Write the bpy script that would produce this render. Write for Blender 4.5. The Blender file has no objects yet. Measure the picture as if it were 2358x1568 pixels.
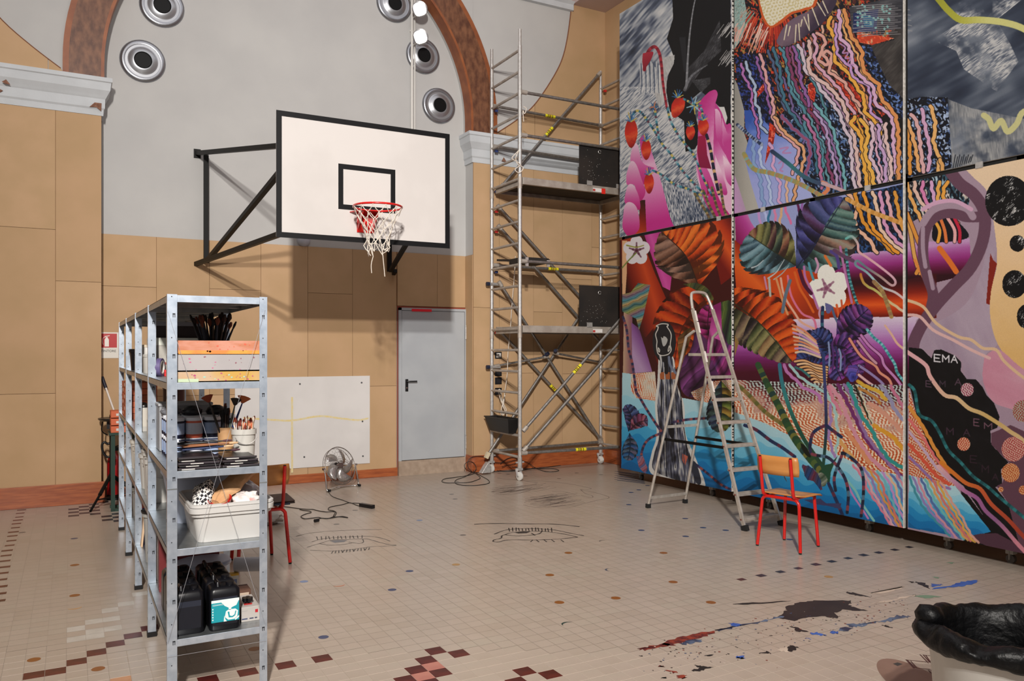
import bpy, bmesh, math, random
import numpy as np
from mathutils import Vector, Matrix
S = bpy.context.scene
COL = S.collection
rnd = random.Random(7)
# ---------------------------------------------------------------- camera
F_PX, CX, HY, CH, TH = 1861.0, 1179.0, 808.5, 1.711, 0.5002
cam_d = bpy.data.cameras.new('camera'); cam = bpy.data.objects.new('camera', cam_d); COL.objects.link(cam)
cam.location = (0, 0, CH); cam.rotation_euler = (math.pi / 2, 0, -TH)
cam_d.sensor_width = 36; cam_d.lens = F_PX / 2358 * 36; cam_d.shift_y = (HY - 784) / 2358
cam_d.clip_start = 0.05; cam_d.clip_end = 100
S.camera = cam
# ---------------------------------------------------------------- world, lights, exposure
w = bpy.data.worlds.new('world'); S.world = w; w.use_nodes = True
w.node_tree.nodes['Background'].inputs[0].default_value = (0.8, 0.85, 1, 1)
w.node_tree.nodes['Background'].inputs[1].default_value = 0.3
S.view_settings.view_transform = 'Standard'; S.view_settings.look = 'None'
S.view_settings.gamma = 1; S.view_settings.use_curve_mapping = False
S.view_settings.exposure = -0.24
def area_light(name, loc, target, size, size_y, power, color, spread=0):
    l = bpy.data.lights.new(name, 'AREA'); l.shape = 'RECTANGLE'; l.size = size; l.size_y = size_y
    l.energy = power; l.color = color
    if spread: l.spread = math.radians(spread)
    o = bpy.data.objects.new(name, l); COL.objects.link(o); o.location = loc
    o.rotation_euler = (Vector(target) - Vector(loc)).to_track_quat('-Z', 'Y').to_euler()
    return o
# two stacked work floodlights behind the camera, plus added soft fill lights behind, left and overhead
area_light('flood_light', (-1.22, -2.3, 6.0), (4.8, 9.5, 1.8), 0.30, 0.15, 275, (1, 0.95, 0.89), 95)
area_light('flood_light', (-1.22, -2.3, 5.36), (4.8, 9.5, 1.8), 0.30, 0.15, 275, (1, 0.95, 0.89), 95)
area_light('soft_fill', (2.0, -4.6, 3.6), (2.4, 6, 2.6), 6.5, 3.6, 55, (0.93, 0.97, 1))  # added fill from behind the camera, no window modelled
area_light('ceiling_fill', (2.4, 6.2, 7.85), (2.4, 6.2, 0), 6.0, 6.0, 135, (0.93, 0.97, 1))  # added overhead fill under the closed ceiling
area_light('soft_fill', (-4.2, 3.0, 3.8), (4, 6, 2.2), 5.0, 3.4, 25, (0.93, 0.97, 1))  # added fill from the left, no window modelled

# ---------------------------------------------------------------- picture -> plane measurements
FW = (math.sin(TH), math.cos(TH)); RT = (math.cos(TH), -math.sin(TH))
def ray(x, y):
    a = (x - CX) / F_PX
    return (FW[0] + RT[0] * a, FW[1] + RT[1] * a, (HY - y) / F_PX)
def FL(x, y, z=0.0):
    d = ray(x, y); t = (z - CH) / d[2]; return Vector((d[0] * t, d[1] * t, z))
def OY(x, y, Y):
    d = ray(x, y); t = Y / d[1]; return Vector((d[0] * t, Y, CH + d[2] * t))
def OX(x, y, X):
    d = ray(x, y); t = X / d[0]; return Vector((X, d[1] * t, CH + d[2] * t))

# ---------------------------------------------------------------- materials
def lin(c):
    if isinstance(c, str): c = tuple(int(c[i:i + 2], 16) for i in (0, 2, 4))
    return tuple(((v / 255) / 12.92 if v / 255 <= 0.04045 else ((v / 255 + 0.055) / 1.055) ** 2.4) for v in c) + (1.0,)
MC = {}
def mat(name, col, rough=0.6, metal=0.0, col2=None, scale=8.0, mix=(0.4, 0.6), bump=0.0, bscale=60.0, stretch=None,
        emit=None, estr=0.0, alpha=None, spec=0.5, trans=0.0, detail=4.0, coat=0.0, wood=False):
    if name in MC: return MC[name]
    m = bpy.data.materials.new(name); m.use_nodes = True; nt = m.node_tree; N = nt.nodes; L = nt.links
    b = N['Principled BSDF']
    b.inputs['Base Color'].default_value = lin(col); b.inputs['Roughness'].default_value = rough
    b.inputs['Metallic'].default_value = metal; b.inputs['Specular IOR Level'].default_value = spec
    if coat: b.inputs['Coat Weight'].default_value = coat
    if trans: b.inputs['Transmission Weight'].default_value = trans
    if alpha is not None: b.inputs['Alpha'].default_value = alpha
    if emit: b.inputs['Emission Color'].default_value = lin(emit); b.inputs['Emission Strength'].default_value = estr
    tc = None
    if col2 or bump:
        tc = N.new('ShaderNodeTexCoord'); mp = N.new('ShaderNodeMapping'); L.new(tc.outputs['Object'], mp.inputs[0])
        if stretch: mp.inputs['Scale'].default_value = stretch
    if col2:
        n = N.new('ShaderNodeTexNoise'); n.inputs['Scale'].default_value = scale; n.inputs['Detail'].default_value = detail
        L.new(mp.outputs[0], n.inputs['Vector'])
        r = N.new('ShaderNodeValToRGB'); r.color_ramp.elements[0].position = mix[0]; r.color_ramp.elements[1].position = mix[1]
        r.color_ramp.elements[0].color = lin(col); r.color_ramp.elements[1].color = lin(col2)
        L.new(n.outputs['Fac'], r.inputs[0]); L.new(r.outputs[0], b.inputs['Base Color'])
    if bump:
        n2 = N.new('ShaderNodeTexNoise'); n2.inputs['Scale'].default_value = bscale; n2.inputs['Detail'].default_value = 3
        L.new(mp.outputs[0], n2.inputs['Vector'])
        bp = N.new('ShaderNodeBump'); bp.inputs['Strength'].default_value = bump; bp.inputs['Distance'].default_value = 0.01
        L.new(n2.outputs['Fac'], bp.inputs['Height']); L.new(bp.outputs[0], b.inputs['Normal'])
    MC[name] = m
    return m
def flat(c, rough=0.55, metal=0.0):
    return mat('paint_' + c + ('_m' if metal else '') + str(int(rough * 100)), c, rough, metal)

ALU = mat('aluminium', 'C4C1BE', 0.36, 0.55, 'B4B1AE', 30, bump=0.03, bscale=200)
ALU2 = mat('aluminium_worn', 'B0A89F', 0.5, 0.35, 'A0968C', 9)
GALV = mat('galvanised_steel', 'C9D3E0', 0.32, 0.75, 'B4C0CF', 26, (0.35, 0.65))
GALV2 = mat('galvanised_shelf', 'AEB3B5', 0.34, 0.85, '959B9E', 18, (0.3, 0.7))
BLACKM = mat('black_metal', '0A0908', 0.5, 0.0, spec=0.2)
BLACKP = mat('black_plastic', '0D0D10', 0.35)
RUBBER = mat('black_rubber', '101010', 0.8)
WHITEP = mat('white_plastic', 'CFCDC8', 0.38)
CHROME = mat('chrome', 'D8D6D4', 0.15, 1.0)
REDP = mat('red_paint', 'C4140F', 0.28, coat=0.4)

# ---------------------------------------------------------------- mesh building
def frame_of(d):
    d = Vector(d).normalized(); u = Vector((0, 0, 1)) if abs(d.z) < 0.9 else Vector((1, 0, 0))
    a = d.cross(u).normalized(); return a, d.cross(a).normalized()
class MB:
    def __init__(s): s.v = []; s.f = []; s.m = []; s.mi = 0
    def add(s, vs, fs):
        o = len(s.v); s.v += [tuple(v) for v in vs]
        for f in fs: s.f.append(tuple(i + o for i in f)); s.m.append(s.mi)
        return s
    def box(s, lo, hi):
        x0, y0, z0 = lo; x1, y1, z1 = hi
        return s.add([(x0, y0, z0), (x1, y0, z0), (x1, y1, z0), (x0, y1, z0), (x0, y0, z1), (x1, y0, z1), (x1, y1, z1), (x0, y1, z1)],
                     [(0, 3, 2, 1), (4, 5, 6, 7), (0, 1, 5, 4), (1, 2, 6, 5), (2, 3, 7, 6), (3, 0, 4, 7)])
    def bar(s, p, q, w, h, up=(0, 0, 1)):
        p, q = Vector(p), Vector(q); d = (q - p).normalized(); up = Vector(up)
        if abs(d.dot(up)) > 0.95: up = Vector((1, 0, 0))
        a = d.cross(up).normalized() * (w / 2); b = a.cross(d).normalized() * (h / 2)
        vs = [c + sa * a + sb * b for c in (p, q) for sa, sb in ((-1, -1), (1, -1), (1, 1), (-1, 1))]
        return s.add(vs, [(0, 1, 2, 3), (7, 6, 5, 4), (0, 4, 5, 1), (1, 5, 6, 2), (2, 6, 7, 3), (3, 7, 4, 0)])
    def tube(s, pts, r, n=10, closed=False, cap=True):
        pts = [Vector(p) for p in pts]; k = len(pts); rs = r if isinstance(r, (list, tuple)) else [r] * k
        vs = []; a = None
        for i, p in enumerate(pts):
            if closed: d = pts[(i + 1) % k] - pts[i - 1]
            else: d = pts[min(i + 1, k - 1)] - pts[max(i - 1, 0)]
            d = d.normalized() if d.length > 1e-9 else Vector((0, 0, 1))
            if a is None: a, b = frame_of(d)
            else:
                a = (a - d * a.dot(d)); a = a.normalized() if a.length > 1e-6 else frame_of(d)[0]; b = d.cross(a)
            for j in range(n):
                t = 2 * math.pi * j / n; vs.append(p + (a * math.cos(t) + b * math.sin(t)) * rs[i])
        fs = []
        for i in range(k if closed else k - 1):
            i2 = (i + 1) % k
            for j in range(n):
                j2 = (j + 1) % n; fs.append((i * n + j, i * n + j2, i2 * n + j2, i2 * n + j))
        if not closed and cap: fs += [tuple(range(n - 1, -1, -1)), tuple((k - 1) * n + j for j in range(n))]
        return s.add(vs, fs)
    def cyl(s, p, q, r, n=16, r2=None): return s.tube([p, q], [r, r if r2 is None else r2], n)
    def lathe(s, prof, c=(0, 0, 0), n=24, axis=(0, 0, 1), sx=1.0, sy=1.0):
        ax = Vector(axis).normalized(); a, b = frame_of(ax)
        if abs(ax.z) > 0.99: a, b = Vector((1, 0, 0)), Vector((0, 1, 0)) * (1 if ax.z > 0 else -1)
        c = Vector(c); vs = []; fs = []
        for r, h in prof:
            for j in range(n):
                t = 2 * math.pi * j / n; vs.append(c + ax * h + a * (r * sx * math.cos(t)) + b * (r * sy * math.sin(t)))
        for i in range(len(prof) - 1):
            for j in range(n):
                j2 = (j + 1) % n; fs.append((i * n + j, i * n + j2, (i + 1) * n + j2, (i + 1) * n + j))
        if prof[0][0] > 1e-5: fs.append(tuple(range(n - 1, -1, -1)))
        if prof[-1][0] > 1e-5: fs.append(tuple((len(prof) - 1) * n + j for j in range(n)))
        return s.add(vs, fs)
    def prism(s, poly, off):
        poly = [Vector(p) for p in poly]; off = Vector(off); n = len(poly)
        return s.add(poly + [p + off for p in poly], [tuple(range(n - 1, -1, -1)), tuple(range(n, 2 * n))] +
                     [(i, (i + 1) % n, n + (i + 1) % n, n + i) for i in range(n)])
    def rbox(s, lo, hi, r, seg=4):      # box with rounded vertical corners
        x0, y0, z0 = lo; x1, y1, z1 = hi; pl = []
        for cx, cy, a0 in ((x1 - r, y1 - r, 0), (x0 + r, y1 - r, 90), (x0 + r, y0 + r, 180), (x1 - r, y0 + r, 270)):
            for k in range(seg + 1):
                t = math.radians(a0 + 90 * k / seg); pl.append((cx + r * math.cos(t), cy + r * math.sin(t), z0))
        return s.prism(pl, (0, 0, z1 - z0))
def obj(name, mb, m, parent=None, smooth=None, bevel=0.0, label=None, kind=None):
    me = bpy.data.meshes.new(name); off = Vector((0, 0, 0)); p = parent
    while p: off += p.location; p = p.parent
    me.from_pydata([tuple(Vector(v) - off) for v in mb.v], [], mb.f)
    ms = m if isinstance(m, (list, tuple)) else [m]
    for k in ms: me.materials.append(k)
    if len(ms) > 1: me.polygons.foreach_set('material_index', mb.m)
    bm = bmesh.new(); bm.from_mesh(me); bmesh.ops.recalc_face_normals(bm, faces=bm.faces); bm.to_mesh(me); bm.free()
    if smooth is not None:
        me.shade_smooth(); me.set_sharp_from_angle(angle=math.radians(smooth))
    o = bpy.data.objects.new(name, me); COL.objects.link(o)
    if bevel:
        b = o.modifiers.new('bevel', 'BEVEL'); b.width = bevel; b.segments = 2; b.limit_method = 'ANGLE'
    if parent: o.parent = parent
    if label: o['label'] = label
    if kind: o['kind'] = kind
    return o
def thing(name, label, cat, loc=(0, 0, 0), rz=0.0, group=None):
    o = bpy.data.objects.new(name, None); COL.objects.link(o); o.location = loc; o.rotation_euler.z = rz
    o.empty_display_size = 0.05; o['label'] = label; o['category'] = cat
    if group: o['group'] = group
    return o
def tag(o, label, cat, group=None):
    o['label'] = label; o['category'] = cat
    if group: o['group'] = group
    return o
def dup(root, loc, rz=None, label=None, group=None, name=None):
    def cp(o, par):
        c = o.copy(); COL.objects.link(c); c.parent = par
        for ch in [k for k in o.children]: cp(ch, c)
        return c
    r = cp(root, None); r.location = loc
    if name: r.name = name
    if rz is not None: r.rotation_euler.z = rz
    if label: r['label'] = label
    if group: r['group'] = group
    return r
def arc(c, r, a0, a1, n, plane='xy'):
    out = []
    for k in range(n + 1):
        t = math.radians(a0 + (a1 - a0) * k / n); u, v = r * math.cos(t), r * math.sin(t)
        out.append({'xy': (c[0] + u, c[1] + v, c[2]), 'xz': (c[0] + u, c[1], c[2] + v), 'yz': (c[0], c[1] + u, c[2] + v)}[plane])
    return out
def smoothpts(pts, n=6):
    pts = [Vector(p) for p in pts]; out = []
    for i in range(len(pts) - 1):
        p0 = pts[max(i - 1, 0)]; p1 = pts[i]; p2 = pts[i + 1]; p3 = pts[min(i + 2, len(pts) - 1)]
        for k in range(n):
            t = k / n
            out.append(0.5 * ((2 * p1) + (p2 - p0) * t + (2 * p0 - 5 * p1 + 4 * p2 - p3) * t * t + (3 * p1 - p0 - 3 * p2 + p3) * t ** 3))
    out.append(pts[-1]); return out
# ================================================================ SETTING
YP, YW, XR = 10.28, 10.52, 7.26            # pier face, recessed wall, right wall
XL, YB, ZC = -4.6, -5.2, 7.9
PX0, PX1 = 0.31, 4.99                       # recess between the piers
ZS = 6.94
TAN = mat('fibreboard', 'BA9874', 0.75, 0, 'AF906A', 3.0, (0.3, 0.7), bump=0.03, bscale=260)
TAN2 = mat('fibreboard_b', 'BD9B77', 0.75, 0, 'B2926C', 2.4, (0.3, 0.7), bump=0.03, bscale=260)
TAN3 = mat('fibreboard_c', 'B69470', 0.75, 0, 'AC8D67', 2.0, (0.3, 0.7), bump=0.03, bscale=260)
TANB = mat('board_joint', '85603F', 0.9)
PLAS = mat('white_plaster', 'B9B8B6', 0.8, 0, 'B0AFAE', 1.5, (0.3, 0.7), bump=0.05, bscale=30)
CORN = mat('cornice_plaster', 'C2C6CA', 0.7, 0, 'B7BBBF', 4, (0.3, 0.7), bump=0.08, bscale=40)
WOODB = mat('baseboard_wood', 'A65A30', 0.42, 0, '8A4423', 5.0, (0.35, 0.65), stretch=(1, 1, 9), coat=0.2)
MARB = mat('painted_marble', '54301F', 0.5, 0, '7C5238', 16.0, (0.36, 0.66), stretch=(1, 1, .5), detail=9)
MARBO = mat('painted_marble_edge', '95562F', 0.5, 0, '7A4225', 7, (0.3, 0.7))
def joined(name, mb, m, **k): return obj(name, mb, m, kind='structure', **k)

# back wall: recessed plaster wall, pier face with the arch cut out
wb = MB()
wb.box((PX0 - 0.6, YW, 0), (PX1 + 0.6, YW + 0.2, ZC))
AC, AZ, RI, RO = 2.645, 4.95, 2.31, 2.72
def archz(x):
    d = RI * RI - (x - AC) ** 2
    return AZ + math.sqrt(max(d, 0))
wb.box((PX0 - .001, YP, 4.78), (AC - RI, YW, AZ)); wb.box((AC + RI, YP, 4.78), (PX1 + .001, YW, AZ)); wb.box((XL, YP, 0), (PX0, YW, ZC)); wb.box((PX1, YP, 0), (XR, YW, ZC))
N = 48
for k in range(-1, N + 1):
    x0 = AC - RI * math.cos(math.pi * max(k, 0) / N) if k >= 0 else PX0 - .001; x1 = AC - RI * math.cos(math.pi * (k + 1) / N) if k < N else PX1 + .001
    if abs(x1 - x0) < 1e-4: continue
    z0, z1 = archz(x0), archz(x1)
    wb.add([(x0, YP, z0), (x1, YP, z1), (x1, YP, ZC), (x0, YP, ZC), (x0, YW, z0), (x1, YW, z1)], [(0, 1, 2, 3), (0, 4, 5, 1)])
wall_back = joined('wall_back', wb, PLAS)
# archivolt (brown marbled band) and its soffit
ar = MB(); NA = 64
for k in range(NA):
    t0 = math.pi * k / NA; t1 = math.pi * (k + 1) / NA
    def P(r, t, y): return (AC + r * math.cos(t), y, AZ + r * math.sin(t))
    for (ra, rb, mi) in ((RI - 0.004, RI + 0.03, 1), (RI + 0.03, RO - 0.06, 0), (RO - 0.06, RO, 1)):
        ar.mi = mi
        ya = YP - 0.028
        ar.add([P(ra, t0, ya), P(rb, t0, ya), P(rb, t1, ya), P(ra, t1, ya)], [(0, 1, 2, 3)])
    ar.mi = 1
    ar.add([P(RI - 0.004, t0, YP - 0.028), P(RI - 0.004, t1, YP - 0.028), P(RI - 0.004, t1, YW - 0.06), P(RI - 0.004, t0, YW - 0.06)], [(0, 1, 2, 3)])
    ar.add([P(RO, t0, YP - 0.028), P(RO, t1, YP - 0.028), P(RO, t1, YP), P(RO, t0, YP)], [(0, 1, 2, 3)])
for sg in (-1, 1):
    for ra, rb, mi in ((RI - .004, RI + .03, 1), (RI + .03, RO - .06, 0), (RO - .06, RO, 1)):
        ar.mi = mi; xa, xb = AC + sg * ra, AC + sg * rb
        ar.add([(xa, YP - .028, 4.78), (xb, YP - .028, 4.78), (xb, YP - .028, AZ), (xa, YP - .028, AZ)], [(0, 1, 2, 3)])
    ar.mi = 1; xa = AC + sg * (RI - .004); xb = AC + sg * RO
    ar.add([(xa, YP - .028, 4.78), (xa, YW - .06, 4.78), (xa, YW - .06, AZ), (xa, YP - .028, AZ)], [(0, 1, 2, 3)]); ar.add([(xb, YP - .028, 4.78), (xb, YP, 4.78), (xb, YP, AZ), (xb, YP - .028, AZ)], [(0, 1, 2, 3)])
joined('trim_1', ar, [MARB, MARBO], label='brown marbled arch band around the recessed white wall')
# cornices at the springing of the arch (profile swept along the pier and round the return)
prof = [(0.0, 4.375), (0.03, 4.375), (0.035, 4.44), (0.055, 4.46), (0.06, 4.56), (0.075, 4.575), (0.095, 4.60), (0.14, 4.65), (0.15, 4.70), (0.155, 4.735), (0.175, 4.745), (0.175, 4.79), (0.0, 4.80)]
def cornice(name, side):
    c = MB(); n = len(prof)
    sg = 1 if side == 'L' else -1; xe = PX0 if side == 'L' else PX1; xo = XL if side == 'L' else XR
    rows = []
    for p, z in prof:
        p *= .62
        rows.append([(xo, YP - p, z), (xe + sg * p, YP - p, z), (xe + sg * p, YW, z)])
    vs = [q for r in rows for q in r]; fs = []
    for i in range(n - 1):
        for j in range(2): fs.append((i * 3 + j, i * 3 + j + 1, (i + 1) * 3 + j + 1, (i + 1) * 3 + j))
    c.add(vs, fs); return joined(name, c, CORN)
cl = cornice('trim_2', 'L'); cr = cornice('trim_3', 'R')
CHIP = mat('bare_brick', '8A6350', 0.9, 0, '6E4A3A', 30)
def chip(pts, y, par):
    pp = [OY(a, b, y) for a, b in pts]
    m = MB().prism(pp, (0, -0.004, 0)); obj('broken_patch', m, CHIP, par, label='brown chipped patch where the plaster is broken')
chip([(4, 188), (14, 183), (24, 195), (12, 193)], YP - 0.097, cl)
chip([(0, 205), (7, 209), (0, 213)], YP - 0.045, cl)
chip([(206, 246), (218, 236), (234, 238), (233, 256), (222, 247)], YP - 0.042, cl)
chip([(1155, 371), (1160, 362), (1166, 373)], YP - 0.042, cr)
# panels of fibreboard: every sheet one part
joint = {}
def sheet(poly, y, name='panel', th=0.012, k=0, par=None):
    m = MB().prism(poly, (0, -th, 0))
    return obj(name, m, (TAN, TAN2, TAN3)[k % 3], par or wall_back)
G = 0.002
def rect(x0, x1, z0, z1, y, k, axis='y'):
    return sheet([(x0 + G, y, z0 + G), (x1 - G, y, z0 + G), (x1 - G, y, z1 - G), (x0 + G, y, z1 - G)], y, k=k)
# dark backing behind the sheets so that the joints read
bk = MB(); bk.box((PX0, YW - 0.004, 0.10), (3.94, YW, 3.075)); bk.box((3.94, YW - 0.004, 2.33), (PX1, YW, 3.075))
bk.box((XL, YP - 0.004, 0.2), (PX0, YP, 4.38)); bk.box((PX1, YP - 0.004, 0.2), (XR, YP, 4.38)); bk.box((PX1 - 0.004, YP, 0.1), (PX1, YW - 0.01, 3.075))
obj('joint_backing', bk, TANB, wall_back)
cols = [(PX0, .903, [.11, 2.471, 3.075]), (.903, 1.502, [.11, 1.17, 3.075]), (1.502, 2.117, [.11, 1.17, 2.479, 3.075]), (2.117, 2.712, [.11, 3.075]),
        (2.712, 3.312, [.11, 2.471, 3.075]), (3.312, 3.932, [.11, 1.237, 3.075]), (3.945, 4.541, [2.335, 3.075]), (4.541, PX1, [2.335, 3.075])]
kk = 0
for x0, x1, zs in cols:
    for a, b in zip(zs, zs[1:]): rect(x0, x1, a, b, YW - 0.004, kk); kk += 1
XS = OY(128, 600, YP).x
for x0, x1, zs in [(-3.1, -1.9, [.23, 2.0, 4.375]), (-1.9, XS - 0.62 - 0.0, [.23, 1.6, 3.0, 4.375]), (XS - 0.62, XS, [.23, 1.245, 3.055, 4.375]), (XS, PX0, [.23, 2.49, 4.375]),
                   (PX1, 5.40, [.23, 2.33, 4.375]), (5.40, 5.97, [.23, 1.39, 2.86, 4.375]), (5.97, 6.47, [.23, 2.29, 4.375]), (6.47, 7.0, [.23, 1.37, 2.8, 4.375]), (7.0, XR, [.23, 3.3, 4.375])]:
    for a, b in zip(zs, zs[1:]): rect(x0, x1, a, b, YP - 0.004, kk); kk += 1
# sheet on the return of the right pier
m = MB().prism([(PX1 - .004, YP - .01, .1), (PX1 - .004, YW - .02, .1), (PX1 - .004, YW - .02, 3.07), (PX1 - .004, YP - .01, 3.07)], (-0.012, 0, 0))
obj('panel', m, TAN3, wall_back)
# sheets above the cornice, cut along the curve
arcR = [(5.384, 4.85), (5.66, 5.045), (5.931, 5.272), (6.146, 5.541), (6.373, 5.894), (6.49, 6.15), (6.565, 6.449), (6.619, 6.799), (6.63, 6.94)]
arcR = [(p.x, p.y) for p in smoothpts([(a, b, 0) for a, b in arcR], 4)]
def cutpanel(x0, x1, k, mirror=False):
    lo = [(x, z) for x, z in arcR if x0 < x < x1]
    def zat(x):
        for (a, b), (c, d) in zip(arcR, arcR[1:]):
            if a <= x <= c: return b + (d - b) * (x - a) / max(c - a, 1e-6)
        return 6.94 if x > 6 else 4.81
    pl = [(x0, 4.81), (x1, 4.81), (x1, zat(x1))] + lo[::-1] + ([(x0, zat(x0))] if zat(x0) > 4.83 else [])
    if mirror: pl = [(2 * AC - x, z) for x, z in pl]
    sheet([(x, YP - .001, z) for x, z in pl], YP, k=k)
cutpanel(5.36, 5.5, 0); cutpanel(5.507, 5.99, 1); cutpanel(5.997, XR, 2)
cutpanel(5.36, 5.5, 0, True); cutpanel(5.507, 6.45, 1, True); cutpanel(6.457, 7.26, 2, True)
edge = MB().tube([(x, YP - .012, z) for x, z in arcR], 0.008, 6)
obj('curved_edge', edge, mat('edge_brown', '7A4A30', 0.7), wall_back)
edge = MB().tube([(2 * AC - x, YP - .012, z) for x, z in arcR], 0.006, 6)
obj('curved_edge', edge, mat('edge_brown', '7A4A30', 0.7), wall_back)
# white moulding high on the right
ml = MB().prism([(5.2, YP - 0.0, 6.83), (5.2, YP - .05, 6.84), (5.2, YP - .05, 6.92), (5.2, YP - .09, 6.96), (5.2, YP, 6.97)], (1.45, 0, 0))
joined('trim_4', ml, CORN, label='short white moulding under the ceiling')
# right wall, left wall, front wall behind the camera, ceiling
rw = MB().box((XR, YB, 0), (XR + .2, YW + .2, ZC)); wall_right = joined('wall_right', rw, TAN)
y = YP
while y > 2.0:
    for a, b in ((.23, 2.3), (2.3, 4.7), (4.7, 6.94)):
        obj('panel', MB().box((XR - .012, y - .62 + G, a + G), (XR - .001, y - G, b - G)), (TAN, TAN2, TAN3)[kk % 3], wall_right); kk += 1
    y -= .62
joined('wall_left', MB().box((XL - .2, YB, 0), (XL, YW, ZC)), PLAS)
joined('wall_front', MB().box((XL, YB - .2, 0), (XR, YB, ZC)), PLAS)
cm = MB().box((XL, YB, ZC), (XR, YW, ZC + .2)); cm.box((6.65, YB, ZS), (XR, YP, ZC))
joined('ceiling', cm, mat('ceiling_paint', 'C4AFAA', 0.85, 0, 'BCA6A0', 1.2))
# skirtings
def base(name, p, q, h, par=None, th=0.03, m=WOODB):
    return joined(name, MB().box(p, q), m, bevel=0.004)
base('baseboard_back', (PX0, YW - .03, 0), (3.945, YW, .113), 0)
base('baseboard_left', (XL, YP - .035, 0), (PX0 + .035, YP, .235), 0)
base('baseboard_right', (PX1 - .035, YP - .035, 0), (XR, YP, .235), 0)
base('baseboard_1', (PX1 - .035, YP, 0), (PX1, YW - .07, .235), 0)
base('baseboard_2', (XR - .035, YB, 0), (XR, YP - .036, .235), 0)
# door with its stone threshold
STONE = mat('threshold_stone', 'A99684', 0.55, 0, '93806F', 14, (0.3, 0.7))
joined('trim_5', MB().box((3.95, YW - .07, 0), (PX1, YW - .001, .2)), STONE, label='pale marble threshold step under the grey door')
DOOR = mat('door_grey_paint', 'A7ABAF', 0.5, 0, 'A0A4A9', 2)
door = joined('door_1', MB().box((4.0, YW - .045, .207), (4.95, YW - .002, 2.27)), DOOR, bevel=0.003, label='grey painted steel door')
fr = MB()
fr.box((3.955, YW - .05, .2), (3.995, YW - .001, 2.31)); fr.box((3.955, YW - .05, 2.275), (PX1 - .018, YW - .001, 2.31)); fr.box((4.955, YW - .05, .2), (PX1 - .018, YW - .001, 2.275))
obj('door_frame', fr, DOOR, door)
obj('door_edge_strip', MB().box((3.945, YW - .02, .11), (3.954, YW - .001, 2.33)).box((3.954, YW - .02, 2.311), (PX1, YW - .001, 2.33)), mat('red_brown_edge', '8E3A22', 0.6), door)
a = OY(948, 711, YW - .05); b = OY(994, 718, YW - .05)
obj('red_tape', MB().box((a.x, YW - .053, b.z), (b.x, YW - .0495, a.z)), flat('E3182C', 0.5), door, label='strip of red tape on the door head')
hd = MB().rbox((0, 0, 0), (.035, .17, .008), .012)
m = MB(); hx, hz = 4.07, 1.255
pl = [(hx - .022, hz - .1), (hx + .022, hz - .1), (hx + .022, hz + .07), (hx - .022, hz + .07)]
hh = obj('handle_plate', MB().prism([(x, YW - .0455, z) for x, z in pl], (0, -.008, 0)), BLACKP, door, bevel=0.004)
obj('lever', MB().tube([(hx, YW - .05, hz + .04), (hx, YW - .1, hz + .04), (hx + .02, YW - .105, hz + .04), (hx + .13, YW - .105, hz + .04)], .0095, 8), BLACKP, hh, smooth=50)
obj('keyhole', MB().cyl((hx, YW - .054, hz - .05), (hx, YW - .056, hz - .05), .011, 10), CHROME, hh)
for z in (1.98, .42):
    hi = MB(); hi.cyl((4.965, YW - .06, z - .1), (4.965, YW - .06, z + .08), .011, 8); hi.cyl((4.965, YW - .06, z + .083), (4.965, YW - .06, z + .1), .009, 8)
    obj('hinge', hi, ALU, door, smooth=50)

# ---------------------------------------------------------------- floor: tile grid measured from the photograph (10 cm)
GX, GY, TP = -0.019, 0.0103, 0.1
FT = [mat('tile_beige', 'AEA093', 0.3, 0, 'A7998B', 2.2, (0.3, 0.7), bump=0.012, bscale=45), mat('tile_beige_b', 'B1A396', 0.3, 0, 'A99B8E', 2.0, (0.3, 0.7), bump=0.012, bscale=45),
      mat('tile_beige_c', 'ABA092', 0.31, 0, 'AF9F92', 2.0, (0.3, 0.7), bump=0.012, bscale=45)]
TRED = mat('tile_oxblood', '3F100F', 0.3, 0, '5A1A16', 14, (0.35, 0.65))
TPINK = mat('tile_pink', 'B5786A', 0.35, 0, 'AC6E62', 9)
TPALE = mat('tile_pale', 'C3BDB4', 0.35, 0, 'BAB3A9', 9)
TDARK = mat('tile_navy', '23242C', 0.35, 0, '33313A', 20)
TORA = mat('tile_peach', 'C08D68', 0.4, 0, 'B58361', 9)
FM = FT + [TRED, TPINK, TPALE, TDARK, TORA]
special = {}
def ti(x, y):
    p = FL(x, y); return (math.floor((p.x - GX) / TP), math.floor((p.y - GY) / TP))
z7 = lambda pts, x0, y0, s: [(x0 + a / s, y0 + b / s) for a, b in pts]
for p in z7([(1125, 978), (1275, 993), (1070, 1035), (1003, 1097), (1165, 1115), (1700, 1107), (1880, 1128), (1090, 1165), (930, 1165), (1670, 1165)], 600, 1150, 2.807): special[ti(*p)] = 3
for p in z7([(1120, 1070), (1055, 1140)], 600, 1150, 2.807): special[ti(*p)] = 4
for p in z7([(240, 1545), (565, 1405), (715, 1340), (850, 1278), (980, 1218), (1065, 1163), (410, 1485)], 0, 1080, 3.214): special[ti(*p)] = 3
for p in [(656, 1528), (741, 1512), (575, 1545), (480, 1562)]: special[ti(*p)] = 3
for p in z7([(935, 1010), (820, 1058), (828, 1125), (835, 1195), (695, 1110), (700, 1180), (705, 1250), (560, 1165), (565, 1245), (1040, 935)], 0, 1080, 3.214): special[ti(*p)] = 5
for p in z7([(890, 1540)], 0, 1080, 3.214): special[ti(*p)] = 7
marks = []
for j, yy in enumerate([282, 303, 327, 355, 378, 404, 434, 466, 495, 530, 565, 603, 640, 680, 725, 770, 818, 870, 922, 975]):
    xx = [165, 160, 150, 143, 132, 122, 115, 100, 92, 85, 72, 53, 45, 38, 30, 18, 10, 4, -2, -8][j]
    marks.append((xx / 3.214, 1080 + yy / 3.214, TRED, .082, .056))
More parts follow.
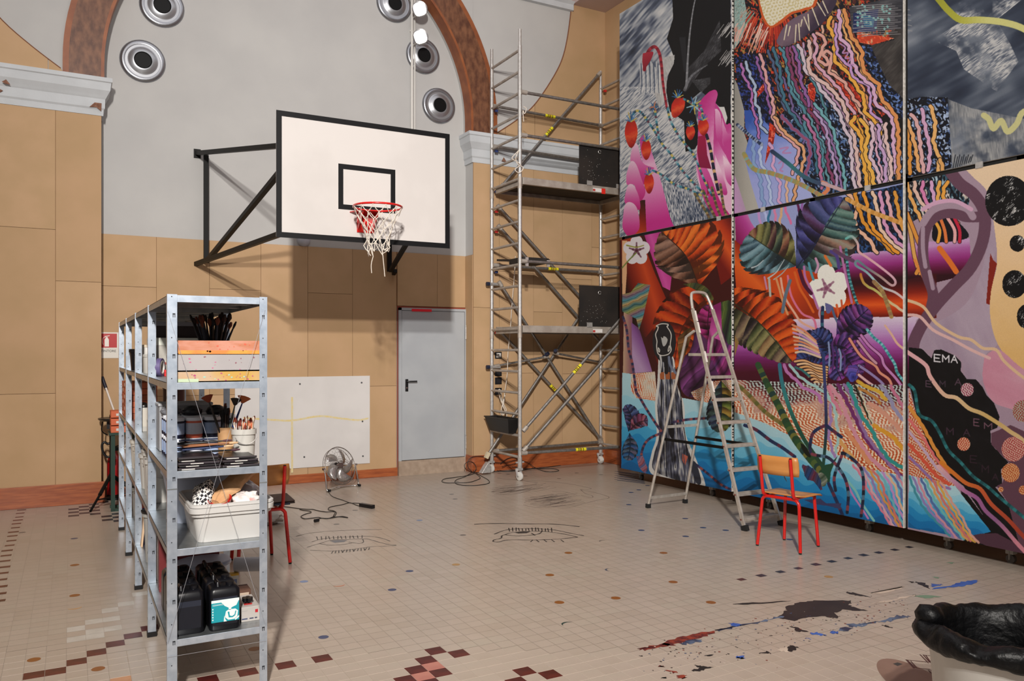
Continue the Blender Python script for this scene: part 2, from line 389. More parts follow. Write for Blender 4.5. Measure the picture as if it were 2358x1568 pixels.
for p in z7([(545, 298), (545, 323), (545, 347), (620, 280), (620, 304), (620, 328), (695, 262), (695, 284), (695, 307), (700, 330), (765, 244), (790, 350), (790, 376), (860, 330), (860, 355), (860, 380)], 0, 1080, 3.214): special[ti(*p)] = 6
for p in z7([(757, 330), (868, 308), (977, 287), (1078, 267), (1178, 245), (1268, 228), (1360, 210), (1448, 192), (1535, 178), (1625, 162), (1707, 147)], 1400, 1200, 2.4614):
    marks.append((p[0], p[1], TDARK if p[0] > 1750 else TRED, .072, .058))
NI0, NI1, NJ0, NJ1 = -12, 74, 18, 105
floor = joined('floor', MB().box((XL, YB, -.2), (XR, YW, -.0016)), mat('grout', 'AC9E90', 0.4), label='beige tiled floor of the hall')
def cen(i, j): return (GX + (i + .5) * TP, GY + (j + .5) * TP)
def vis(i, j):
    x, y = cen(i, j); t = x * FW[0] + y * FW[1]; l = x * RT[0] + y * RT[1]
    if t < .5: return None
    u = CX + F_PX * l / t; v = HY + F_PX * CH / t
    return t if (-20 < u < 2378 and v < 1585) else None
vt = sorted((vis(i, j), i, j) for i in range(NI0, NI1) for j in range(NJ0, NJ1) if vis(i, j) is not None)
near = {(i, j) for t, i, j in vt[:300]}
spn = {}
g = 0.0008
tmesh = {}
def tile_mesh(mi):
    if mi in tmesh: return tmesh[mi]
    hw = TP / 2 - g
    m = MB().add([(-hw, -hw, -.0014), (hw, -hw, -.0014), (hw, hw, -.0014), (-hw, hw, -.0014),
                  (-hw + .0012, -hw + .0012, 0), (hw - .0012, -hw + .0012, 0), (hw - .0012, hw - .0012, 0), (-hw + .0012, hw - .0012, 0)],
                 [(4, 5, 6, 7), (0, 1, 5, 4), (1, 2, 6, 5), (2, 3, 7, 6), (3, 0, 4, 7)])
    me = bpy.data.meshes.new('tile'); me.from_pydata(m.v, [], m.f); me.materials.append(FM[mi]); tmesh[mi] = me; return me
for (i, j) in sorted(near):
    mi = special.get((i, j), (i * 7 + j * 13 + (i * j) % 5) % 3)
    o = bpy.data.objects.new('tile', tile_mesh(mi)); COL.objects.link(o); o.parent = floor
    x, y = cen(i, j); o.location = (x, y, 0)
fm = MB()
for i in range(-46, NI1):
    for j in range(-50 if i < -12 else NJ0, NJ1):
        if (i, j) in near: continue
        x, y = cen(i, j)
        if x > XR - .05 or y > YW - .05: continue
        if i < -12 and j < 40: continue
        fm.mi = special.get((i, j), (i * 7 + j * 13 + (i * j) % 5) % 3)
        hw = TP / 2 - g
        fm.add([(x - hw, y - hw, 0), (x + hw, y - hw, 0), (x + hw, y + hw, 0), (x - hw, y + hw, 0)], [(0, 1, 2, 3)])
o = obj('tile_field', fm, FM, floor); o['kind'] = 'stuff'
o = obj('tile_field', MB().box((XL, YB, -.0014), (XR, GY + NJ0 * TP, -.0004)), FT[0], floor); o['kind'] = 'stuff'

for k, (px_, py_, m_, a_, b_) in enumerate(marks):
    c = FL(px_, py_); q = .9 + .2 * ((k * 37) % 10) / 10; a_, b_ = a_ / 2 * q, b_ / 2 * q
    obj('painted_mark', MB().add([(c.x - a_, c.y - b_, .0006), (c.x + a_ * .95, c.y - b_ * 1.05, .0006), (c.x + a_, c.y + b_, .0006), (c.x - a_ * .97, c.y + b_ * .93, .0006)], [(0, 1, 2, 3)]), m_, floor)
# ================================================================ BASKETBALL BACKBOARD
def basketball():
    t = thing('basketball_backboard', 'white basketball backboard with black border, red hoop and black wall bracket', 'basketball hoop', (2.63, YW, 2.78))
    yb = 7.84; x0, x1, z0, z1 = 1.727, 3.527, 2.803, 4.008
    bd = obj('backboard', MB().box((x0, yb, z0), (x1, yb + .03, z1)), mat('backboard_white', 'C8C3C0', 0.45, 0, 'C2BDBA', 2), t, bevel=0.003)
    BL = mat('black_line', '09090C', 0.5, spec=.25)
    def ring(a0, a1, b0, b1, wd, name):
        m = MB(); y = yb - .002
        for lo, hi in (((a0, b0), (a1, b0 + wd)), ((a0, b1 - wd), (a1, b1)), ((a0, b0 + wd), (a0 + wd, b1 - wd)), ((a1 - wd, b0 + wd), (a1, b1 - wd))):
            m.box((lo[0], y, lo[1]), (hi[0], yb + .0005, hi[1]))
        return obj(name, m, BL, bd)
    ring(x0 - .004, x1 + .004, z0 - .004, z1 + .004, .052, 'border'); ring(2.327, 2.922, 3.118, 3.568, .05, 'target_square')
    BK = BLACKM
    def bars(sx, full):
        X = lambda v: 2.627 + sx * v
        w = (X(-1.265), YW - .04); P = [((X(-1.265), YW - .012, 4.13), (X(-.80), yb + .06, 3.70), .05), ((X(-1.175), YW - .09, 2.79), (X(-1.175), YW - .09, 4.10), .055),
             ((X(-1.175), YW - .14, 2.80), (X(-.83), yb + .06, 3.47), .05)]
        if full: P.append(((X(-1.28), YW - .012, 2.775), (X(-.83), yb + .06, 2.85), .05))
        else: P.append(((X(-1.265), YW - .012, 2.775), (X(-1.235), YW - .16, 2.80), .05))
        for p, q, wd in P: obj('bracket_bar', MB().bar(p, q, wd, wd), BK, t, bevel=0.003)
        for za, zb_ in ((2.74, 2.83), (4.07, 4.18)): obj('wall_plate', MB().box((X(-1.265) - .04, YW - .011, za), (X(-1.265) + .04, YW, zb_)), BK, t)
    bars(1, True); bars(-1, False)
    obj('back_frame', MB().bar((1.80, yb + .05, 2.95), (3.45, yb + .05, 2.95), .04, .04).bar((1.80, yb + .05, 3.75), (3.45, yb + .05, 3.75), .04, .04)
        .bar((1.84, yb + .05, 2.85), (1.84, yb + .05, 3.9), .04, .04).bar((3.42, yb + .05, 2.85), (3.42, yb + .05, 3.9), .04, .04), BK, t)
    cx, cy, cz, r = 2.60, yb - .385, 3.10, .232
    rm = obj('rim', MB().tube(arc((cx, cy, cz), r, 0, 360, 40)[:-1], .0105, 8, closed=True), REDP, t, smooth=60)
    br = MB(); br.prism([(cx - .085, yb - .012, cz - .20), (cx + .09, yb - .012, cz - .20), (cx + .09, yb - .012, cz + .02), (cx - .085, yb - .012, cz + .02)], (0, .011, 0))
    br.prism([(cx - .16, yb - .01, cz), (cx - .09, cy + r * .8, cz), (cx + .09, cy + r * .8, cz), (cx + .12, yb - .01, cz)], (0, 0, -.008))
    br.prism([(cx - .08, yb - .01, cz - .18), (cx - .075, cy + r * .9, cz - .01), (cx - .08, yb - .01, cz - .01)], (.006, 0, 0)); br.prism([(cx + .08, yb - .01, cz - .18), (cx + .08, cy + r * .9, cz - .01), (cx + .08, yb - .01, cz - .01)], (.006, 0, 0))
    obj('rim_bracket', br, REDP, rm)
    NW = mat('net_cord', 'D5CCC0', 0.8); net = MB(); n = 12; rr = random.Random(4)
    rows = []
    prof = [(r, -.012), (.20, -.075), (.165, -.15), (.13, -.225), (.112, -.30), (.105, -.375), (.10, -.44)]
    for k, (q, dz) in enumerate(prof):
        row = []
        for j in range(n):
            a = 2 * math.pi * (j + .5 * (k % 2)) / n; e = .012 * k
            row.append(Vector((cx + .0 + q * math.cos(a) + rr.uniform(-e, e) * .5, cy + q * math.sin(a) + rr.uniform(-e, e) * .5, cz + dz + rr.uniform(-e, e) * .6)))
        rows.append(row)
    for k in range(len(rows) - 1):
        for j in range(n):
            for j2 in ((j, j - 1) if k % 2 == 0 else (j, (j + 1) % n)):
                p, q = rows[k][j], rows[k + 1][j2]; mid = (p + q) / 2 + Vector((0, 0, -.008)); net.tube([p, mid, q], .0038, 5)
    for j in range(n):
        net.tube([rows[0][j] + Vector((0, 0, .03)), rows[0][j]], .006, 5)
    p = rows[-1][7]; net.tube(smoothpts([p, p + Vector((-.02, 0, -.08)), p + Vector((-.015, 0, -.16))], 3), .004, 5)
    p = rows[-1][9]; net.tube(smoothpts([p, p + Vector((.01, 0, -.1)), p + Vector((.02, 0, -.2))], 3), .004, 5)
    o = obj('net', net, NW, t); o['kind'] = 'stuff'
basketball()
# ================================================================ AIR NOZZLES on the white wall
def nozzle(x, z, label):
    t = thing('air_nozzle', label, 'air vent', (x, YW, z), group='round air nozzles on the white wall')
    y = YW
    obj('flange', MB().lathe([(.19, .012), (.195, .03), (.215, .034), (.235, .028), (.25, .012), (.253, 0)], (x, y, z), 40, (0, -1, 0)), mat('vent_metal', '9A9CA2', 0.3, 0.9), t, smooth=50)
    obj('bowl', MB().lathe([(.196, .022), (.175, .018), (.15, .03), (.12, .05), (.1, .052), (.094, .03)], (x, y, z), 40, (0, -1, 0)), mat('vent_bowl', 'A9ABB0', 0.36, 0.8), t, smooth=50)
    obj('outlet', MB().lathe([(.095, .046), (.09, .05), (.088, .03), (.05, .012), (.0, .01)], (x + .0, y, z), 32, (0, -1, 0)), mat('vent_black', '060608', 0.5, spec=.2), t, smooth=50)
nozzle(.965, 5.844, 'round metal air nozzle at the upper left, cut by the picture top')
nozzle(.755, 5.151, 'round metal air nozzle low on the left, above the white cornice')
nozzle(3.901, 6.475, 'round metal air nozzle left of the upper floodlight')
nozzle(4.33, 5.838, 'round metal air nozzle partly behind the lower floodlight and white pole')
nozzle(4.570, 5.176, 'round metal air nozzle lowest on the right, between pole and arch')
# ================================================================ white pole with two floodlights
t = thing('wall_light_pole', 'white double conduit pole on the plaster wall carrying two lit floodlights', 'light pole', (4.175, YW, 3.2))
obj('pole', MB().cyl((4.155, YW - .03, 3.3), (4.155, YW - .03, 7.1), .019, 12), WHITEP, t, smooth=60); obj('pole', MB().cyl((4.195, YW - .03, 3.3), (4.195, YW - .03, 7.1), .012, 10), WHITEP, t, smooth=60)
for z in (3.6, 6.15, 6.9):
    obj('pole_clamp', MB().box((4.13, YW - .02, z - .012), (4.21, YW, z + .012)), WHITEP, t)
LAMP = mat('lamp_glass', 'FFFFFF', 0.3, emit='FFF4EA', estr=14)
for (X, Z) in ((4.15, 6.36), (4.16, 5.985)):
    hsg = thing('floodlight', '', 'x'); bpy.data.objects.remove(hsg)
    c = Vector((X + .02, YW - .28, Z)); ax = Vector((-.42, -.8, -.42)).normalized()
    h = obj('lamp_housing', MB().lathe([(.0, -.11), (.06, -.1), (.09, -.03), (.105, .0), (.105, .015), (.095, .018)], c, 24, ax), mat('lamp_grey', '8C8B8C', 0.35, 0.6), t, smooth=40)
    a, b = frame_of(ax); pl = []
    for k in range(32):
        th = 2 * math.pi * k / 32; q = (abs(math.cos(th)) ** 3.2 + abs(math.sin(th)) ** 3.2) ** (-1 / 3.2) * .082
        pl.append(c + ax * .012 + a * q * math.cos(th + .3) + b * q * math.sin(th + .3))
    obj('lamp_lens', MB().prism(pl, ax * .012), LAMP, h)
    obj('lamp_bracket', MB().tube([c - ax * .08, Vector((X + .03, YW - .12, Z - .03)), Vector((X + .02, YW - .035, Z - .03))], .012, 8), WHITEP, h)
pc = OY(699, 553, YW)
t = thing('wall_dome_light', 'small pale dome lamp on the wall just under the backboard edge', 'wall lamp', (pc.x, YW, pc.z))
obj('dome', MB().lathe([(.085, 0), (.083, .02), (.06, .05), (.03, .065), (0, .07)], (pc.x, YW, pc.z + .0), 24, (0, -1, 0)), flat('B9BECB', 0.4), t, smooth=50)
# ================================================================ white panel screwed to the wall
WB = mat('white_panel', 'D3D0CE', 0.55, 0, 'CCC9C7', 2)
t = thing('wall_panel', 'large white board screwed to the wall with a faint yellow cross line', 'board', (2.7, YW, .2))
pts = [(1.80, .21), (2.16, .21), (2.16, .145), (2.438, .14), (2.438, .20), (3.547, .20), (3.547, 1.379), (1.80, 1.378)]
yp = YW - .018
obj('board', MB().prism([(x, yp - .012, z) for x, z in pts], (0, .012, 0)), WB, t)
YL = mat('yellow_chalk', 'D8C489', 0.8, 0, 'D3C9A8', 30)
ln = MB(); xs = smoothpts([OY(a, b, yp) for a, b in ((560, 962), (620, 966), (672, 968), (735, 958), (790, 964), (825, 967), (848, 963))], 5)
for p, q in zip(xs, xs[1:]):
    ln.add([(p.x, yp - .0128, p.z - .012), (q.x, yp - .0128, q.z - .012), (q.x, yp - .0128, q.z + .012), (p.x, yp - .0128, p.z + .012)], [(0, 1, 2, 3)])
obj('yellow_line', ln, YL, t, label='thin wavy yellow line across the board')
a = OY(672, 912, yp).x; ln = MB().box((a - .013, yp - .0129, .145), (a + .013, yp - .0121, 1.12)); obj('yellow_line', ln, YL, t, label='vertical yellow line down the board')
for px, py in ((690, 884), (832, 881), (834, 970), (835, 1050), (700, 1052)):
    q = OY(px, py, yp); obj('screw', MB().cyl((q.x, yp - .012, q.z), (q.x, yp - .0155, q.z), .012, 10), flat('4A4A4C', 0.5), t)
# ================================================================ fire extinguisher sign
t = thing('extinguisher_sign', 'white and red fire extinguisher sign on the wall left of the shelving', 'sign', (.38, YW, 1.7))
ys = YW - .017
obj('plate', MB().box((.24, ys - .003, 1.63), (.495, ys, 1.93)), flat('D9D5CC', 0.45), t)
obj('red_field', MB().box((.262, ys - .0042, 1.752), (.478, ys - .003, 1.915)), flat('B3121B', 0.4), t)
ex = MB(); cxs = .372; WHT = flat('E8E4DC', 0.5)
ex.rbox((0, 0, 0), (.01, .01, .01), .003) if False else None
def xz(pl, y, th=.001): return MB().prism([(a, y, b) for a, b in pl], (0, -th, 0))
body = [(cxs - .022, 1.765), (cxs + .022, 1.765), (cxs + .022, 1.845), (cxs + .012, 1.862), (cxs + .008, 1.875), (cxs - .008, 1.875), (cxs - .012, 1.862), (cxs - .022, 1.845)]
obj('pictogram', xz(body, ys - .0042).prism([(cxs - .02, ys - .0042, 1.885), (cxs + .03, ys - .0042, 1.895), (cxs + .03, ys - .0042, 1.887), (cxs - .02, ys - .0042, 1.876)], (0, -.001, 0))
    .tube(smoothpts([(cxs - .012, ys - .005, 1.878), (cxs - .04, ys - .005, 1.86), (cxs - .046, ys - .005, 1.82), (cxs - .036, ys - .005, 1.785)], 4), .0035, 5), WHT, t)
def text(s, loc, size, m, parent, rot, name='lettering', ext=.0008, shear=0):
    cu = bpy.data.curves.new(name, 'FONT'); cu.body = s; cu.size = size; cu.extrude = ext; cu.align_x = 'CENTER'; cu.align_y = 'CENTER'; cu.shear = shear
    o = bpy.data.objects.new(name, cu); COL.objects.link(o); dg = bpy.context.evaluated_depsgraph_get()
    me = bpy.data.meshes.new_from_object(o.evaluated_get(dg)); bpy.data.objects.remove(o)
    o = bpy.data.objects.new(name, me); me.materials.clear(); me.materials.append(m); COL.objects.link(o)
    off = Vector((0, 0, 0)); p = parent
    while p: off += p.location; p = p.parent
    o.location = Vector(loc) - off; o.rotation_euler = rot; o.parent = parent; return o
text('ESTINTORE', (.372, ys - .0045, 1.712), .038, flat('2A2628', 0.6), t, (math.pi / 2, 0, 0))
obj('green_mark', MB().box((.262, ys - .0042, 1.642), (.30, ys - .003, 1.662)), flat('1F8C7A', 0.5), t)

# ================================================================ SCAFFOLD TOWER
def scaffold():
    XA, XC, Yf, Yb, HT = 5.243, 7.114, 9.374, 10.19, 5.99
    t = thing('scaffold_tower', 'aluminium mobile scaffold tower with two open trapdoor decks beside the mural', 'scaffold', (6.18, 9.79, 0))
    R = .0255
    for X in (XA, XC):
        for Y in (Yf, Yb):
            po = obj('standard', MB().cyl((X, Y, .16), (X, Y, HT - .22), R, 14).cyl((X, Y, HT - .24), (X, Y, HT), .02, 12), ALU, t, smooth=50)
            for z in (2.02, 4.0): obj('coupling', MB().cyl((X, Y, z - .13), (X, Y, z + .03), R + .004, 14), ALU2, po, smooth=50)
            # castor
            wz = .058
            cx_, cy_ = X - .0, Y - .045
            cs = obj('castor', MB().lathe([(.0, -.017), (.042, -.017), (.056, -.012), (.058, 0), (.056, .012), (.042, .017), (0, .017)], (cx_ - .03, cy_, wz), 28, (1, .25, 0)), WHITEP, t, smooth=40)
            obj('castor_fork', MB().box((X - .045, Y - .03, .13), (X + .03, Y + .03, .16)).cyl((X, Y, .15), (X, Y, .3), .03, 12).bar((cx_ - .056, cy_, .065), (cx_ - .056, Y, .15), .035, .006).bar((cx_ + .0, cy_, .065), (cx_ + .0, Y, .15), .035, .006)
                .cyl((cx_ - .062, cy_, wz), (cx_ + .006, cy_, wz), .012, 10).bar((X - .06, Y, .235), (X + .06, Y, .235), .02, .02), ALU, cs)
    for X in (XA, XC):
        for k in range(20):
            z = .30 + .285 * k
            if X == XC and False: continue
            obj('rung', MB().cyl((X, Yf, z), (X, Yb, z), .0185, 10), ALU2, t, smooth=60)
    PIPE = mat('aluminium_brace', '9C9894', 0.42, 0.75, '8A8580', 26)
    YEL = mat('yellow_label', 'E2D626', 0.5)
    DKL = flat('3A3310', 0.6)
    def brace(p, q, name='brace', r=.021, lab=None, par=None, ends=True):
        p, q = Vector(p), Vector(q); b = obj(name, MB().cyl(p, q, r, 12), PIPE, t, smooth=60)
        d = (q - p).normalized()
        if ends:
            for e, s in ((p, 1), (q, -1)):
                obj('hook', MB().cyl(e - d * s * .03, e + d * s * .05, r + .009, 12), ALU2, b, smooth=60)
        if lab is not None:
            c = p.lerp(q, lab); L_ = obj('yellow_label', MB().cyl(c - d * .085, c + d * .085, r + .002, 14), YEL, b, smooth=60)
            for s in (-.045, -.02, 0.0, .03): obj('label_print', MB().cyl(c + d * s, c + d * (s + .012), r + .0028, 12), flat('7A2A12', .6) if s == 0 else DKL, L_)
        return b
    off = .045
    yf, yb2 = Yf - off, Yb + off * 0
    yfi, ybi = Yf - .04, Yb - .045
    z = lambda k: .30 + .285 * k
    for k in (17, 15): brace((XA + .03, yfi, z(k)), (XC - .03, yfi, z(k)))
    brace((XA + .03, ybi, z(17) + .03), (XC - .03, ybi, z(17)), lab=.50); brace((XA + .03, ybi, z(15) + .03), (XC - .03, ybi, z(15)))
    brace((XA + .03, ybi, z(9) + .06), (XC - .03, ybi, z(9) + .05), lab=.53); brace((XA + .03, yfi, z(9) + .04), (XC - .03, yfi, z(9) + .03))
    brace((XA + .03, yfi, z(0) + .06), (XC - .03, yfi, z(0) + .05), lab=.50); brace((XA + .03, ybi, z(0) + .0), (XC - .03, ybi, z(0) + .03))
    brace((5.376, Yb - .04, 4.05), (7.06, Yb - .04, 5.93), lab=.47)
    brace((5.33, Yb - .04, 3.76), (7.08, Yb - .04, 2.20)); brace((5.33, Yb - .06, 3.475), (7.08, Yb - .06, 1.83), lab=None)
    brace((5.34, Yb - .06, 2.674), (7.08, Yb - .06, .347)); brace((5.35, Yb - .03, 2.0), (7.09, Yb - .03, .38), lab=.52)
    brace((5.29, yfi, .67), (7.10, yfi, 2.40), lab=.46); brace((5.29, yfi, .405), (7.10, yfi, 2.08))
    # outriggers
    oy = Yb + .045
    o1 = brace(OY(1127, 1042, 10.08), OY(1330, 735, Yb), name='outrigger_leg', ends=False)
    c = OY(1119, 1055, 10.05)
    obj('outrigger_foot', MB().bar((c.x + .04, 10.05, c.z + .08), (c.x, 10.05, c.z), .05, .05), mat('pale_rubber', 'C7B99C', 0.7), o1)
    obj('foot_plate', MB().prism([(c.x - .09, 10.0, .02), (c.x + .05, 10.0, .02), (c.x + .06, 10.0, .1), (c.x + .02, 10.0, .17), (c.x - .02, 10.0, .12)], (0, .1, 0)), ALU, o1, bevel=.004)
    KNOB = mat('blue_knob', '1A2138', 0.5)
    def knob(p, ax):
        p = Vector(p); ax = Vector(ax).normalized(); obj('clamp_knob', MB().cyl(p, p + ax * .05, .028, 8).cyl(p + ax * -.06, p, .012, 8), KNOB, t)
    for a, b in (((1145, 655), (1128, 652)), ((1140, 845), (1135, 845))):
        p = OY(a[0], a[1], Yb); knob((XA - .05, Yb - .03, p.z), (-1, 0, 0)); obj('clamp', MB().cyl((XA - .05, Yb - .02, p.z), (XA + .12, Yb - .02, p.z), .024, 10), ALU, t, smooth=50)
    brace((5.30, Yb - .02, 1.50), (6.09, Yb - .1, 1.63), r=.016); brace((6.24, Yb - .1, 1.68), (7.10, Yb - .02, 1.54), r=.016)
    knob((6.06, Yb - .13, 1.66), (.4, -.7, .4)); knob((6.22, Yb - .13, 1.70), (-.4, -.7, .4))
    # decks
    DECK = mat('deck_ply', '1B1512', 0.75, 0, '2A1F18', 8); TR = mat('trapdoor_black', '15110F', 0.7, 0, '231C18', 3)
    def deck(zt, x0, x1):
        d = obj('platform', MB().box((x0 + .03, Yf + .05, zt - .045), (x1 - .03, Yb - .06, zt - .03)), DECK, t)
        obj('platform_beam', MB().box((x0, Yf - .005, zt - .095), (x1, Yf + .04, zt)), ALU2, d, bevel=.004)
        obj('platform_beam', MB().box((x0, Yb - .075, zt - .095), (x1, Yb - .045, zt)), ALU2, d, bevel=.004)
        for xx in (x0 - .02, x1 - .03): obj('platform_end', MB().box((xx, Yf + .04, zt - .1), (xx + .05, Yb - .07, zt - .01)), ALU2, d)
        obj('label', MB().box((x0 + 1.12, Yf - .0062, zt - .085), (x0 + 1.28, Yf - .005, zt - .035)), flat('D8D4D0', .5), d); obj('label', MB().box((x0 + 1.12, Yf - .0066, zt - .08), (x0 + 1.16, Yf - .0055, zt - .05)), flat('B33A35', .5), d)
        tz = zt
        x_0, x_1 = 6.185, 6.97
        p = obj('trapdoor', MB().box((x_0, Yf - .01, tz + .0), (x_1, Yf + .008, tz + .57)), TR, t, label='black open trapdoor leaf standing upright on the deck')
        for xx in (x_0 + .12, x_0 + .62): obj('hinge', MB().box((xx, Yf - .016, tz - .01), (xx + .09, Yf - .009, tz + .055)), ALU, p)
        obj('ring_handle', MB().tube(arc((x_0 + .33, Yf - .018, tz + .475), .022, 20, 330, 12, 'xz'), .004, 6), ALU, p)
        sp = MB(); rr = random.Random(int(tz * 10))
        for _ in range(38):
            a, b, s = rr.gauss(x_0 + .2, .14), tz + .05 + abs(rr.gauss(.13, .12)), rr.uniform(.002, .0045)
            if x_0 < a < x_1 and b < tz + .55: sp.add([(a - s, Yf - .0108, b), (a, Yf - .0108, b - s), (a + s * 1.4, Yf - .0108, b), (a, Yf - .0108, b + s)], [(0, 1, 2, 3)])
        obj('paint_specks', sp, flat('B9B5B0', .6), p)
    deck(4.03, 5.29, 7.07); deck(2.055, 5.29, 7.07)
    obj('red_tag', MB().box((6.555, Yf - .0075, 3.925), (6.62, Yf - .005, 4.0)), flat('D8281E', .5), t)
    # short deck board beside the middle rail
    d = obj('short_board', MB().box((5.27, Yf - .02, 2.895), (5.68, Yf + .35, 2.965)), TR, t); d2 = obj('short_board', MB().prism([(5.27, Yf, 2.90), (5.32, Yf, 2.90), (5.34, Yb - .08, 2.98), (5.28, Yb - .08, 2.98)], (0, 0, .03)), TR, t)
    obj('board_clip', MB().box((5.645, Yf - .035, 2.85), (5.69, Yf - .02, 2.95)).box((5.645, Yf - .035, 2.94), (5.69, Yf + .05, 2.95)), ALU, d); obj('board_clip', MB().box((5.31, Yf - .045, 2.84), (5.35, Yf - .02, 2.96)), ALU, d)
    for X, Y, k, m in ((XA, Yb, 17, 'b'), (XA, Yb, 15, 'b'), (XA, Yb, 13, 'b'), (XA, Yb, 12, 'r'), (XA, Yb, 11, 'r'), (XA, Yb, 9, 'b'), (XA, Yb, 6, 'r'), (XC, Yb, 19, 'r')):
        obj('spring_clip', MB().box((X + .03, Y - .06, z(k) - .05), (X + .07, Y - .03, z(k) - .018)), flat('25386F', .5) if m == 'b' else flat('C22A25', .5), t)
scaffold()
# rope and black tray
ROPE = mat('white_rope', 'D9CFC2', 0.8)
def px_tube(pts, Y, r, n=5, sm=5): return MB().tube(smoothpts([OY(a, b, Y) for a, b in pts], sm), r, n)
t = thing('hanging_rope', 'thin white rope hanging inside the scaffold end frame, coiled at its lower end', 'rope', (5.5, 10.05, .9))
obj('rope', px_tube([(1187, 590), (1184, 640), (1179, 700), (1175, 760), (1170, 810), (1168, 860), (1163, 900), (1158, 935)], 10.12, .006), ROPE, t)
o = obj('rope_coil', px_tube([(1148, 897), (1151, 915), (1159, 935), (1163, 950), (1154, 955), (1158, 925), (1163, 910), (1160, 930), (1166, 945), (1155, 955), (1156, 962), (1161, 965), (1167, 955), (1158, 935), (1155, 915), (1152, 898), (1148, 897)], 10.10, .006), ROPE, t)
t = thing('rope_bundle', 'white rope bundle knotted round the scaffold post above the upper deck', 'rope', (5.25, 9.38, 4.3))
obj('rope_loops', px_tube([(1205, 245), (1212, 250), (1208, 262), (1204, 255), (1206, 280)], 9.33, .006).tube(smoothpts([OY(a, b, 9.33) for a, b in ((1196, 345), (1186, 355), (1179, 365), (1190, 372), (1198, 380), (1186, 390), (1196, 398), (1205, 386), (1192, 378), (1188, 362), (1196, 345))], 5), .006, 5), ROPE, t)
t = thing('black_tray', 'black plastic trough lying on a low rung of the scaffold', 'tray', (5.19, 9.75, .6))
TRB = mat('tray_black', '0B0A0B', 0.5)
a0 = [(5.09, 9.42, .80), (5.29, 9.42, .80), (5.29, 10.12, .80), (5.09, 10.12, .80)]; b0 = [(5.14, 9.50, .608), (5.25, 9.50, .608), (5.25, 10.04, .608), (5.14, 10.04, .608)]
m = MB().add(a0 + b0, [(4, 5, 6, 7), (0, 1, 5, 4), (1, 2, 6, 5), (2, 3, 7, 6), (3, 0, 4, 7)]); o = obj('tray_body', m, TRB, t)
s_ = o.modifiers.new('solid', 'SOLIDIFY'); s_.thickness = .008
obj('tray_rim', MB().tube(a0, .01, 6, closed=True), TRB, t)
# wall sockets by the scaffold
for (py, h, lab) in ((818, .11, 'black framed white switch plate on the pier, topmost of the column'), (858, .09, 'black socket plate second from the top on the pier'), (877, .085, 'black socket plate third from the top on the pier'), (901, .10, 'black socket plate lowest on the pier')):
    c = OY(1147, py, YP - .013)
    t = thing('wall_socket', lab, 'socket', (c.x, YP - .013, c.z), group='sockets in a column on the right pier')
    obj('plate', MB().box((c.x - .055, YP - .026, c.z - .05), (c.x + .055, YP - .013, c.z + .05)), BLACKP, t, bevel=.006)
    obj('insert', MB().box((c.x - .035, YP - .029, c.z - .032), (c.x + .038, YP - .026, c.z + .032)), WHITEP if py == 818 else flat('1C1C20', .4), t)
    if py == 818: obj('display', MB().box((c.x - .012, YP - .0305, c.z + .002), (c.x + .014, YP - .029, c.z + .014)), BLACKP, t)
# ================================================================ cables
CAB = mat('cable_black', '120F0E', 0.5)
def floor_cable(name, label, paths, r=.0045, cat='cable'):
    t = thing(name, label, cat, FL(paths[0][0][0], paths[0][0][1]))
    for i, p in enumerate(paths):
        pts = []
        for q in p:
            zz = q[2] if len(q) > 2 else r
            v = OY(q[0], q[1], q[3]) if len(q) > 3 else FL(q[0], q[1], 0); v.z = v.z if len(q) > 3 else zz
            pts.append(v)
        obj('cord', MB().tube(smoothpts(pts, 5), r, 6), CAB, t, smooth=80)
    return t
Zc = lambda pts, x0=1010, y0=940, s=5.484: [(x0 + p[0] / s, y0 + p[1] / s) + tuple(p[2:]) for p in pts]
floor_cable('extension_cable', 'black cable looped on the floor at the foot of the scaffold', [
    Zc([(480, 825, .02), (380, 850), (200, 878), (80, 895), (40, 925), (90, 945), (220, 945), (380, 940), (470, 915), (525, 885), (490, 845), (440, 815, .03), (470, 770, .05)]),
    Zc([(430, 822, .02), (330, 870), (230, 905), (205, 940), (260, 970), (420, 980), (560, 968), (640, 945), (620, 905), (540, 860), (480, 825, .015), (600, 815), (760, 800), (900, 795)])])
t = floor_cable('coiled_cable', 'tangled heap of black cable on the floor beneath the scaffold', [
    Zc([(700, 775), (800, 740, .02), (950, 730, .03), (1040, 745), (1000, 790), (850, 800), (740, 790), (780, 755, .03), (930, 745, .04), (1020, 765), (930, 790), (800, 795), (760, 770), (900, 750, .03), (1010, 770)]),
    Zc([(720, 790), (830, 770, .03), (960, 775, .04), (1030, 760), (1080, 770), (1300, 755), (1500, 730), (1700, 705), (1900, 685), (2100, 680), (2250, 690), (2330, 705)]),
    Zc([(1050, 790), (1200, 760), (1300, 765), (1450, 768), (1520, 790), (1440, 806), (1340, 800), (1240, 765), (1200, 740)])])
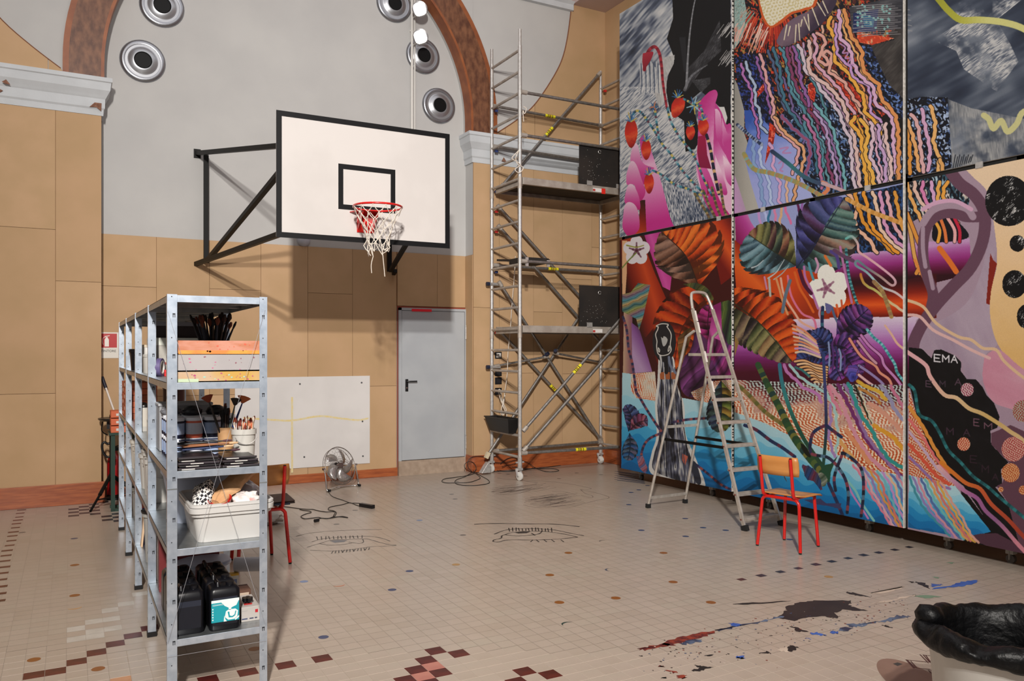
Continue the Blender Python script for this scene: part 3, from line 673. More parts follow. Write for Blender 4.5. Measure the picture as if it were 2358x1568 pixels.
for pth in (Zc([(460, 815, 0, 10.2), (350, 775, 0, 10.22), (325, 730, 0, 10.22), (345, 690, 0, 10.22), (400, 672, 0, 10.22), (450, 700, 0, 10.22), (475, 760, 0, 10.2), (440, 815, 0, 10.2)]),
            Zc([(440, 815, 0, 10.2), (380, 760, 0, 10.21), (365, 690, 0, 10.21), (400, 630, 0, 10.21), (480, 605, 0, 10.21), (600, 620, 0, 10.21), (690, 680, 0, 10.21), (860, 680, 0, 10.2), (1000, 650, 0, 10.2), (1130, 690, 0, 10.2), (1230, 765, 0, 10.15)]),
            Zc([(780, 700, 0, 10.2), (860, 640, 0, 10.21), (950, 620, 0, 10.21), (1010, 660, 0, 10.21), (960, 700, 0, 10.2), (860, 720, 0, 10.2), (800, 740, 0, 10.18)])):
    obj('cord', MB().tube(smoothpts([OY(p[0], p[1], p[3]) for p in pth], 5), .0045, 6), CAB, t)
Zf = lambda pts: [(710 + p[0] / 7.13, 1000 + p[1] / 7.13) + tuple(p[2:]) for p in pts]
t = floor_cable('power_cable', 'black mains cable snaking from the floor fan to a plug block', [
    Zf([(285, 880, .02), (320, 930), (375, 1010), (450, 1050), (560, 1085), (680, 1130), (760, 1135), (840, 1138)]),
    Zf([(860, 1190), (780, 1165), (680, 1130), (560, 1160), (400, 1190), (340, 1210), (330, 1245), (420, 1265), (460, 1295), (430, 1350)]),
    [(625, 1166), (660, 1168), (690, 1172)] + Zf([(0, 1238), (80, 1240), (180, 1265), (300, 1280), (400, 1275), (440, 1290), (415, 1360), (560, 1355), (650, 1375), (500, 1362), (350, 1385), (230, 1385), (160, 1370), (0, 1390)]) + [(700, 1195), (693, 1190), (705, 1184), (716, 1181), (714, 1178), (700, 1176), (690, 1174)],
    Zf([(150, 1420), (200, 1385), (320, 1390), (420, 1355)])], r=.0042)
a = FL(830, 1162, .02); b = FL(860, 1167, .02)
obj('plug_block', MB().bar(a, b, .05, .04), BLACKP, t, bevel=.006)
a = FL(729, 1199, .015); obj('plug', MB().cyl(a - Vector((.02, .0, 0)), a + Vector((.025, .02, 0)), .017, 10), BLACKP, t)
# ================================================================ floor fan
def fan():
    c = Vector((2.95, 9.86, .285)); n = Vector((.40, -.86, .30)).normalized(); a = Vector((.907, .42, 0)).normalized(); b = a.cross(n) * -1; b = n.cross(a)
    t = thing('floor_fan', 'chrome wire floor fan tilted back on its tubular stand beside the white board', 'fan', (2.95, 9.88, 0))
    R = .235
    ring = lambda r, d, k=48: [c + n * d + a * r * math.cos(2 * math.pi * i / k) + b * r * math.sin(2 * math.pi * i / k) for i in range(k)]
    DC = mat('fan_wire', '8D8580', 0.35, 0.8)
    obj('guard_ring', MB().tube(ring(R, 0), .0055, 8, closed=True).tube(ring(R * .97, -.05), .003, 6, closed=True), DC, t, smooth=60)
    g1 = MB()
    for r in (.05, .11, .17): g1.tube(ring(r, .035 - r * .1, 36), .0013, 4, closed=True)
    for k in range(28):
        th = 2 * math.pi * k / 28; u = a * math.cos(th) + b * math.sin(th)
        g1.tube([c + n * .04 + u * .035, c + n * .032 + u * .15, c + u * R], .0008, 4); g1.tube([c - n * .1 + u * .06, c - n * .1 + u * .19, c - n * .05 + u * R * .97, c + u * R], .0008, 4)
    o = obj('guard_wires', g1, DC, t)
    obj('hub', MB().lathe([(0, .03), (.03, .03), (.036, .02), (.036, -.03), (0, -.03)], c, 18, n), mat('fan_hub', '7B6A66', 0.3, 0.7), t, smooth=40)
    obj('motor', MB().lathe([(0, -.17), (.04, -.165), (.055, -.14), (.055, -.06), (.03, -.05)], c, 18, n), BLACKP, t, smooth=40)
    BLM = mat('fan_blade', 'B9B4B2', 0.28, 0.75)
    for k in range(5):
        th0 = 2 * math.pi * k / 5 + .35; m = MB(); rows = 7; vs = []
        for i in range(rows):
            r = .03 + .185 * i / (rows - 1); wd = .25 + .75 * math.sin(math.pi * (i + .6) / (rows + .3)); cen_ = th0 + .9 * (r / .2) ** 1.3
            for s in (-1, 0, 1):
                th = cen_ + s * .5 * wd; vs.append(c + n * (s * .028 - .005) + (a * math.cos(th) + b * math.sin(th)) * r)
        fs = [(i * 3 + j, i * 3 + j + 1, i * 3 + j + 4, i * 3 + j + 3) for i in range(rows - 1) for j in (0, 1)]
        o = obj('blade', m.add(vs, fs), BLM, t, smooth=80); s_ = o.modifiers.new('s', 'SOLIDIFY'); s_.thickness = .002
    f = Vector((a.x, a.y, 0)); bk = Vector((-n.x, -n.y, 0)).normalized()
    base_ = Vector((c.x, c.y, 0)) + bk * -.05
    st = MB(); 
    L_, R_ = base_ - f * .27, base_ + f * .27
    up = lambda s, d, z: base_ + f * s + bk * d + Vector((0, 0, z))
    st.tube(smoothpts([up(-.25, .05, .27), up(-.255, .02, .14), up(-.26, 0, .03), up(-.24, -.02, .013), up(-.2, .03, .012), up(0, .1, .012), up(.2, .03, .012), up(.24, -.02, .013), up(.26, 0, .03), up(.255, .02, .14), up(.25, .05, .27)], 4), .0085, 8)
    st.tube([up(-.3, -.04, .012), up(.0, .06, .012)], .007, 6)
    obj('stand', st, CHROME, t, smooth=60)
    for s in (-.245, .245): obj('foot_cap', MB().cyl(up(s, -.045, .016), up(s, .0, .016), .016, 10), RUBBER, t)
    for s in (-.25, .25): obj('pivot_screw', MB().cyl(up(s, .05, .27), up(s * 1.1, .05, .27), .014, 10), CHROME, t)
fan()
# ================================================================ school chairs (local: faces +Y)
SEATW = mat('beech_ply', 'C98B4C', 0.4, 0, 'BD7C3E', 3.0, (0.35, 0.65), stretch=(1, 6, 6), coat=0.15)
def chair(name, label, loc, rz, seatlabel=None):
    t = thing(name, label, 'chair', (0, 0, 0), 0, group='red school chairs')
    r = .0142
    def U(y, sp, nm):
        h = .445; fx = .80 if nm == 'front' else 1.0
        p = [(-.205 - sp, y - (.03 if nm == 'rear' else -.02), .012), (-.178, y, h - .07)] + [(-.178 + .055 * (1 - math.cos(q)), y, h - .055 + .055 * math.sin(q)) for q in (0.4, .9, 1.3)] + [(-.11, y, h)]
        p = [(x * (fx if z < .42 else (1 + fx) / 2), yy, z) for x, yy, z in p]; pl = p + [(-x, yy, z) for x, yy, z in p[::-1]]
        u = obj('leg_frame', MB().tube(pl, r, 10), REDP, t, smooth=60)
        for s in (-1, 1): obj('leg_cap', MB().cyl((s * (.205 + sp) * fx, y - (.03 if nm == 'rear' else -.02), 0), (s * (.204 + sp) * fx, y - (.0295 if nm == 'rear' else -.02), .02), .0125, 10), RUBBER, u)
    U(-.16, 0, 'rear'); U(.16, 0, 'front')
    for s in (-1, 1):
        obj('side_rail', MB().cyl((s * .125, -.16, .447), (s * .125, .16, .447), .009, 8), REDP, t, smooth=60)
        bp = obj('back_post', MB().tube(smoothpts([(s * .145, -.12, .452), (s * .145, -.175, .462), (s * .145, -.2, .50), (s * .145, -.222, .64), (s * .145, -.245, .80)], 4), r, 10), REDP, t, smooth=60)
        obj('post_cap', MB().cyl((s * .145, -.245, .80), (s * .145, -.2455, .806), .0112, 10), BLACKP, bp)
    st = MB(); nx, ny = 8, 8; vs = []
    for i in range(ny + 1):
        for j in range(nx + 1):
            u = j / nx * 2 - 1; v = i / ny * 2 - 1; wd = .20 - .02 * max(0, -v)
            x = u * wd; y = -.0 + v * .19
            rr_ = .05; 
            if abs(u) > .8 and abs(v) > .8: x *= .965; y = v * .19 * .965
            z = .463 - .012 * (1 - u * u) * (1 - v * v) - (.02 * max(0, v - .7) / .3) + .012 * max(0, -v - .5) / .5
            vs.append((x, y + .01, z))
    fs = [(i * (nx + 1) + j, i * (nx + 1) + j + 1, (i + 1) * (nx + 1) + j + 1, (i + 1) * (nx + 1) + j) for i in range(ny) for j in range(nx)]
    o = obj('seat', st.add(vs, fs), SEATW, t, smooth=80); s_ = o.modifiers.new('s', 'SOLIDIFY'); s_.thickness = .011; s_.offset = 1
    bk = MB(); vs = []; nx = 10
    for i in range(5):
        for j in range(nx + 1):
            u = j / nx * 2 - 1; z = .645 + .165 * i / 4; x = u * (.198 if 0 < i < 4 else .190)
            vs.append((x, -.222 - .145 * (z - .64) + .013 - .0 + .03 * u * u * 1.0 + .004 - .012, z))
    fs = [(i * (nx + 1) + j, i * (nx + 1) + j + 1, (i + 1) * (nx + 1) + j + 1, (i + 1) * (nx + 1) + j) for i in range(4) for j in range(nx)]
    o = obj('backrest', bk.add(vs, fs), SEATW, t, smooth=80); s_ = o.modifiers.new('s', 'SOLIDIFY'); s_.thickness = .009; s_.offset = -1
    t.location = loc; t.rotation_euler.z = rz
    return t
ch = chair('school_chair', 'red tubular school chair with empty plywood seat in front of the mural', (5.535, 5.045, 0), math.radians(-90 + 12))
dup(ch, (1.335, 6.74, 0), math.radians(4), 'red tubular school chair standing behind the metal shelving')
# ================================================================ step ladder
def ladder():
    t = thing('step_ladder', 'aluminium step ladder with seven treads standing before the mural', 'ladder', (5.86, 6.35, 0))
    yz = lambda z: 5.69 + .36 * z
    xl = lambda z: 5.64 + .014 * z; xr = lambda z: 6.126 - .085 * z
    top = 2.33
    LAD = mat('ladder_aluminium', 'C2BBB2', 0.36, 0.5, 'B3ABA2', 18)
    rl = MB(); 
    P = [(xl(0.03), yz(.03), .03), (xl(1.2), yz(1.2), 1.2), (xl(2.15), yz(2.15), 2.15), (xl(2.2) + .02, yz(2.27), 2.27), (xl(2.2) + .06, yz(2.32), 2.325), (xr(2.2) - .06, yz(2.32), 2.325), (xr(2.2) - .02, yz(2.27), 2.27), (xr(2.15), yz(2.15), 2.15), (xr(1.2), yz(1.2), 1.2), (xr(.03), yz(.03), .03)]
    L_ = obj('rail', MB().bar(P[0], P[2], .022, .040, (0, 1, 0)), LAD, t, bevel=.004); Rr = obj('rail', MB().bar(P[9], P[7], .022, .040, (0, 1, 0)), LAD, t, bevel=.004)
    obj('top_hoop', MB().tube(smoothpts([Vector(p) for p in P[2:8]], 4), .016, 10), LAD, t, smooth=60)
    for i in range(7):
        z = .113 + .2245 * i; d = .075
        tr = obj('tread', MB().box((xl(z) + .013, yz(z) - .03, z - .028), (xr(z) - .013, yz(z) + .055, z)), LAD, t, bevel=.003)
        gm = MB()
        for q in range(5): gm.box((xl(z) + .016, yz(z) - .026 + q * .016, z), (xr(z) - .016, yz(z) - .018 + q * .016, z + .002))
        obj('grip_ribs', gm, ALU2, tr)
        for s, X in ((-1, xl(z) - .014), (1, xr(z) + .014)): obj('rivet', MB().cyl((X, yz(z), z - .014), (X + s * .004, yz(z), z - .014), .008, 8), flat('6E2A22', .5), tr)
    z = 1.69; obj('platform', MB().box((xl(z) + .013, yz(z) - .02, z - .03), (xr(z) - .013, yz(z) + .24, z)), LAD, t, bevel=.003)
    hz = 1.92; rfL, rfR = Vector((5.537, 7.03, 0)), Vector((6.075, 7.05, 0))
    for s, ft, hx in ((-1, rfL, xl(hz) - .02), (1, rfR, xr(hz) + .02)):
        hp = Vector((hx, yz(hz) + .03, hz)); kn = Vector((hx + (-.02 if s < 0 else .01), yz(hz) + .13, hz - .06))
        fp = ft + Vector((0, -.0, .03))
        lg = obj('rear_leg', MB().tube(smoothpts([hp, kn], 3) + [kn.lerp(fp, .12), fp], .0155, 8), LAD, t, smooth=60)
        obj('rubber_foot', MB().bar(ft, ft + Vector((0, 0, .045)), .04, .045), RUBBER, lg)
    for k in (.06, .47):
        a = rfL.lerp(Vector((xl(hz), yz(hz) + .13, hz)), k); b = rfR.lerp(Vector((xr(hz), yz(hz) + .13, hz)), k)
        obj('cross_bar', MB().bar(a, b, .012, .03), LAD, t)
    for X, Y in ((5.64, 5.69), (6.126, 5.69)): obj('rubber_foot', MB().bar((X, Y - .008, 0), (X, Y + .01, .05), .042, .065, (0, 1, 0)), RUBBER, t)
    for s, q, X in ((0, rfL, xl), (1, rfR, xr)):
        a = q.lerp(Vector((X(hz), yz(hz) + .13, hz)), .40); obj('safety_strap', MB().bar(a, (X(.75), yz(.75), .76), .006, .03), BLACKM, t)
    for z in (2.02, 1.9, 1.6, 1.3): obj('warning_label', MB().bar((xl(z) - .0, yz(z) - .0285, z), (xl(z + .1), yz(z + .1) - .0285, z + .11), .022, .002, (0, 1, 0)), flat('D5CFC8', .5), L_)
ladder()
# ================================================================ bin with black bag
def bin_bag():
    C0 = Vector((3.43, 1.98, 0))
    t = thing('waste_bin', 'large white round bin at the lower right corner holding a black bag', 'bin', C0)
    obj('bin_body', MB().lathe([(.0, 0), (.23, 0), (.245, .02), (.285, .5), (.295, .51), (.295, .53), (.28, .53), (.235, .03), (0, .03)], C0, 40), mat('bin_white', 'C9C6C0', 0.45, 0, 'BFBCB6', 5), t, smooth=50)
    BAG = mat('bin_bag', '030304', 0.45, 0, '060608', 12, bump=0.9, bscale=22, spec=0.25)
    t2 = thing('rubbish_bag', 'crumpled black plastic bag draped over the rim of the white bin', 'bag', C0 + Vector((0, 0, .3)))
    prof = [(.300, .492), (.322, .478), (.342, .488), (.348, .52), (.33, .55), (.295, .565), (.26, .558), (.245, .50), (.235, .40), (.22, .22), (.16, .16), (.02, .15)]
    n = 160; vs = []
    from mathutils import noise
    for i, (r, z) in enumerate(prof):
        for j in range(n):
            th = 2 * math.pi * j / n; q = noise.noise(Vector((math.cos(th) * 2.6, math.sin(th) * 2.6, i * .55 + 3)))
            q2 = noise.noise(Vector((math.cos(th) * 11, math.sin(th) * 9, i * 1.1))) + .7 * noise.noise(Vector((math.cos(th) * 25, math.sin(th) * 20, i * 2.3)))
            rr_ = r * (1 + .05 * q + .022 * q2); zz = z + .03 * q + .012 * q2
            if i == 0: zz = z + .03 * q + .02 * q2 - .01 ; rr_ = max(rr_, .30)
            if 3 < i < 6: zz += .02 * noise.noise(Vector((math.cos(th) * 2, math.sin(th) * 2, 9)))
            vs.append(C0 + Vector((rr_ * math.cos(th), rr_ * math.sin(th), zz)))
    fs = [(i * n + j, i * n + (j + 1) % n, (i + 1) * n + (j + 1) % n, (i + 1) * n + j) for i in range(len(prof) - 1) for j in range(n)]
    fs.append(tuple((len(prof) - 1) * n + j for j in range(n)))
    o = obj('bag_film', MB().add(vs, fs), BAG, t2, smooth=120)
    sb = o.modifiers.new('sub', 'SUBSURF'); sb.levels = sb.render_levels = 1
    k = C0 + Vector((-.10, .255, .575))
    kn = MB().lathe([(0, .04), (.04, .035), (.06, .0), (.05, -.04), (0, -.05)], C0 + Vector((-.20, .20, .585)), 14, (.2, .1, 1))
    obj('bag_knot', kn, BAG, t2, smooth=90)
bin_bag()
# ================================================================ inlays, drawings and paint on the floor
def decal(name, polys, m, zz=.0006, label=None, ngon=True):
    mb = MB()
    for pl in polys:
        mb.add([FL(x, y, 0) + Vector((0, 0, zz)) for x, y in pl], [tuple(range(len(pl)))])
    o = obj(name, mb, m, floor, label=label); return o
DB = flat('3B4666', .35); DB2 = flat('6C7EA0', .35); DO = flat('86501F', .35); DG = flat('6B6560', .35); DK = flat('2A2830', .4)
def disc(x, y, r, m, nm='inlay_dot'):
    c = FL(x, y); mb = MB().add([(c.x + r * math.cos(k * math.pi / 10), c.y + r * math.sin(k * math.pi / 10), .0005) for k in range(20)], [tuple(range(20))])
    obj(nm, mb, m, floor)
def cres(x, y, r, m, a0=200, a1=380):
    c = FL(x, y); vs = []; n = 10
    for k in range(n + 1):
        a = math.radians(a0 + (a1 - a0) * k / n); w_ = .35 * math.sin(math.pi * k / n); vs.append((c.x + r * math.cos(a), c.y + r * math.sin(a), .0005))
    for k in range(n, -1, -1):
        a = math.radians(a0 + (a1 - a0) * k / n); w_ = .38 * math.sin(math.pi * k / n); vs.append((c.x + r * (1 - w_) * math.cos(a), c.y + r * (1 - w_) * math.sin(a), .0005))
    obj('inlay_crescent', MB().add(vs, [tuple(range(len(vs)))]), m, floor)
for x, y in ((943, 1315), (903, 1358), (745, 1467), (1477, 1221), (1578, 1194), (1619, 1215), (1671, 1221), (1579, 1235), (1818, 1242), (1448, 1162), (1471, 1128), (1491, 1118), (1453, 1134), (171, 1240)): disc(x, y, .031, DB)
for x, y in ((966, 1198), (700, 1339)): disc(x, y, .031, DB2)
for x, y in ((1309, 1273), (1266, 1324), (1288, 1387), (1418, 1377), (1528, 1273), (1550, 1340), (1637, 1387), (172, 1301), (172, 1371), (78, 1519), (226, 1540), (586, 1494)): disc(x, y, .034, DO)
for x, y in ((1050, 1300), (1908, 1328)): disc(x, y, .033, flat('A58050', .4))
for x, y in ((1066, 1232), (775, 1207), (818, 1175), (1150, 1090), (1170, 1092), (1210, 1096), (1287, 1102), (1384, 1093), (1328, 1089), (51, 1226), (1040, 1138), (1048, 1149), (1052, 1109)): disc(x, y, .03, DG)
for x, y, m, a in ((780, 1347, flat('B96A48', .4), 180), (1405, 1312, flat('4A5060', .4), 60), (1308, 1437, flat('1F3A36', .4), 20), (1390, 1246, DG, 20), (172, 1399, flat('C9965A', .4), 190)): cres(x, y, .042, m, a, a + 175)
# charcoal drawings: two eyes and a scribbled hand
INK = flat('2E2622', .7); INK2 = flat('5B5652', .7)
def line(mb, pts, wd=.007, zz=.0008):
    q = [FL(x, y, 0) for x, y in pts]; q = smoothpts(q, 4) if len(q) > 2 else q
    L1, R1 = [], []
    for i, p in enumerate(q):
        d = (q[min(i + 1, len(q) - 1)] - q[max(i - 1, 0)]); d = d.normalized() if d.length > 0 else Vector((1, 0, 0)); nn = Vector((-d.y, d.x, 0)) * (wd / 2 * (1.0 + .3 * math.sin(i * 1.7)))
        L1.append(p + nn + Vector((0, 0, zz))); R1.append(p - nn + Vector((0, 0, zz)))
    k = len(q); mb.add(L1 + R1, [(i, i + 1, k + i + 1, k + i) for i in range(k - 1)])
E8 = lambda *p: [(600 + a / 2.807, 1150 + b / 2.807) for a, b in p]
m = MB()
for p in (E8((1380, 161), (1500, 155), (1700, 158), (1900, 160), (2062, 176)), E8((1510, 225), (1600, 195), (1750, 188), (1900, 198), (2000, 218), (2090, 235)), E8((1590, 222), (1650, 212), (1800, 205), (1950, 222), (2050, 244)),
          E8((1590, 225), (1560, 235), (1555, 250), (1510, 262), (1505, 272), (1540, 275), (1600, 262), (1750, 262), (1900, 258), (2050, 244)), E8((1580, 228), (1650, 236), (1740, 232), (1800, 222), (1820, 205)), E8((1750, 218), (1775, 232))): line(m, p, .014)
line(m, E8((1380, 161), (1500, 156), (1700, 158), (1900, 160), (2062, 176)), .022, .0007)
for a in range(0, 14): x = 1610 + a * 21; line(m, E8((x, 208 - 4 * math.sin(a * .3)), (x - 6 + (a % 3) * 3, 185 - 3 * math.sin(a)), ), .009)
for a, x in enumerate((1760, 1800, 1850, 1900, 1960)): line(m, E8((x, 262), (x - 15, 275)) if a == 0 else E8((x - 20, 260), (x, 275)), .009)
obj('eye_drawing', m, INK, floor, label='charcoal drawing of an eye on the floor, right one')
decal('eye_drawing', [E8((1640, 212), (1700, 205), (1745, 208), (1720, 218), (1665, 220))], INK, .0007, label='dark iris of the drawn right eye')
m = MB()
for p in (E8((230, 238), (320, 218), (500, 202), (700, 195), (785, 194)), E8((330, 275), (400, 255), (500, 246), (600, 240), (700, 238), (780, 250), (838, 270)), E8((300, 310), (380, 285), (470, 262), (560, 260), (680, 255), (760, 275), (830, 292), (878, 295)),
          E8((320, 328), (450, 334), (560, 328), (700, 308), (800, 302), (878, 297)), E8((380, 285), (440, 295), (530, 292), (590, 282)), E8((660, 258), (665, 275), (640, 285), (600, 280), (570, 275))): line(m, p, .010)
for a in range(12): x = 370 + a * 26; line(m, E8((x, 262 - a), (x - 8 + (a % 3) * 4, 240 - a * .6)), .008)
for a in range(14): x = 470 + a * 18; line(m, E8((x, 333 - a * 1.7), (x - 12 + (a % 4) * 6, 350 - a * 1.8)), .008)
obj('eye_drawing', m, INK2, floor, label='charcoal drawing of an eye on the floor, left one beside the shelving')
decal('eye_drawing', [E8((445, 268), (500, 262), (560, 264), (540, 275), (480, 280))], flat('77777A', .7), .0007)
m = MB(); rr = random.Random(9); H = lambda *p: [(1010 + a / 5.484, 940 + b / 5.484) for a, b in p]
for k in range(34):
    u = rr.random(); x0 = 640 + rr.uniform(0, 350); y0 = 985 + rr.uniform(0, 95); ln_ = rr.uniform(150, 520)
    line(m, H((x0, y0 + 18), (x0 + ln_ / 2, y0 + rr.uniform(-8, 8)), (x0 + ln_, y0 - ln_ * .09 + rr.uniform(-6, 6))), rr.uniform(.006, .011))
for k in range(54):
    x0 = 1080 + rr.uniform(0, 380); y0 = 1110 + rr.uniform(0, 140) + max(0, (1250 - x0) * .1); ln_ = rr.uniform(150, 420)
    line(m, H((x0, y0), (x0 + ln_ / 2, y0 + rr.uniform(-4, 10) - ln_ * .05), (min(x0 + ln_, 1900), y0 - ln_ * .14)), rr.uniform(.006, .011))
line(m, H((740, 880), (850, 895), (1000, 905), (1120, 925), (1250, 940)), .02); line(m, H((1100, 915), (1400, 925), (1700, 965), (1930, 1015), (1800, 1030), (1950, 1060), (2140, 1115), (2130, 1140), (2040, 1155), (1850, 1200), (1650, 1255), (1500, 1260)), .010)
line(m, H((1790, 1025), (1850, 1075), (1940, 1105), (1930, 1130), (1800, 1100)), .010); line(m, H((1430, 1050), (1600, 1055), (1750, 1100)), .007); line(m, H((1080, 1190), (1200, 1160), (1450, 1130)), .008); line(m, H((1070, 1220), (1220, 1255), (1400, 1250)), .008)
obj('hand_drawing', m, flat('86756A', .8), floor, label='scribbled charcoal drawing of hands on the floor before the scaffold')
# paint splashes
def blob(pts, seed=0, amp=.012, sub=5, conv=None):
    q = [FL(x, y, 0) for x, y in pts]; r = random.Random(seed); out = []
    for i, p in enumerate(q):
        n = q[(i + 1) % len(q)]
        for k in range(sub):
            v = p.lerp(n, k / sub); out.append(v + Vector((r.uniform(-amp, amp), r.uniform(-amp, amp), 0)))
    return out
def splash(m_, shapes, zz, label, amp=.013):
    mb = MB()
    for i, s in enumerate(shapes):
        q = blob(s, i + int(zz * 1e5), amp); mb.add([v + Vector((0, 0, zz)) for v in q], [tuple(range(len(q)))])
    obj('paint_splash', mb, m_, floor, label=label)
Q = lambda *p: [(1400 + a / 2.4614, 1200 + b / 2.4614) for a, b in p]
splash(mat('paint_umber', '2C2625', .5, 0, '231E20', 6), [Q((960, 545), (1010, 510), (1010, 490), (1060, 465), (1150, 452), (1260, 450), (1380, 452), (1370, 475), (1400, 490), (1490, 510), (1420, 508), (1330, 500), (1290, 520), (1300, 550), (1230, 540), (1130, 548), (1060, 565), (990, 555)), Q((1345, 402), (1400, 405), (1490, 430), (1430, 425), (1370, 412)), Q((1035, 595), (1060, 600), (1140, 628), (1070, 625)), Q((1730, 340), (1790, 350), (1830, 385), (1790, 370), (1750, 350))], .0010, 'large dark brown paint splash on the floor', .012)
splash(mat('paint_rust', '8A3420', .45, 0, '521A1A', 22, (.42, .58)), [Q((160, 725), (260, 705), (330, 690), (360, 700), (300, 712), (200, 732)), Q((300, 695), (400, 660), (500, 635), (620, 622), (560, 650), (470, 675), (380, 700), (340, 712)), Q((330, 845), (390, 855), (370, 862)), Q((390, 880), (440, 872), (445, 890), (400, 895)), Q((285, 820), (315, 818), (310, 826))], .0012, 'rust red smear of paint on the floor')
splash(mat('paint_slateblue', '5B6C86', .45, 0, '2B3048', 9, (.4, .6)), [Q((380, 685), (460, 670), (530, 672), (520, 685), (430, 700)), Q((600, 620), (700, 595), (850, 570), (950, 545), (1000, 540), (900, 570), (760, 595), (640, 622)), Q((1350, 585), (1450, 580), (1530, 565), (1520, 575), (1430, 598), (1380, 602)), Q((1280, 625), (1340, 598), (1390, 610), (1340, 625)), Q((1520, 570), (1640, 535), (1720, 540), (1600, 570))], .0011, 'slate blue streaks of paint on the floor')
splash(mat('paint_blue', '2C4F9E', .45, 0, '3C62B0', 9), [Q((1140, 635), (1190, 630), (1240, 650), (1200, 652)), Q((1265, 622), (1300, 625), (1300, 640), (1270, 635)), Q((1120, 665), (1150, 665), (1150, 675)), Q((725, 768), (770, 766), (770, 776), (735, 778)), Q((1830, 385), (1940, 365), (2000, 345), (2100, 335), (2090, 350), (2010, 370), (1950, 375)), Q((680, 580), (720, 578), (765, 590), (720, 600)), Q((1830, 355), (1900, 360), (1850, 375))], .0013, 'bright blue dabs of paint on the floor')
splash(mat('paint_pale', 'C9B8A8', .5, 0, 'BFAE9E', 9), [Q((1480, 470), (1600, 445), (1740, 415), (1740, 425), (1600, 455)), Q((1470, 410), (1560, 395), (1680, 370), (1660, 385), (1540, 410)), Q((960, 730), (1010, 718), (1060, 735), (1000, 740))], .0009, 'pale streaks of paint on the floor')
splash(mat('paint_green', '6F8A72', .5), [Q((1730, 425), (1800, 418), (1890, 428), (1800, 438)), Q((1830, 315), (1880, 318), (1870, 326)), Q((1915, 235), (1965, 234), (1950, 242))], .0009, 'grey green smear of paint on the floor', .006)
splash(mat('paint_black', '1A1817', .5), [Q((1010, 715), (1040, 705), (1080, 715), (1050, 740), (1020, 735)), Q((470, 845), (520, 835), (490, 815), (530, 822), (595, 828), (560, 838), (530, 850), (480, 852)), Q((860, 750), (900, 738), (925, 752), (890, 748)), Q((545, 765), (600, 755), (590, 766)), Q((300, 888), (330, 882), (325, 893)), Q((1550, 590), (1580, 590), (1615, 606), (1580, 602)), Q((700, 470), (800, 462), (900, 460), (1050, 450), (900, 468), (760, 474)), Q((175, 763), (195, 763), (190, 767)), Q((1700, 340), (1740, 345), (1720, 350))], .0012, 'black marks of paint on the floor', .008)
mb = MB(); rr = random.Random(3)
for k in range(260):
    u = rr.random(); bx, by = Q((200 + 1500 * u, 800 - 330 * u + rr.gauss(0, 58)))[0]
    if by > 1566 or bx > 2340: continue
    c = FL(bx, by); s = rr.uniform(.002, .0075); n = 7
    mb.mi = rr.choice((0, 0, 1, 2, 3)); mb.add([(c.x + s * rr.uniform(.6, 1.3) * math.cos(6.283 * q / n), c.y + s * rr.uniform(.6, 1.3) * math.sin(6.283 * q / n), .0015) for q in range(n)], [tuple(range(n))])
o = obj('paint_drips', mb, [flat('3A302C', .5), flat('7C3426', .5), flat('42506E', .5), flat('C7B9AB', .5)], floor); o['kind'] = 'stuff'
# flat brown ellipse and a printed mark beside the bin
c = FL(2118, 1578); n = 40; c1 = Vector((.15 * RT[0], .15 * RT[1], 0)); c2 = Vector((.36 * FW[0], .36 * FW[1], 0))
obj('floor_patch', MB().add([tuple(c + c1 * math.cos(6.2832 * k / n) + c2 * math.sin(6.2832 * k / n) + Vector((0, 0, .0006))) for k in range(n)], [tuple(range(n))]), mat('patch_brown', '866B5E', .4, 0, '7E6456', 6), floor, label='round brown patch on the floor left of the bin')
Bq = lambda *p: [(2000 + a / 6.587, 1360 + b / 6.587) for a, b in p]
m = MB()
for p in (((570, 1050), (690, 1180)), ((590, 1055), (710, 1175)), ((640, 1070), (730, 1170)), ((780, 970), (910, 1100)), ((830, 975), (930, 1090)), ((870, 985), (965, 1120)), ((560, 1050), (880, 1085)), ((720, 1175), (930, 1195)), ((910, 1210), (1000, 1300)), ((950, 1205), (1060, 1310)), ((990, 1205), (1075, 1290)), ((820, 975), (1020, 1000))):
    line(m, Bq(*p), .006, .0012)
decal('floor_patch', [Bq((370, 1110), (440, 1090), (520, 1115), (440, 1145))], flat('3B3A38', .5), .0009, label='small dark mark in the brown patch')
obj('floor_mark', m, flat('4A2A26', .5), floor, label='dark zigzag mark on the floor beside the bin')
# masking stripes on the floor at the mural's left end
m = MB()
for k in range(14):
    y0 = 1090 + k * 1.6; line(m, [(1415 + (k % 3) * 6, y0 - 5), (1480 + k * .4, y0 + 3)], .02, .001)
obj('brush_marks', m, mat('brush_slate', '4C4F63', .6), floor, label='slate blue brush strokes on the floor under the mural end')
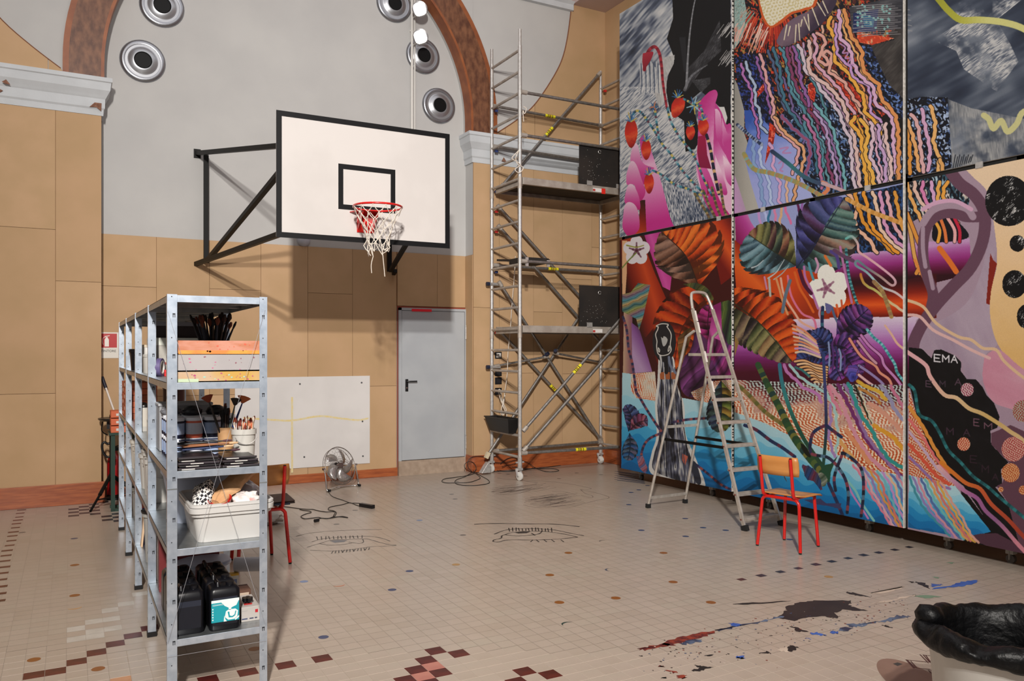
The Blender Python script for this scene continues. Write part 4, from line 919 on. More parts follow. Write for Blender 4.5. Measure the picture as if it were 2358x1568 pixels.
# ================================================================ things behind the shelving, on the left
def extinguisher():
    c = Vector((.455, 10.41, 0)); t = thing('fire_extinguisher', 'red fire extinguisher with black hose on the floor by the pier', 'fire extinguisher', c)
    obj('cylinder', MB().lathe([(0, .02), (.075, .02), (.085, .035), (.085, .42), (.075, .47), (.04, .51), (.022, .53), (.022, .56), (0, .56)], c, 28), mat('extinguisher_red', '9A0A10', 0.3, coat=.3), t, smooth=40)
    obj('base_ring', MB().lathe([(0, 0), (.088, 0), (.088, .06), (0, .06)], c, 28), BLACKP, t, smooth=40)
    obj('valve', MB().box(c + Vector((-.02, -.02, .56)), c + Vector((.05, .02, .6))).bar(c + Vector((-.01, 0, .6)), c + Vector((.12, -.02, .65)), .02, .012), BLACKP, t)
    obj('hose', MB().tube(smoothpts([OY(a, b, 10.18) for a, b in ((258, 1050), (246, 1052), (237, 1040), (235, 1025), (240, 1018), (248, 1022), (255, 1020), (259, 1030), (262, 1048), (262, 1062))], 5), .013, 8), BLACKP, t, smooth=70)
extinguisher()
t = thing('roller_pole', 'telescopic paint roller pole with black grip leaning against the wall', 'pole', (.4, 10.3, 0))
A = OY(235, 868, 10.46); B = OY(268, 962, 10.3); mid = A.lerp(B, .27)
obj('grip', MB().cyl(A, mid, .019, 10), mat('grip_navy', '171526', .5), t, smooth=50)
obj('shaft', MB().cyl(mid, Vector((B.x + .14, B.y - .15, B.z - .45)), .011, 10), mat('pole_white', 'D9CFC7', .4), t, smooth=50)
obj('shaft_end', MB().cyl(Vector((B.x + .14, B.y - .15, B.z - .45)), Vector((B.x + .23, 9.95, 0.0)), .012, 10), mat('pole_white', 'D9CFC7', .4), t, smooth=50)
t = thing('camera_tripod', 'black folded tripod with flat head standing left of the extinguisher', 'tripod', (.42, 10.0, 0))
hd_ = Vector((.47, 9.8, 1.02))
f1 = FL(208, 1182); f2 = Vector((.80, 9.98, 0)); f3 = Vector((.80, 10.3, 0)); 
apex = OY(255, 1093, 10.08)
obj('centre_column', MB().cyl(apex - Vector((0, 0, .15)), (apex.x, apex.y, 1.0), .014, 10), BLACKM, t, smooth=50)
f1 = FL(208, 1180)
for f_ in (f1, f2, f3): obj('leg', MB().cyl(apex, apex.lerp(f_, .55), .02, 8).cyl(apex.lerp(f_, .5), f_ + Vector((0, 0, .012)), .013, 8), BLACKM, t, smooth=50)
obj('spreader', MB().bar(apex.lerp(f1, .68), apex.lerp(f2, .68), .018, .01).bar(apex.lerp(f1, .68), apex.lerp(f3, .68), .018, .01), BLACKM, t)
p = OY(255, 966, apex.y)
obj('head_plate', MB().lathe([(0, -.015), (.16, -.012), (.185, .005), (.185, .018), (0, .02)], (apex.x + .02, apex.y, p.z), 24, (0, 0, 1), .8, 1), BLACKP, t, smooth=40)
obj('head_block', MB().box((apex.x - .04, apex.y - .04, p.z - .10), (apex.x + .06, apex.y + .04, p.z - .01)), BLACKP, t)
obj('pan_handle', MB().tube(smoothpts([(apex.x - .08, apex.y, p.z - .02), (apex.x - .09, apex.y - .02, p.z - .12), (apex.x - .03, apex.y - .03, p.z - .17)], 4), .007, 6), BLACKM, t)
ORG = mat('orange_card', 'C8613A', .6); 
t = thing('orange_boxes', 'stack of orange boxes with white labels behind the far end of the shelving', 'box', (.52, 9.75, .6))
for k, (z, w_) in enumerate(((.84, .2), (.92, .24), (1.0, .22))):
    bx = obj('box', MB().box((.38, 9.6, z), (.38 + w_, 9.85, z + .07)), ORG, t, bevel=.003); obj('white_label', MB().box((.43, 9.598, z + .02), (.5, 9.6, z + .045)), WHITEP, bx)
t['label'] = 'stack of orange boxes with white labels on the green stand'
t = thing('green_stand', 'dark green tubular stand with orange boxes on it at the far end of the shelving', 'stand', (.5, 9.72, 0))
GRN = mat('green_metal', '15352A', .4)
obj('post', MB().bar((.40, 9.62, 0), (.40, 9.62, .84), .04, .04), GRN, t); obj('post', MB().bar((.62, 9.84, 0), (.62, 9.84, .84), .04, .04), GRN, t)
obj('foot', MB().box((.38, 9.60, 0), (.70, 9.65, .03)), GRN, t); obj('shelf_plate', MB().box((.36, 9.58, .815), (.66, 9.88, .84)), GRN, t); obj('foot', MB().box((.38, 9.82, 0), (.70, 9.87, .03)), GRN, t)
# ================================================================ METAL SHELVING
SX0, SX1, SY0, SPAN = .407, .876, 4.19, 1.093
LV = [.32, .755, 1.13, 1.558, 1.98]
def shelving():
    t = thing('metal_shelving', 'long galvanised metal shelving loaded with painting supplies, five levels high', 'shelving', (.64, 6.37, 0))
    slot = flat('3A3D44', .6)
    for k in range(5):
        y = SY0 + SPAN * k
        for s in (0, 1):
            wd = .045 if s == 0 else .038
            xa = SX0 if s == 0 else SX1 - wd; xo = SX0 if s == 0 else SX1
            m = MB()
            fy = y if k == 0 else y
            m.box((xa, fy, .012), (xa + wd, fy + .0025, 1.985))
            if s == 0: m.box((SX0, fy + .0025, .012), (SX0 + .0025, fy + .036, 1.985))
            else: m.box((SX1 - .0025, fy + .0025, .012), (SX1, fy + .036, 1.985))
            p = obj('post', m, GALV, t)
            sm = MB(); z = .1
            while z < 1.95:
                c = xa + wd * (.68 if s == 0 else .5)
                sm.box((c - .006, fy - .0006, z), (c - .002, fy, z + .02)); sm.box((c + .002, fy - .0006, z), (c + .006, fy, z + .02)); sm.box((c - .006, fy - .0006, z + .014), (c + .006, fy, z + .02))
                sm.cyl((xa + wd * .45, fy - .0007, z + .10), (xa + wd * .45, fy, z + .10), .0032, 8)
                if s == 0: sm.box((SX0 - .0006, fy + .014, z), (SX0, fy + .024, z + .015))
                z += .197
            o = obj('slots', sm, slot, p); o['kind'] = 'stuff'
            obj('splice', MB().box((xa - .001, fy - .001, 1.044), (xa + wd + .001, fy + .003, 1.05)), GALV2, p)
            obj('foot', MB().box((xa - .004, fy - .006, 0), (xa + wd + .004, fy + .04, .03)), BLACKP, p)
    for k in range(4):
        y0 = SY0 + SPAN * k + .003; y1 = y0 + SPAN - .006
        for z in LV:
            x0, x1 = SX0 + .003, SX1 - .003; h = .033
            m = MB().box((x0, y0, z - .0025), (x1, y1, z))
            m.box((x0, y0 - .0, z - h), (x1, y0 + .0015, z)).box((x0, y1 - .0015, z - h), (x1, y1, z)).box((x0, y0, z - h), (x0 + .0015, y1, z)).box((x1 - .0015, y0, z - h), (x1, y1, z))
            for q in (.33, .66): m.box((x0 + .002, y0 + SPAN * q, z - .02), (x1 - .002, y0 + SPAN * q + .03, z - .003))
            s = obj('shelf_board', m, GALV2, t)
            if k == 0: obj('front_lip', MB().box((SX0 + .045, y0 - .0045, z - h), (SX1 - .038, y0 - .0008, z + .001)), GALV, s, bevel=.001)
    w_ = flat('8D8D92', .5); y = SY0 - .004
    for p, q in (((.41, 1.90), (.865, .33)), ((.865, 1.92), (.41, .31)), ((.41, .245), (.87, .245))):
        obj('brace_wire', MB().cyl((p[0], y, p[1]), (q[0], y, q[1]), .0009, 5), w_, t)
shelving()
SH = lambda k: LV[k]
def jar(name, lab, x, y, z, r, h, body, lid, label=None, group=None, lidh=.018, cat='paint jar', band=None):
    t = thing(name, lab, cat, (x, y, z), group=group)
    obj('body', MB().lathe([(0, 0), (r * .95, 0), (r, .006), (r, h - lidh - .004), (r * .97, h - lidh)], (x, y, z), 20), body, t, smooth=45)
    obj('lid', MB().lathe([(r * 1.04, h - lidh), (r * 1.04, h - .002), (r, h), (0, h)], (x, y, z), 20), lid, t, smooth=45)
    if label: obj('label', MB().lathe([(r + .0008, h * .18), (r + .0008, h - lidh - .012)], (x, y, z), 20), label, t, smooth=45)
    if band: obj('label_band', MB().lathe([(r + .0014, h * .3), (r + .0014, h * .62)], (x, y, z), 20), band, t, smooth=45)
    return t
def bucket(name, lab, x, y, z, r, h, m, cat='bucket', handle=True, lidm=None, group=None):
    t = thing(name, lab, cat, (x, y, z), group=group)
    obj('body', MB().lathe([(0, 0), (r * .85, 0), (r * .97, h - .03), (r * 1.05, h - .028), (r * 1.05, h), (r * .99, h), (r * .82, .006), (0, .006)], (x, y, z), 28), m, t, smooth=45)
    if handle: obj('handle', MB().tube(arc((x, y - r * 1.05, z + h - .02), r * .95, 200, 340, 12, 'xz'), .0025, 5), ALU, t)
    if lidm: obj('lid', MB().lathe([(r * 1.08, h - .005), (r * 1.1, h + .008), (0, h + .012)], (x, y, z), 28), lidm, t, smooth=45)
    return t
OPW = mat('opaque_white', 'B9B6B0', .42); GRYP = mat('grey_plastic', '9FA7B4', .4); LBLUE = mat('lilac_plastic', 'AEB6C8', .4)
# --- level 4 (z 1.558), front bay: three stacked trays
z = SH(3); xa, xb = .452, .852
P1 = mat('tray_cream', 'AF9478', .6, 0, 'B08A3E', 2.2, (.52, .64)); P2 = mat('tray_white', '9A9595', .5, 0, '918D8E', 4); P3 = mat('tray_orange', 'A8694C', .6, 0, 'B47C68', 9, (.4, .6), stretch=(1, 1, 3))
for k, (a, b, m, lab) in enumerate(((0, .052, P1, 'cream tray spattered with paint, lowest of the stack on the front upper shelf'), (.053, .136, P2, 'grey white tray in the middle of the stack on the front upper shelf'), (.137, .205, P3, 'orange smeared tray on top of the stack on the front upper shelf'))):
    t = thing('paint_tray', lab, 'tray', (.64, 4.5, z + a), group='stacked trays')
    d = .003 * k
    mb = MB().box((xa + d, 4.215, z + a), (xb - d, 4.70, z + a + .006)).box((xa + d, 4.215, z + a), (xb - d, 4.221, z + b)).box((xa + d, 4.694, z + a), (xb - d, 4.70, z + b)).box((xa + d, 4.221, z + a), (xa + d + .006, 4.694, z + b)).box((xb - d - .006, 4.221, z + a), (xb - d, 4.694, z + b))
    obj('tray_shell', mb, m, t)
    rr = random.Random(k + 5); sp = MB()
    for q in range((22, 14, 16)[k]):
        x, zz, s = rr.uniform(xa + .03, xb - .03), rr.uniform(z + a + .008, z + b - .008), rr.uniform(.002, .007)
        n = 6; sp.mi = rr.choice((0, 0, 1))
        sp.add([(x + s * rr.uniform(.5, 1.4) * math.cos(6.28 * i / n), 4.2142, zz + s * rr.uniform(.4, 1) * math.sin(6.28 * i / n)) for i in range(n)], [tuple(range(n))])
    o_ = obj('paint_spots', sp, [flat(('A0446A', '7D4A58', 'BF6A4C')[k], .5), flat(('8FB7A8', 'B24F79', 'C9543C')[k], .5)], t); o_['kind'] = 'stuff'
    if k == 2: obj('yellow_smear', MB().box((xa + d + .002, 4.2142, z + a + .002), (xb - d - .002, 4.2148, z + a + .02)), mat('smear_amber', 'D08A34', .6, 0, 'C97332', 12), t)
    if k == 0: obj('green_smear', MB().box((xa + .004, 4.2142, z + .002), (xa + .10, 4.2148, z + .018)), flat('A9B89A', .6), t)
def brushes(root, cx, cy, z0, n, rr, ht, spread, cols, tipc, tiph=.035, r0=.0035):
    for k in range(n):
        a = rr.uniform(0, 6.28); q = rr.uniform(.15, 1) * spread[0]; b = Vector((cx + math.cos(a) * q, cy + math.sin(a) * q, z0)); q2 = q / spread[0] * spread[1]
        e = Vector((cx + math.cos(a) * q2, cy + math.sin(a) * q2, z0 + ht * rr.uniform(.72, 1.0))); d = (e - b).normalized()
        br = obj('brush', MB().tube([b, b.lerp(e, .6), e], [r0, r0 * 1.2, r0 * .8], 6), cols[k % len(cols)], root, smooth=70)
        w_ = rr.uniform(1.2, 2.6) * r0
        obj('bristles', MB().tube([e, e + d * tiph * .55, e + d * tiph], [r0 * .9, w_, w_ * .5], 6), tipc[k % len(tipc)], br, smooth=70)
CB = [flat('141214', .5), flat('2A1712', .5), flat('1C2333', .5), flat('3A2A20', .5)]; CT = [flat('120F10', .8), flat('2B1B16', .8), flat('6B3420', .8), flat('1A1A20', .8)]
t = bucket('brush_pot', 'black pot crammed with dark brushes behind the stacked trays', .74, 5.02, z, .075, .21, BLACKP, 'brush pot', handle=False)
brushes(t, .74, 5.02, z + .14, 34, random.Random(2), .20, (.05, .115), CB, CT, .045, .006)
# bays behind on the same shelf
t = thing('carton_pack', 'white carton of paint tubes with red stripe in the second bay of the upper shelf', 'carton', (.60, 5.6, z))
obj('box', MB().box((.44, 5.40, z), (.75, 5.75, z + .22)), mat('carton_grey', 'A7A39B', .7, 0, '98948D', 10), t); obj('lid_band', MB().box((.437, 5.397, z + .19), (.753, 5.753, z + .235)), flat('C8CABF', .6), t)
obj('red_stripe', MB().box((.438, 5.398, z + .07), (.752, 5.40, z + .085)), flat('8E3A2E', .6), t)
for q in range(4): obj('tube_print', MB().box((.4385, 5.46 + q * .07, z + .1), (.4395, 5.49 + q * .07, z + .18)), flat('6C6259', .6), t)
t = thing('dark_box', 'dark crate with grey lid on top of the carton in the second bay', 'box', (.6, 5.6, z + .24)); obj('box', MB().box((.46, 5.42, z + .236), (.74, 5.72, z + .31)), flat('2A1E20', .6), t); obj('lid', MB().box((.455, 5.415, z + .31), (.745, 5.725, z + .335)), flat('7F7F86', .5), t)
t = thing('tape_roll', 'roll of violet tape with white core standing on the second bay edge', 'tape', (.46, 5.36, z)); obj('tape', MB().lathe([(.042, -.018), (.055, -.018), (.055, .018), (.042, .018), (.042, -.018)], (.475, 5.33, z + .055), 24, (1, -.4, 0)), flat('5A4F78', .5), t, smooth=40); obj('core', MB().lathe([(.036, -.019), (.042, -.019), (.042, .019), (.036, .019), (.036, -.019)], (.475, 5.33, z + .055), 24, (1, -.4, 0)), OPW, t, smooth=40)
t = thing('red_clamp', 'small red clamp beside the tape roll', 'clamp', (.53, 5.25, z)); obj('jaw', MB().box((.50, 5.31, z), (.60, 5.335, z + .02)).box((.50, 5.31, z + .02), (.515, 5.335, z + .04)), flat('B8151A', .4), t, bevel=.003)
jar('white_tub', 'squat white tub in the third bay of the upper shelf', .50, 6.1, z, .06, .13, OPW, OPW, cat='tub'); jar('white_tub', 'tall white tub in the third bay of the upper shelf', .50, 6.55, z, .05, .2, OPW, flat('C9BBA5', .5), cat='tub')
t = bucket('black_pot', 'black pot on the far end of the upper shelf', .50, 7.15, z, .085, .17, BLACKP, 'pot', handle=False)
jar('glass_jar', 'greenish glass jar at the far end of the upper shelf', .50, 7.95, z, .07, .13, mat('green_glass', 'A9B9A6', .2), flat('B8BEB0', .4), cat='jar')
for k in range(5):
    t = thing('dark_carton', 'dark red carton at the back of the upper shelf, %s in the row' % ('nearest', 'second', 'third', 'fourth', 'farthest')[k], 'carton', (.7, 6.0 + k * .16, z), group='dark red cartons on the upper shelf')
    obj('box', MB().box((.56, 5.98 + k * .17, z), (.72, 6.13 + k * .17, z + .19)), flat(('4A1F1F', '5A2A22', '3A1B1E')[k % 3], .6), t)
    obj('flap', MB().box((.558, 5.985 + k * .17, z + .17), (.722, 6.125 + k * .17, z + .192)), flat('6B3A30', .6), t)
# --- level 3 (z 1.13)
z = SH(2)
CO = ['1A1518', '100E12', '231A22', '0E0C0E']
for k in range(5):
    dy = .01 * (k % 2)
    for (x0, x1, y0, y1, lab, n) in ((.456, .66, 4.22, 4.50, 'thin black palette tray, left front pile on the middle shelf', 5), (.665, .845, 4.22, 4.48, 'thin black palette tray, right front pile on the middle shelf', 4)):
        if k >= n: continue
        t = thing('palette_tray', ('lowest', 'second', 'third', 'fourth', 'topmost')[k if k < n - 1 else 4] + ' ' + lab, 'palette', ((x0 + x1) / 2, y0, z + k * .013), group=lab.split(', ')[1])
        obj('plate', MB().box((x0 + dy, y0 + dy, z + k * .013), (x1 - .004 * k, y1, z + k * .013 + .006)), flat(CO[k % 4], .35), t, bevel=.002)
        obj('raised_rim', MB().box((x0 + dy, y0 + dy, z + k * .013 + .006), (x1 - .004 * k, y0 + dy + .008, z + k * .013 + .0115)), flat('3A3438', .3), t)
        if k < 4: obj('paper_edge', MB().box((x0 + .02 + .02 * (k % 3), y0 + dy - .0008, z + k * .013 + .002), (x0 + .08 + .02 * (k % 3), y0 + dy, z + k * .013 + .0055)), flat('D8D2CC', .6), t)
t = thing('loose_brushes', 'loose long brushes lying across the palette trays', 'brush', (.55, 4.4, z + .08), group='brushes lying on the palettes')
bpy.data.objects.remove(t)
rr = random.Random(12)
for k in range(9):
    x0 = .47 + rr.uniform(0, .04); y0 = 4.3 + .05 * k; zz = z + .075 + .009 * (k % 4)
    t = thing('paint_brush', ('black', 'dark blue', 'tan')[k % 3] + ' handled paint brush lying across the palettes, %s from the front' % ('nearest', 'second', 'third', 'fourth', 'fifth', 'sixth', 'seventh', 'eighth', 'ninth')[k], 'brush', (x0, y0, zz), group='brushes lying on the palettes')
    p = Vector((x0, y0, zz)); q = p + Vector((.2 + rr.uniform(0, .05), rr.uniform(-.04, .05), rr.uniform(-.002, .012)))
    obj('handle', MB().tube([p, p.lerp(q, .5), q], [.003, .006, .004], 6), [flat('161618', .4), flat('1B2A52', .4), flat('8C5A3A', .5)][k % 3], t, smooth=70); obj('bristles', MB().tube([q, q.lerp(q + (q - p).normalized() * .04, .5), q + (q - p).normalized() * .045], [.005, .008, .004], 6), flat('C9A27C', .8) if k % 3 else flat('4A2C34', .8), t)
# paint jars, two rows deep and two high
WL = mat('jar_lid_white', 'D6DAE2', .4); DKB = mat('jar_dark', '171B33', .4); LB = mat('jar_label_blue', '8FA3C6', .5, 0, 'A9B7D2', 14); LO = mat('jar_label_orange', 'C4583E', .5); LW = mat('jar_label_white', 'B9BBC8', .5)
for r_ in range(4):
    for c in range(4):
        for s in range(2):
            x = .50 + c * .093; y = 4.70 + r_ * .097; 
            if c == 3 and r_ == 0: continue
            lab = 'paint jar with white lid, %s layer, %s column from the left, %s row back' % ('upper' if s else 'lower', ('first', 'second', 'third', 'last')[c], ('front', 'second', 'third', 'rear')[r_])
            o_ = (c == 1 and r_ == 0)
            if o_: lab = 'paint jar with orange label, %s layer in the front row of jars' % ('upper' if s else 'lower')
            jar('paint_jar', lab, x, y, z + s * .112, .044, .11, DKB if not o_ else LO, WL, LB if not o_ else LW, group='paint jars on the middle shelf')
for k, (x, y, m) in enumerate(((.60, 4.85, flat('14161C', .4)), (.73, 4.86, flat('0E1014', .4)), (.50, 4.95, flat('6F7076', .5)))):
    t = thing('plastic_pouch', ('dark crumpled pouch lying on the left of the paint jars', 'black crumpled pouch lying on the right of the paint jars', 'grey pouch lying on the far paint jars')[k], 'pouch', (x, y, z + .225))
    obj('film', MB().lathe([(0, 0), (.045, .0), (.052, .015), (.042, .035), (.02, .048), (0, .05)], (x, y, z + .2255), 14, (0, 0, 1), 1.1, 1.2), m, t, smooth=80)
    obj('fold', MB().tube([(x - .05, y - .03, z + .25), (x, y - .05, z + .262), (x + .05, y - .02, z + .25)], .005, 6), m, t)
bx = thing('grey_tray', 'grey flat tray resting over the rear paint jars', 'tray', (.58, 5.12, z)); obj('tray', MB().box((.45, 5.07, z), (.74, 5.27, z + .275)), mat('tray_greywhite', '8C8E92', .5), bx, bevel=.01); obj('rim', MB().box((.445, 5.065, z + .262), (.745, 5.275, z + .278)), flat('A2A4A8', .5), bx, bevel=.004)
# brush containers at the front right
t = thing('card_cup', 'tan round container with long flat brushes on the middle shelf', 'cup', (.665, 4.46, z)); bpy.data.objects.remove(t)
zc = z + .066
t = thing('card_cup', 'tan round container with long flat brushes on the middle shelf', 'brush pot', (.735, 4.55, z))
obj('cup', MB().lathe([(0, 0), (.036, 0), (.041, .17), (.037, .17), (.033, .01), (0, .01)], (.735, 4.57, z), 24, (0, 0, 1)), mat('cup_tan', 'B38A5E', .6, 0, '9A7450', 6), t, smooth=45)
def fanbrush(root, p, q, col, fc, w_):
    p, q = Vector(p), Vector(q); d = (q - p).normalized(); s = Vector((1, 0, 0)); s = (s - d * s.dot(d)).normalized()
    b = obj('fan_brush', MB().tube([p, p.lerp(q, .5), q], [.004, .007, .0035], 7), col, root, smooth=70)
    pl = [q - s * .006] + [q + d * (.03 + .012 * math.cos(a)) + s * w_ * math.sin(a) for a in (-1.2, -.6, 0, .6, 1.2)] + [q + s * .006]
    obj('bristles', MB().prism(pl, (0, .004, 0)), fc, b)
fanbrush(t, (.72, 4.56, z + .1), (.645, 4.52, z + .31), flat('17110F', .4), flat('8E3A1E', .7), .034)
fanbrush(t, (.74, 4.56, z + .1), (.775, 4.52, z + .29), flat('5E6B63', .4), flat('2A221C', .7), .032)
fanbrush(t, (.75, 4.57, z + .1), (.815, 4.53, z + .30), flat('1D3C86', .4), flat('C0673A', .7), .04)
brushes(t, .735, 4.56, z + .02, 12, random.Random(3), .24, (.02, .03), CB, CT, .04, .005)
t = bucket('brush_bucket', 'white bucket bristling with small orange tipped brushes on the middle shelf', .818, 4.50, z, .062, .165, OPW, 'bucket')
brushes(t, .818, 4.50, z + .05, 42, random.Random(8), .155, (.045, .065), [flat('D9CFC8', .4), flat('8A3A24', .5), flat('B9B3B0', .4), flat('C4A98C', .5)], [flat('B4512C', .7), flat('D08A66', .7), flat('7A2A1C', .7), flat('E3D3C2', .6)], .028, .0032)
# further bays
t = thing('mop_bundle', 'round dark red bundle of netting leaning out of the second bay', 'bundle', (.46, 5.45, z)); obj('bundle', MB().lathe([(0, -.04), (.05, -.04), (.09, -.02), (.1, 0), (.09, .02), (.05, .04), (0, .04)], (.52, 5.40, z + .10), 20, (.6, -.8, .1)), mat('netting_red', '4E1A1C', .9, 0, '2A0F12', 60, bump=.6, bscale=90), t, smooth=80); obj('tie', MB().tube(arc((.52, 5.37, z + .10), .06, 0, 360, 14, 'xz')[:-1], .004, 5, closed=True), flat('7A2A2A', .7), t)
for k in range(6):
    jar('white_jar', 'white paint jar in the second bay, lower layer, %s' % ('front left', 'front right', 'middle left', 'middle right', 'rear left', 'rear right')[k], .49 + .1 * (k % 2), 5.62 + .11 * (k // 2), z, .045, .13, OPW, OPW, flat('CFC9BE', .5), 'white jars in the second bay', band=flat('D3A94E', .5) if k == 0 else None)
for k in range(4):
    jar('white_jar', 'white paint jar with dark lid in the second bay, upper layer, %s' % ('front left', 'front right', 'rear left', 'rear right')[k], .49 + .1 * (k % 2), 5.62 + .11 * (k // 2), z + .131, .045, .12, OPW, flat('20222A', .5), flat('B9C0CC', .5), 'upper white jars in the second bay')
for k in range(7):
    jar('white_bottle', 'white squeeze bottle in the third bay, %s' % ('nearest left', 'nearest right', 'second left', 'second right', 'third left', 'third right', 'rearmost')[k], .47 + .085 * (k % 2), 6.45 + .1 * (k // 2), z, .036, .19, OPW, BLACKP, flat('C5BFB4', .5), 'white bottles in the third bay', cat='bottle')
for a in range(3):
    for b in range(6):
        t = thing('orange_carton', 'orange cardboard carton in the far bay, %s of the %s stack' % (('lowest', 'second', 'third', 'fourth', 'fifth', 'topmost')[b], ('nearest', 'middle', 'farthest')[a]), 'carton', (.5 + .0 * a, 7.7 + a * .23, z + b * .05), group='orange cartons in the far bay')
        obj('box', MB().box((.42, 7.60 + a * .24, z + b * .052), (.66, 7.82 + a * .24, z + b * .052 + .048)), ORG if (a + b) % 3 else flat('A6512F', .6), t)
        if (a + b) % 2 == 0: obj('sticker', MB().box((.4192, 7.64 + a * .24, z + b * .052 + .012), (.42, 7.70 + a * .24, z + b * .052 + .038)), flat('D9D3CC', .5), t)
jar('brown_tin', 'dark brown tin at the back of the third bay', .72, 6.9, z, .08, .30, flat('4A2820', .5), flat('5A362C', .5), cat='tin')
# --- level 2 (z .755)
z = SH(1)
t = thing('plastic_tub', 'large rectangular white plastic tub full of wrappings at the front of the shelving', 'tub', (.68, 4.40, z))
def rrect(cx, cy, hx, hy, r, z, seg=5):
    out = []
    for sx, sy, a0 in ((1, 1, 0), (-1, 1, 90), (-1, -1, 180), (1, -1, 270)):
        for k in range(seg + 1):
            a = math.radians(a0 + 90 * k / seg); out.append((cx + sx * (hx - r) + r * math.cos(a), cy + sy * (hy - r) + r * math.sin(a), z))
    return out
def loft(rings):
    m = MB(); n = len(rings[0]); vs = [v for r in rings for v in r]
    fs = [(i * n + j, i * n + (j + 1) % n, (i + 1) * n + (j + 1) % n, (i + 1) * n + j) for i in range(len(rings) - 1) for j in range(n)]
    fs.append(tuple(range(n - 1, -1, -1))); fs.append(tuple((len(rings) - 1) * n + j for j in range(n))); return m.add(vs, fs)
tc = (.722, 4.50)
obj('tub_body', loft([rrect(tc[0], tc[1], .165, .225, .04, z + .001), rrect(tc[0], tc[1], .185, .245, .05, z + .13), rrect(tc[0], tc[1], .195, .255, .055, z + .132), rrect(tc[0], tc[1], .197, .257, .055, z + .148),
    rrect(tc[0], tc[1], .205, .265, .055, z + .150), rrect(tc[0], tc[1], .207, .267, .055, z + .175), rrect(tc[0], tc[1], .196, .256, .05, z + .178), rrect(tc[0], tc[1], .19, .25, .05, z + .165), rrect(tc[0], tc[1], .17, .23, .04, z + .12)]), mat('tub_white', 'BFBDBA', .42), t, smooth=40)
obj('lid_rim', loft([rrect(tc[0], tc[1], .200, .260, .055, z + .1775), rrect(tc[0], tc[1], .205, .265, .055, z + .18), rrect(tc[0], tc[1], .205, .265, .055, z + .192), rrect(tc[0], tc[1], .194, .254, .05, z + .195), rrect(tc[0], tc[1], .190, .25, .05, z + .182)]), mat('tub_white', 'BFBDBA', .42), t, smooth=40)
from mathutils import noise as _n
def heap(name, lab, cat, c, rx, ry, rz_, m, seed, amp=.25, tilt=(0, 0, 0), fr=2.0, n=24):
    t = thing(name, lab, cat, c); vs = []; rings = 14
    R_ = Matrix.Rotation(tilt[0], 3, 'X') @ Matrix.Rotation(tilt[1], 3, 'Y') @ Matrix.Rotation(tilt[2], 3, 'Z')
    for i in range(rings + 1):
        ph = math.pi * i / rings
        for j in range(n):
            a = 2 * math.pi * j / n; d = Vector((math.sin(ph) * math.cos(a), math.sin(ph) * math.sin(a), math.cos(ph)))
            q = 1 + amp * _n.noise(d * fr + Vector((seed, 0, 0))) + amp * .4 * _n.noise(d * fr * 3 + Vector((0, seed, 0)))
            vs.append(Vector(c) + R_ @ Vector((d.x * rx * q, d.y * ry * q, d.z * rz_ * q)))
    fs = [(i * n + j, i * n + (j + 1) % n, (i + 1) * n + (j + 1) % n, (i + 1) * n + j) for i in range(rings) for j in range(n)]
    obj('sheet' if cat != 'bowl' else 'shell', MB().add(vs, fs), m, t, smooth=50); return t
CK = bpy.data.materials.new('checked_cloth'); CK.use_nodes = True; _nt = CK.node_tree; _c = _nt.nodes.new('ShaderNodeTexChecker'); _c.inputs['Scale'].default_value = 75; _c.inputs['Color1'].default_value = lin('E2DDD8'); _c.inputs['Color2'].default_value = lin('17151C')
_tc = _nt.nodes.new('ShaderNodeTexCoord'); _mp = _nt.nodes.new('ShaderNodeMapping'); _mp.inputs['Rotation'].default_value = (.3, .6, .5); _nt.links.new(_tc.outputs['Object'], _mp.inputs[0]); _nt.links.new(_mp.outputs[0], _c.inputs[0]); _nt.links.new(_c.outputs[0], _nt.nodes['Principled BSDF'].inputs['Base Color']); _nt.nodes['Principled BSDF'].inputs['Roughness'].default_value = .8
heap('checked_cloth', 'black and white checked cloth stuffed in the left end of the tub', 'cloth', (.592, 4.36, z + .215), .056, .07, .082, CK, 3, .35, (0, .25, 0), 1.6)
KR = mat('kraft_paper', 'B98458', .7, 0, 'C79B70', 5, bump=.3, bscale=25)
t = thing('paper_bag', 'crumpled brown kraft paper bag sticking up out of the tub', 'paper bag', (.70, 4.42, z + .2))
rr = random.Random(5); vs = []; A0 = Vector((.64, 4.30, z + .19)); A1 = Vector((.84, 4.48, z + .335)); nseg, nr = 12, 16
for i in range(nseg + 1):
    u = i / nseg; c = A0.lerp(A1, u); d = (A1 - A0).normalized(); a, b = frame_of(d); w_ = (.045 + .020 * u) if u > .08 else .03
    for j in range(nr):
        th = 2 * math.pi * j / nr; q = 1 + .28 * _n.noise(Vector((math.cos(th) * 2, math.sin(th) * 2, u * 6))) + rr.uniform(-.05, .05); vs.append(c + (a * math.cos(th) * w_ + b * math.sin(th) * w_ * .62) * q)
fs = [(i * nr + j, i * nr + (j + 1) % nr, (i + 1) * nr + (j + 1) % nr, (i + 1) * nr + j) for i in range(nseg) for j in range(nr)] + [tuple(range(nr)), tuple(nseg * nr + j for j in range(nr))]
obj('paper', MB().add(vs, fs), KR, t, smooth=35)
t = thing('red_bowl', 'red plastic bowl tipped in the front of the tub', 'bowl', (.66, 4.31, z + .17)); obj('bowl', MB().lathe([(0, -.02), (.03, -.02), (.052, .005), (.058, .03), (.055, .03), (.048, .006), (0, -.014)], (.665, 4.30, z + .185), 24, (-.1, -.35, .9)), flat('B8120F', .35), t, smooth=50)
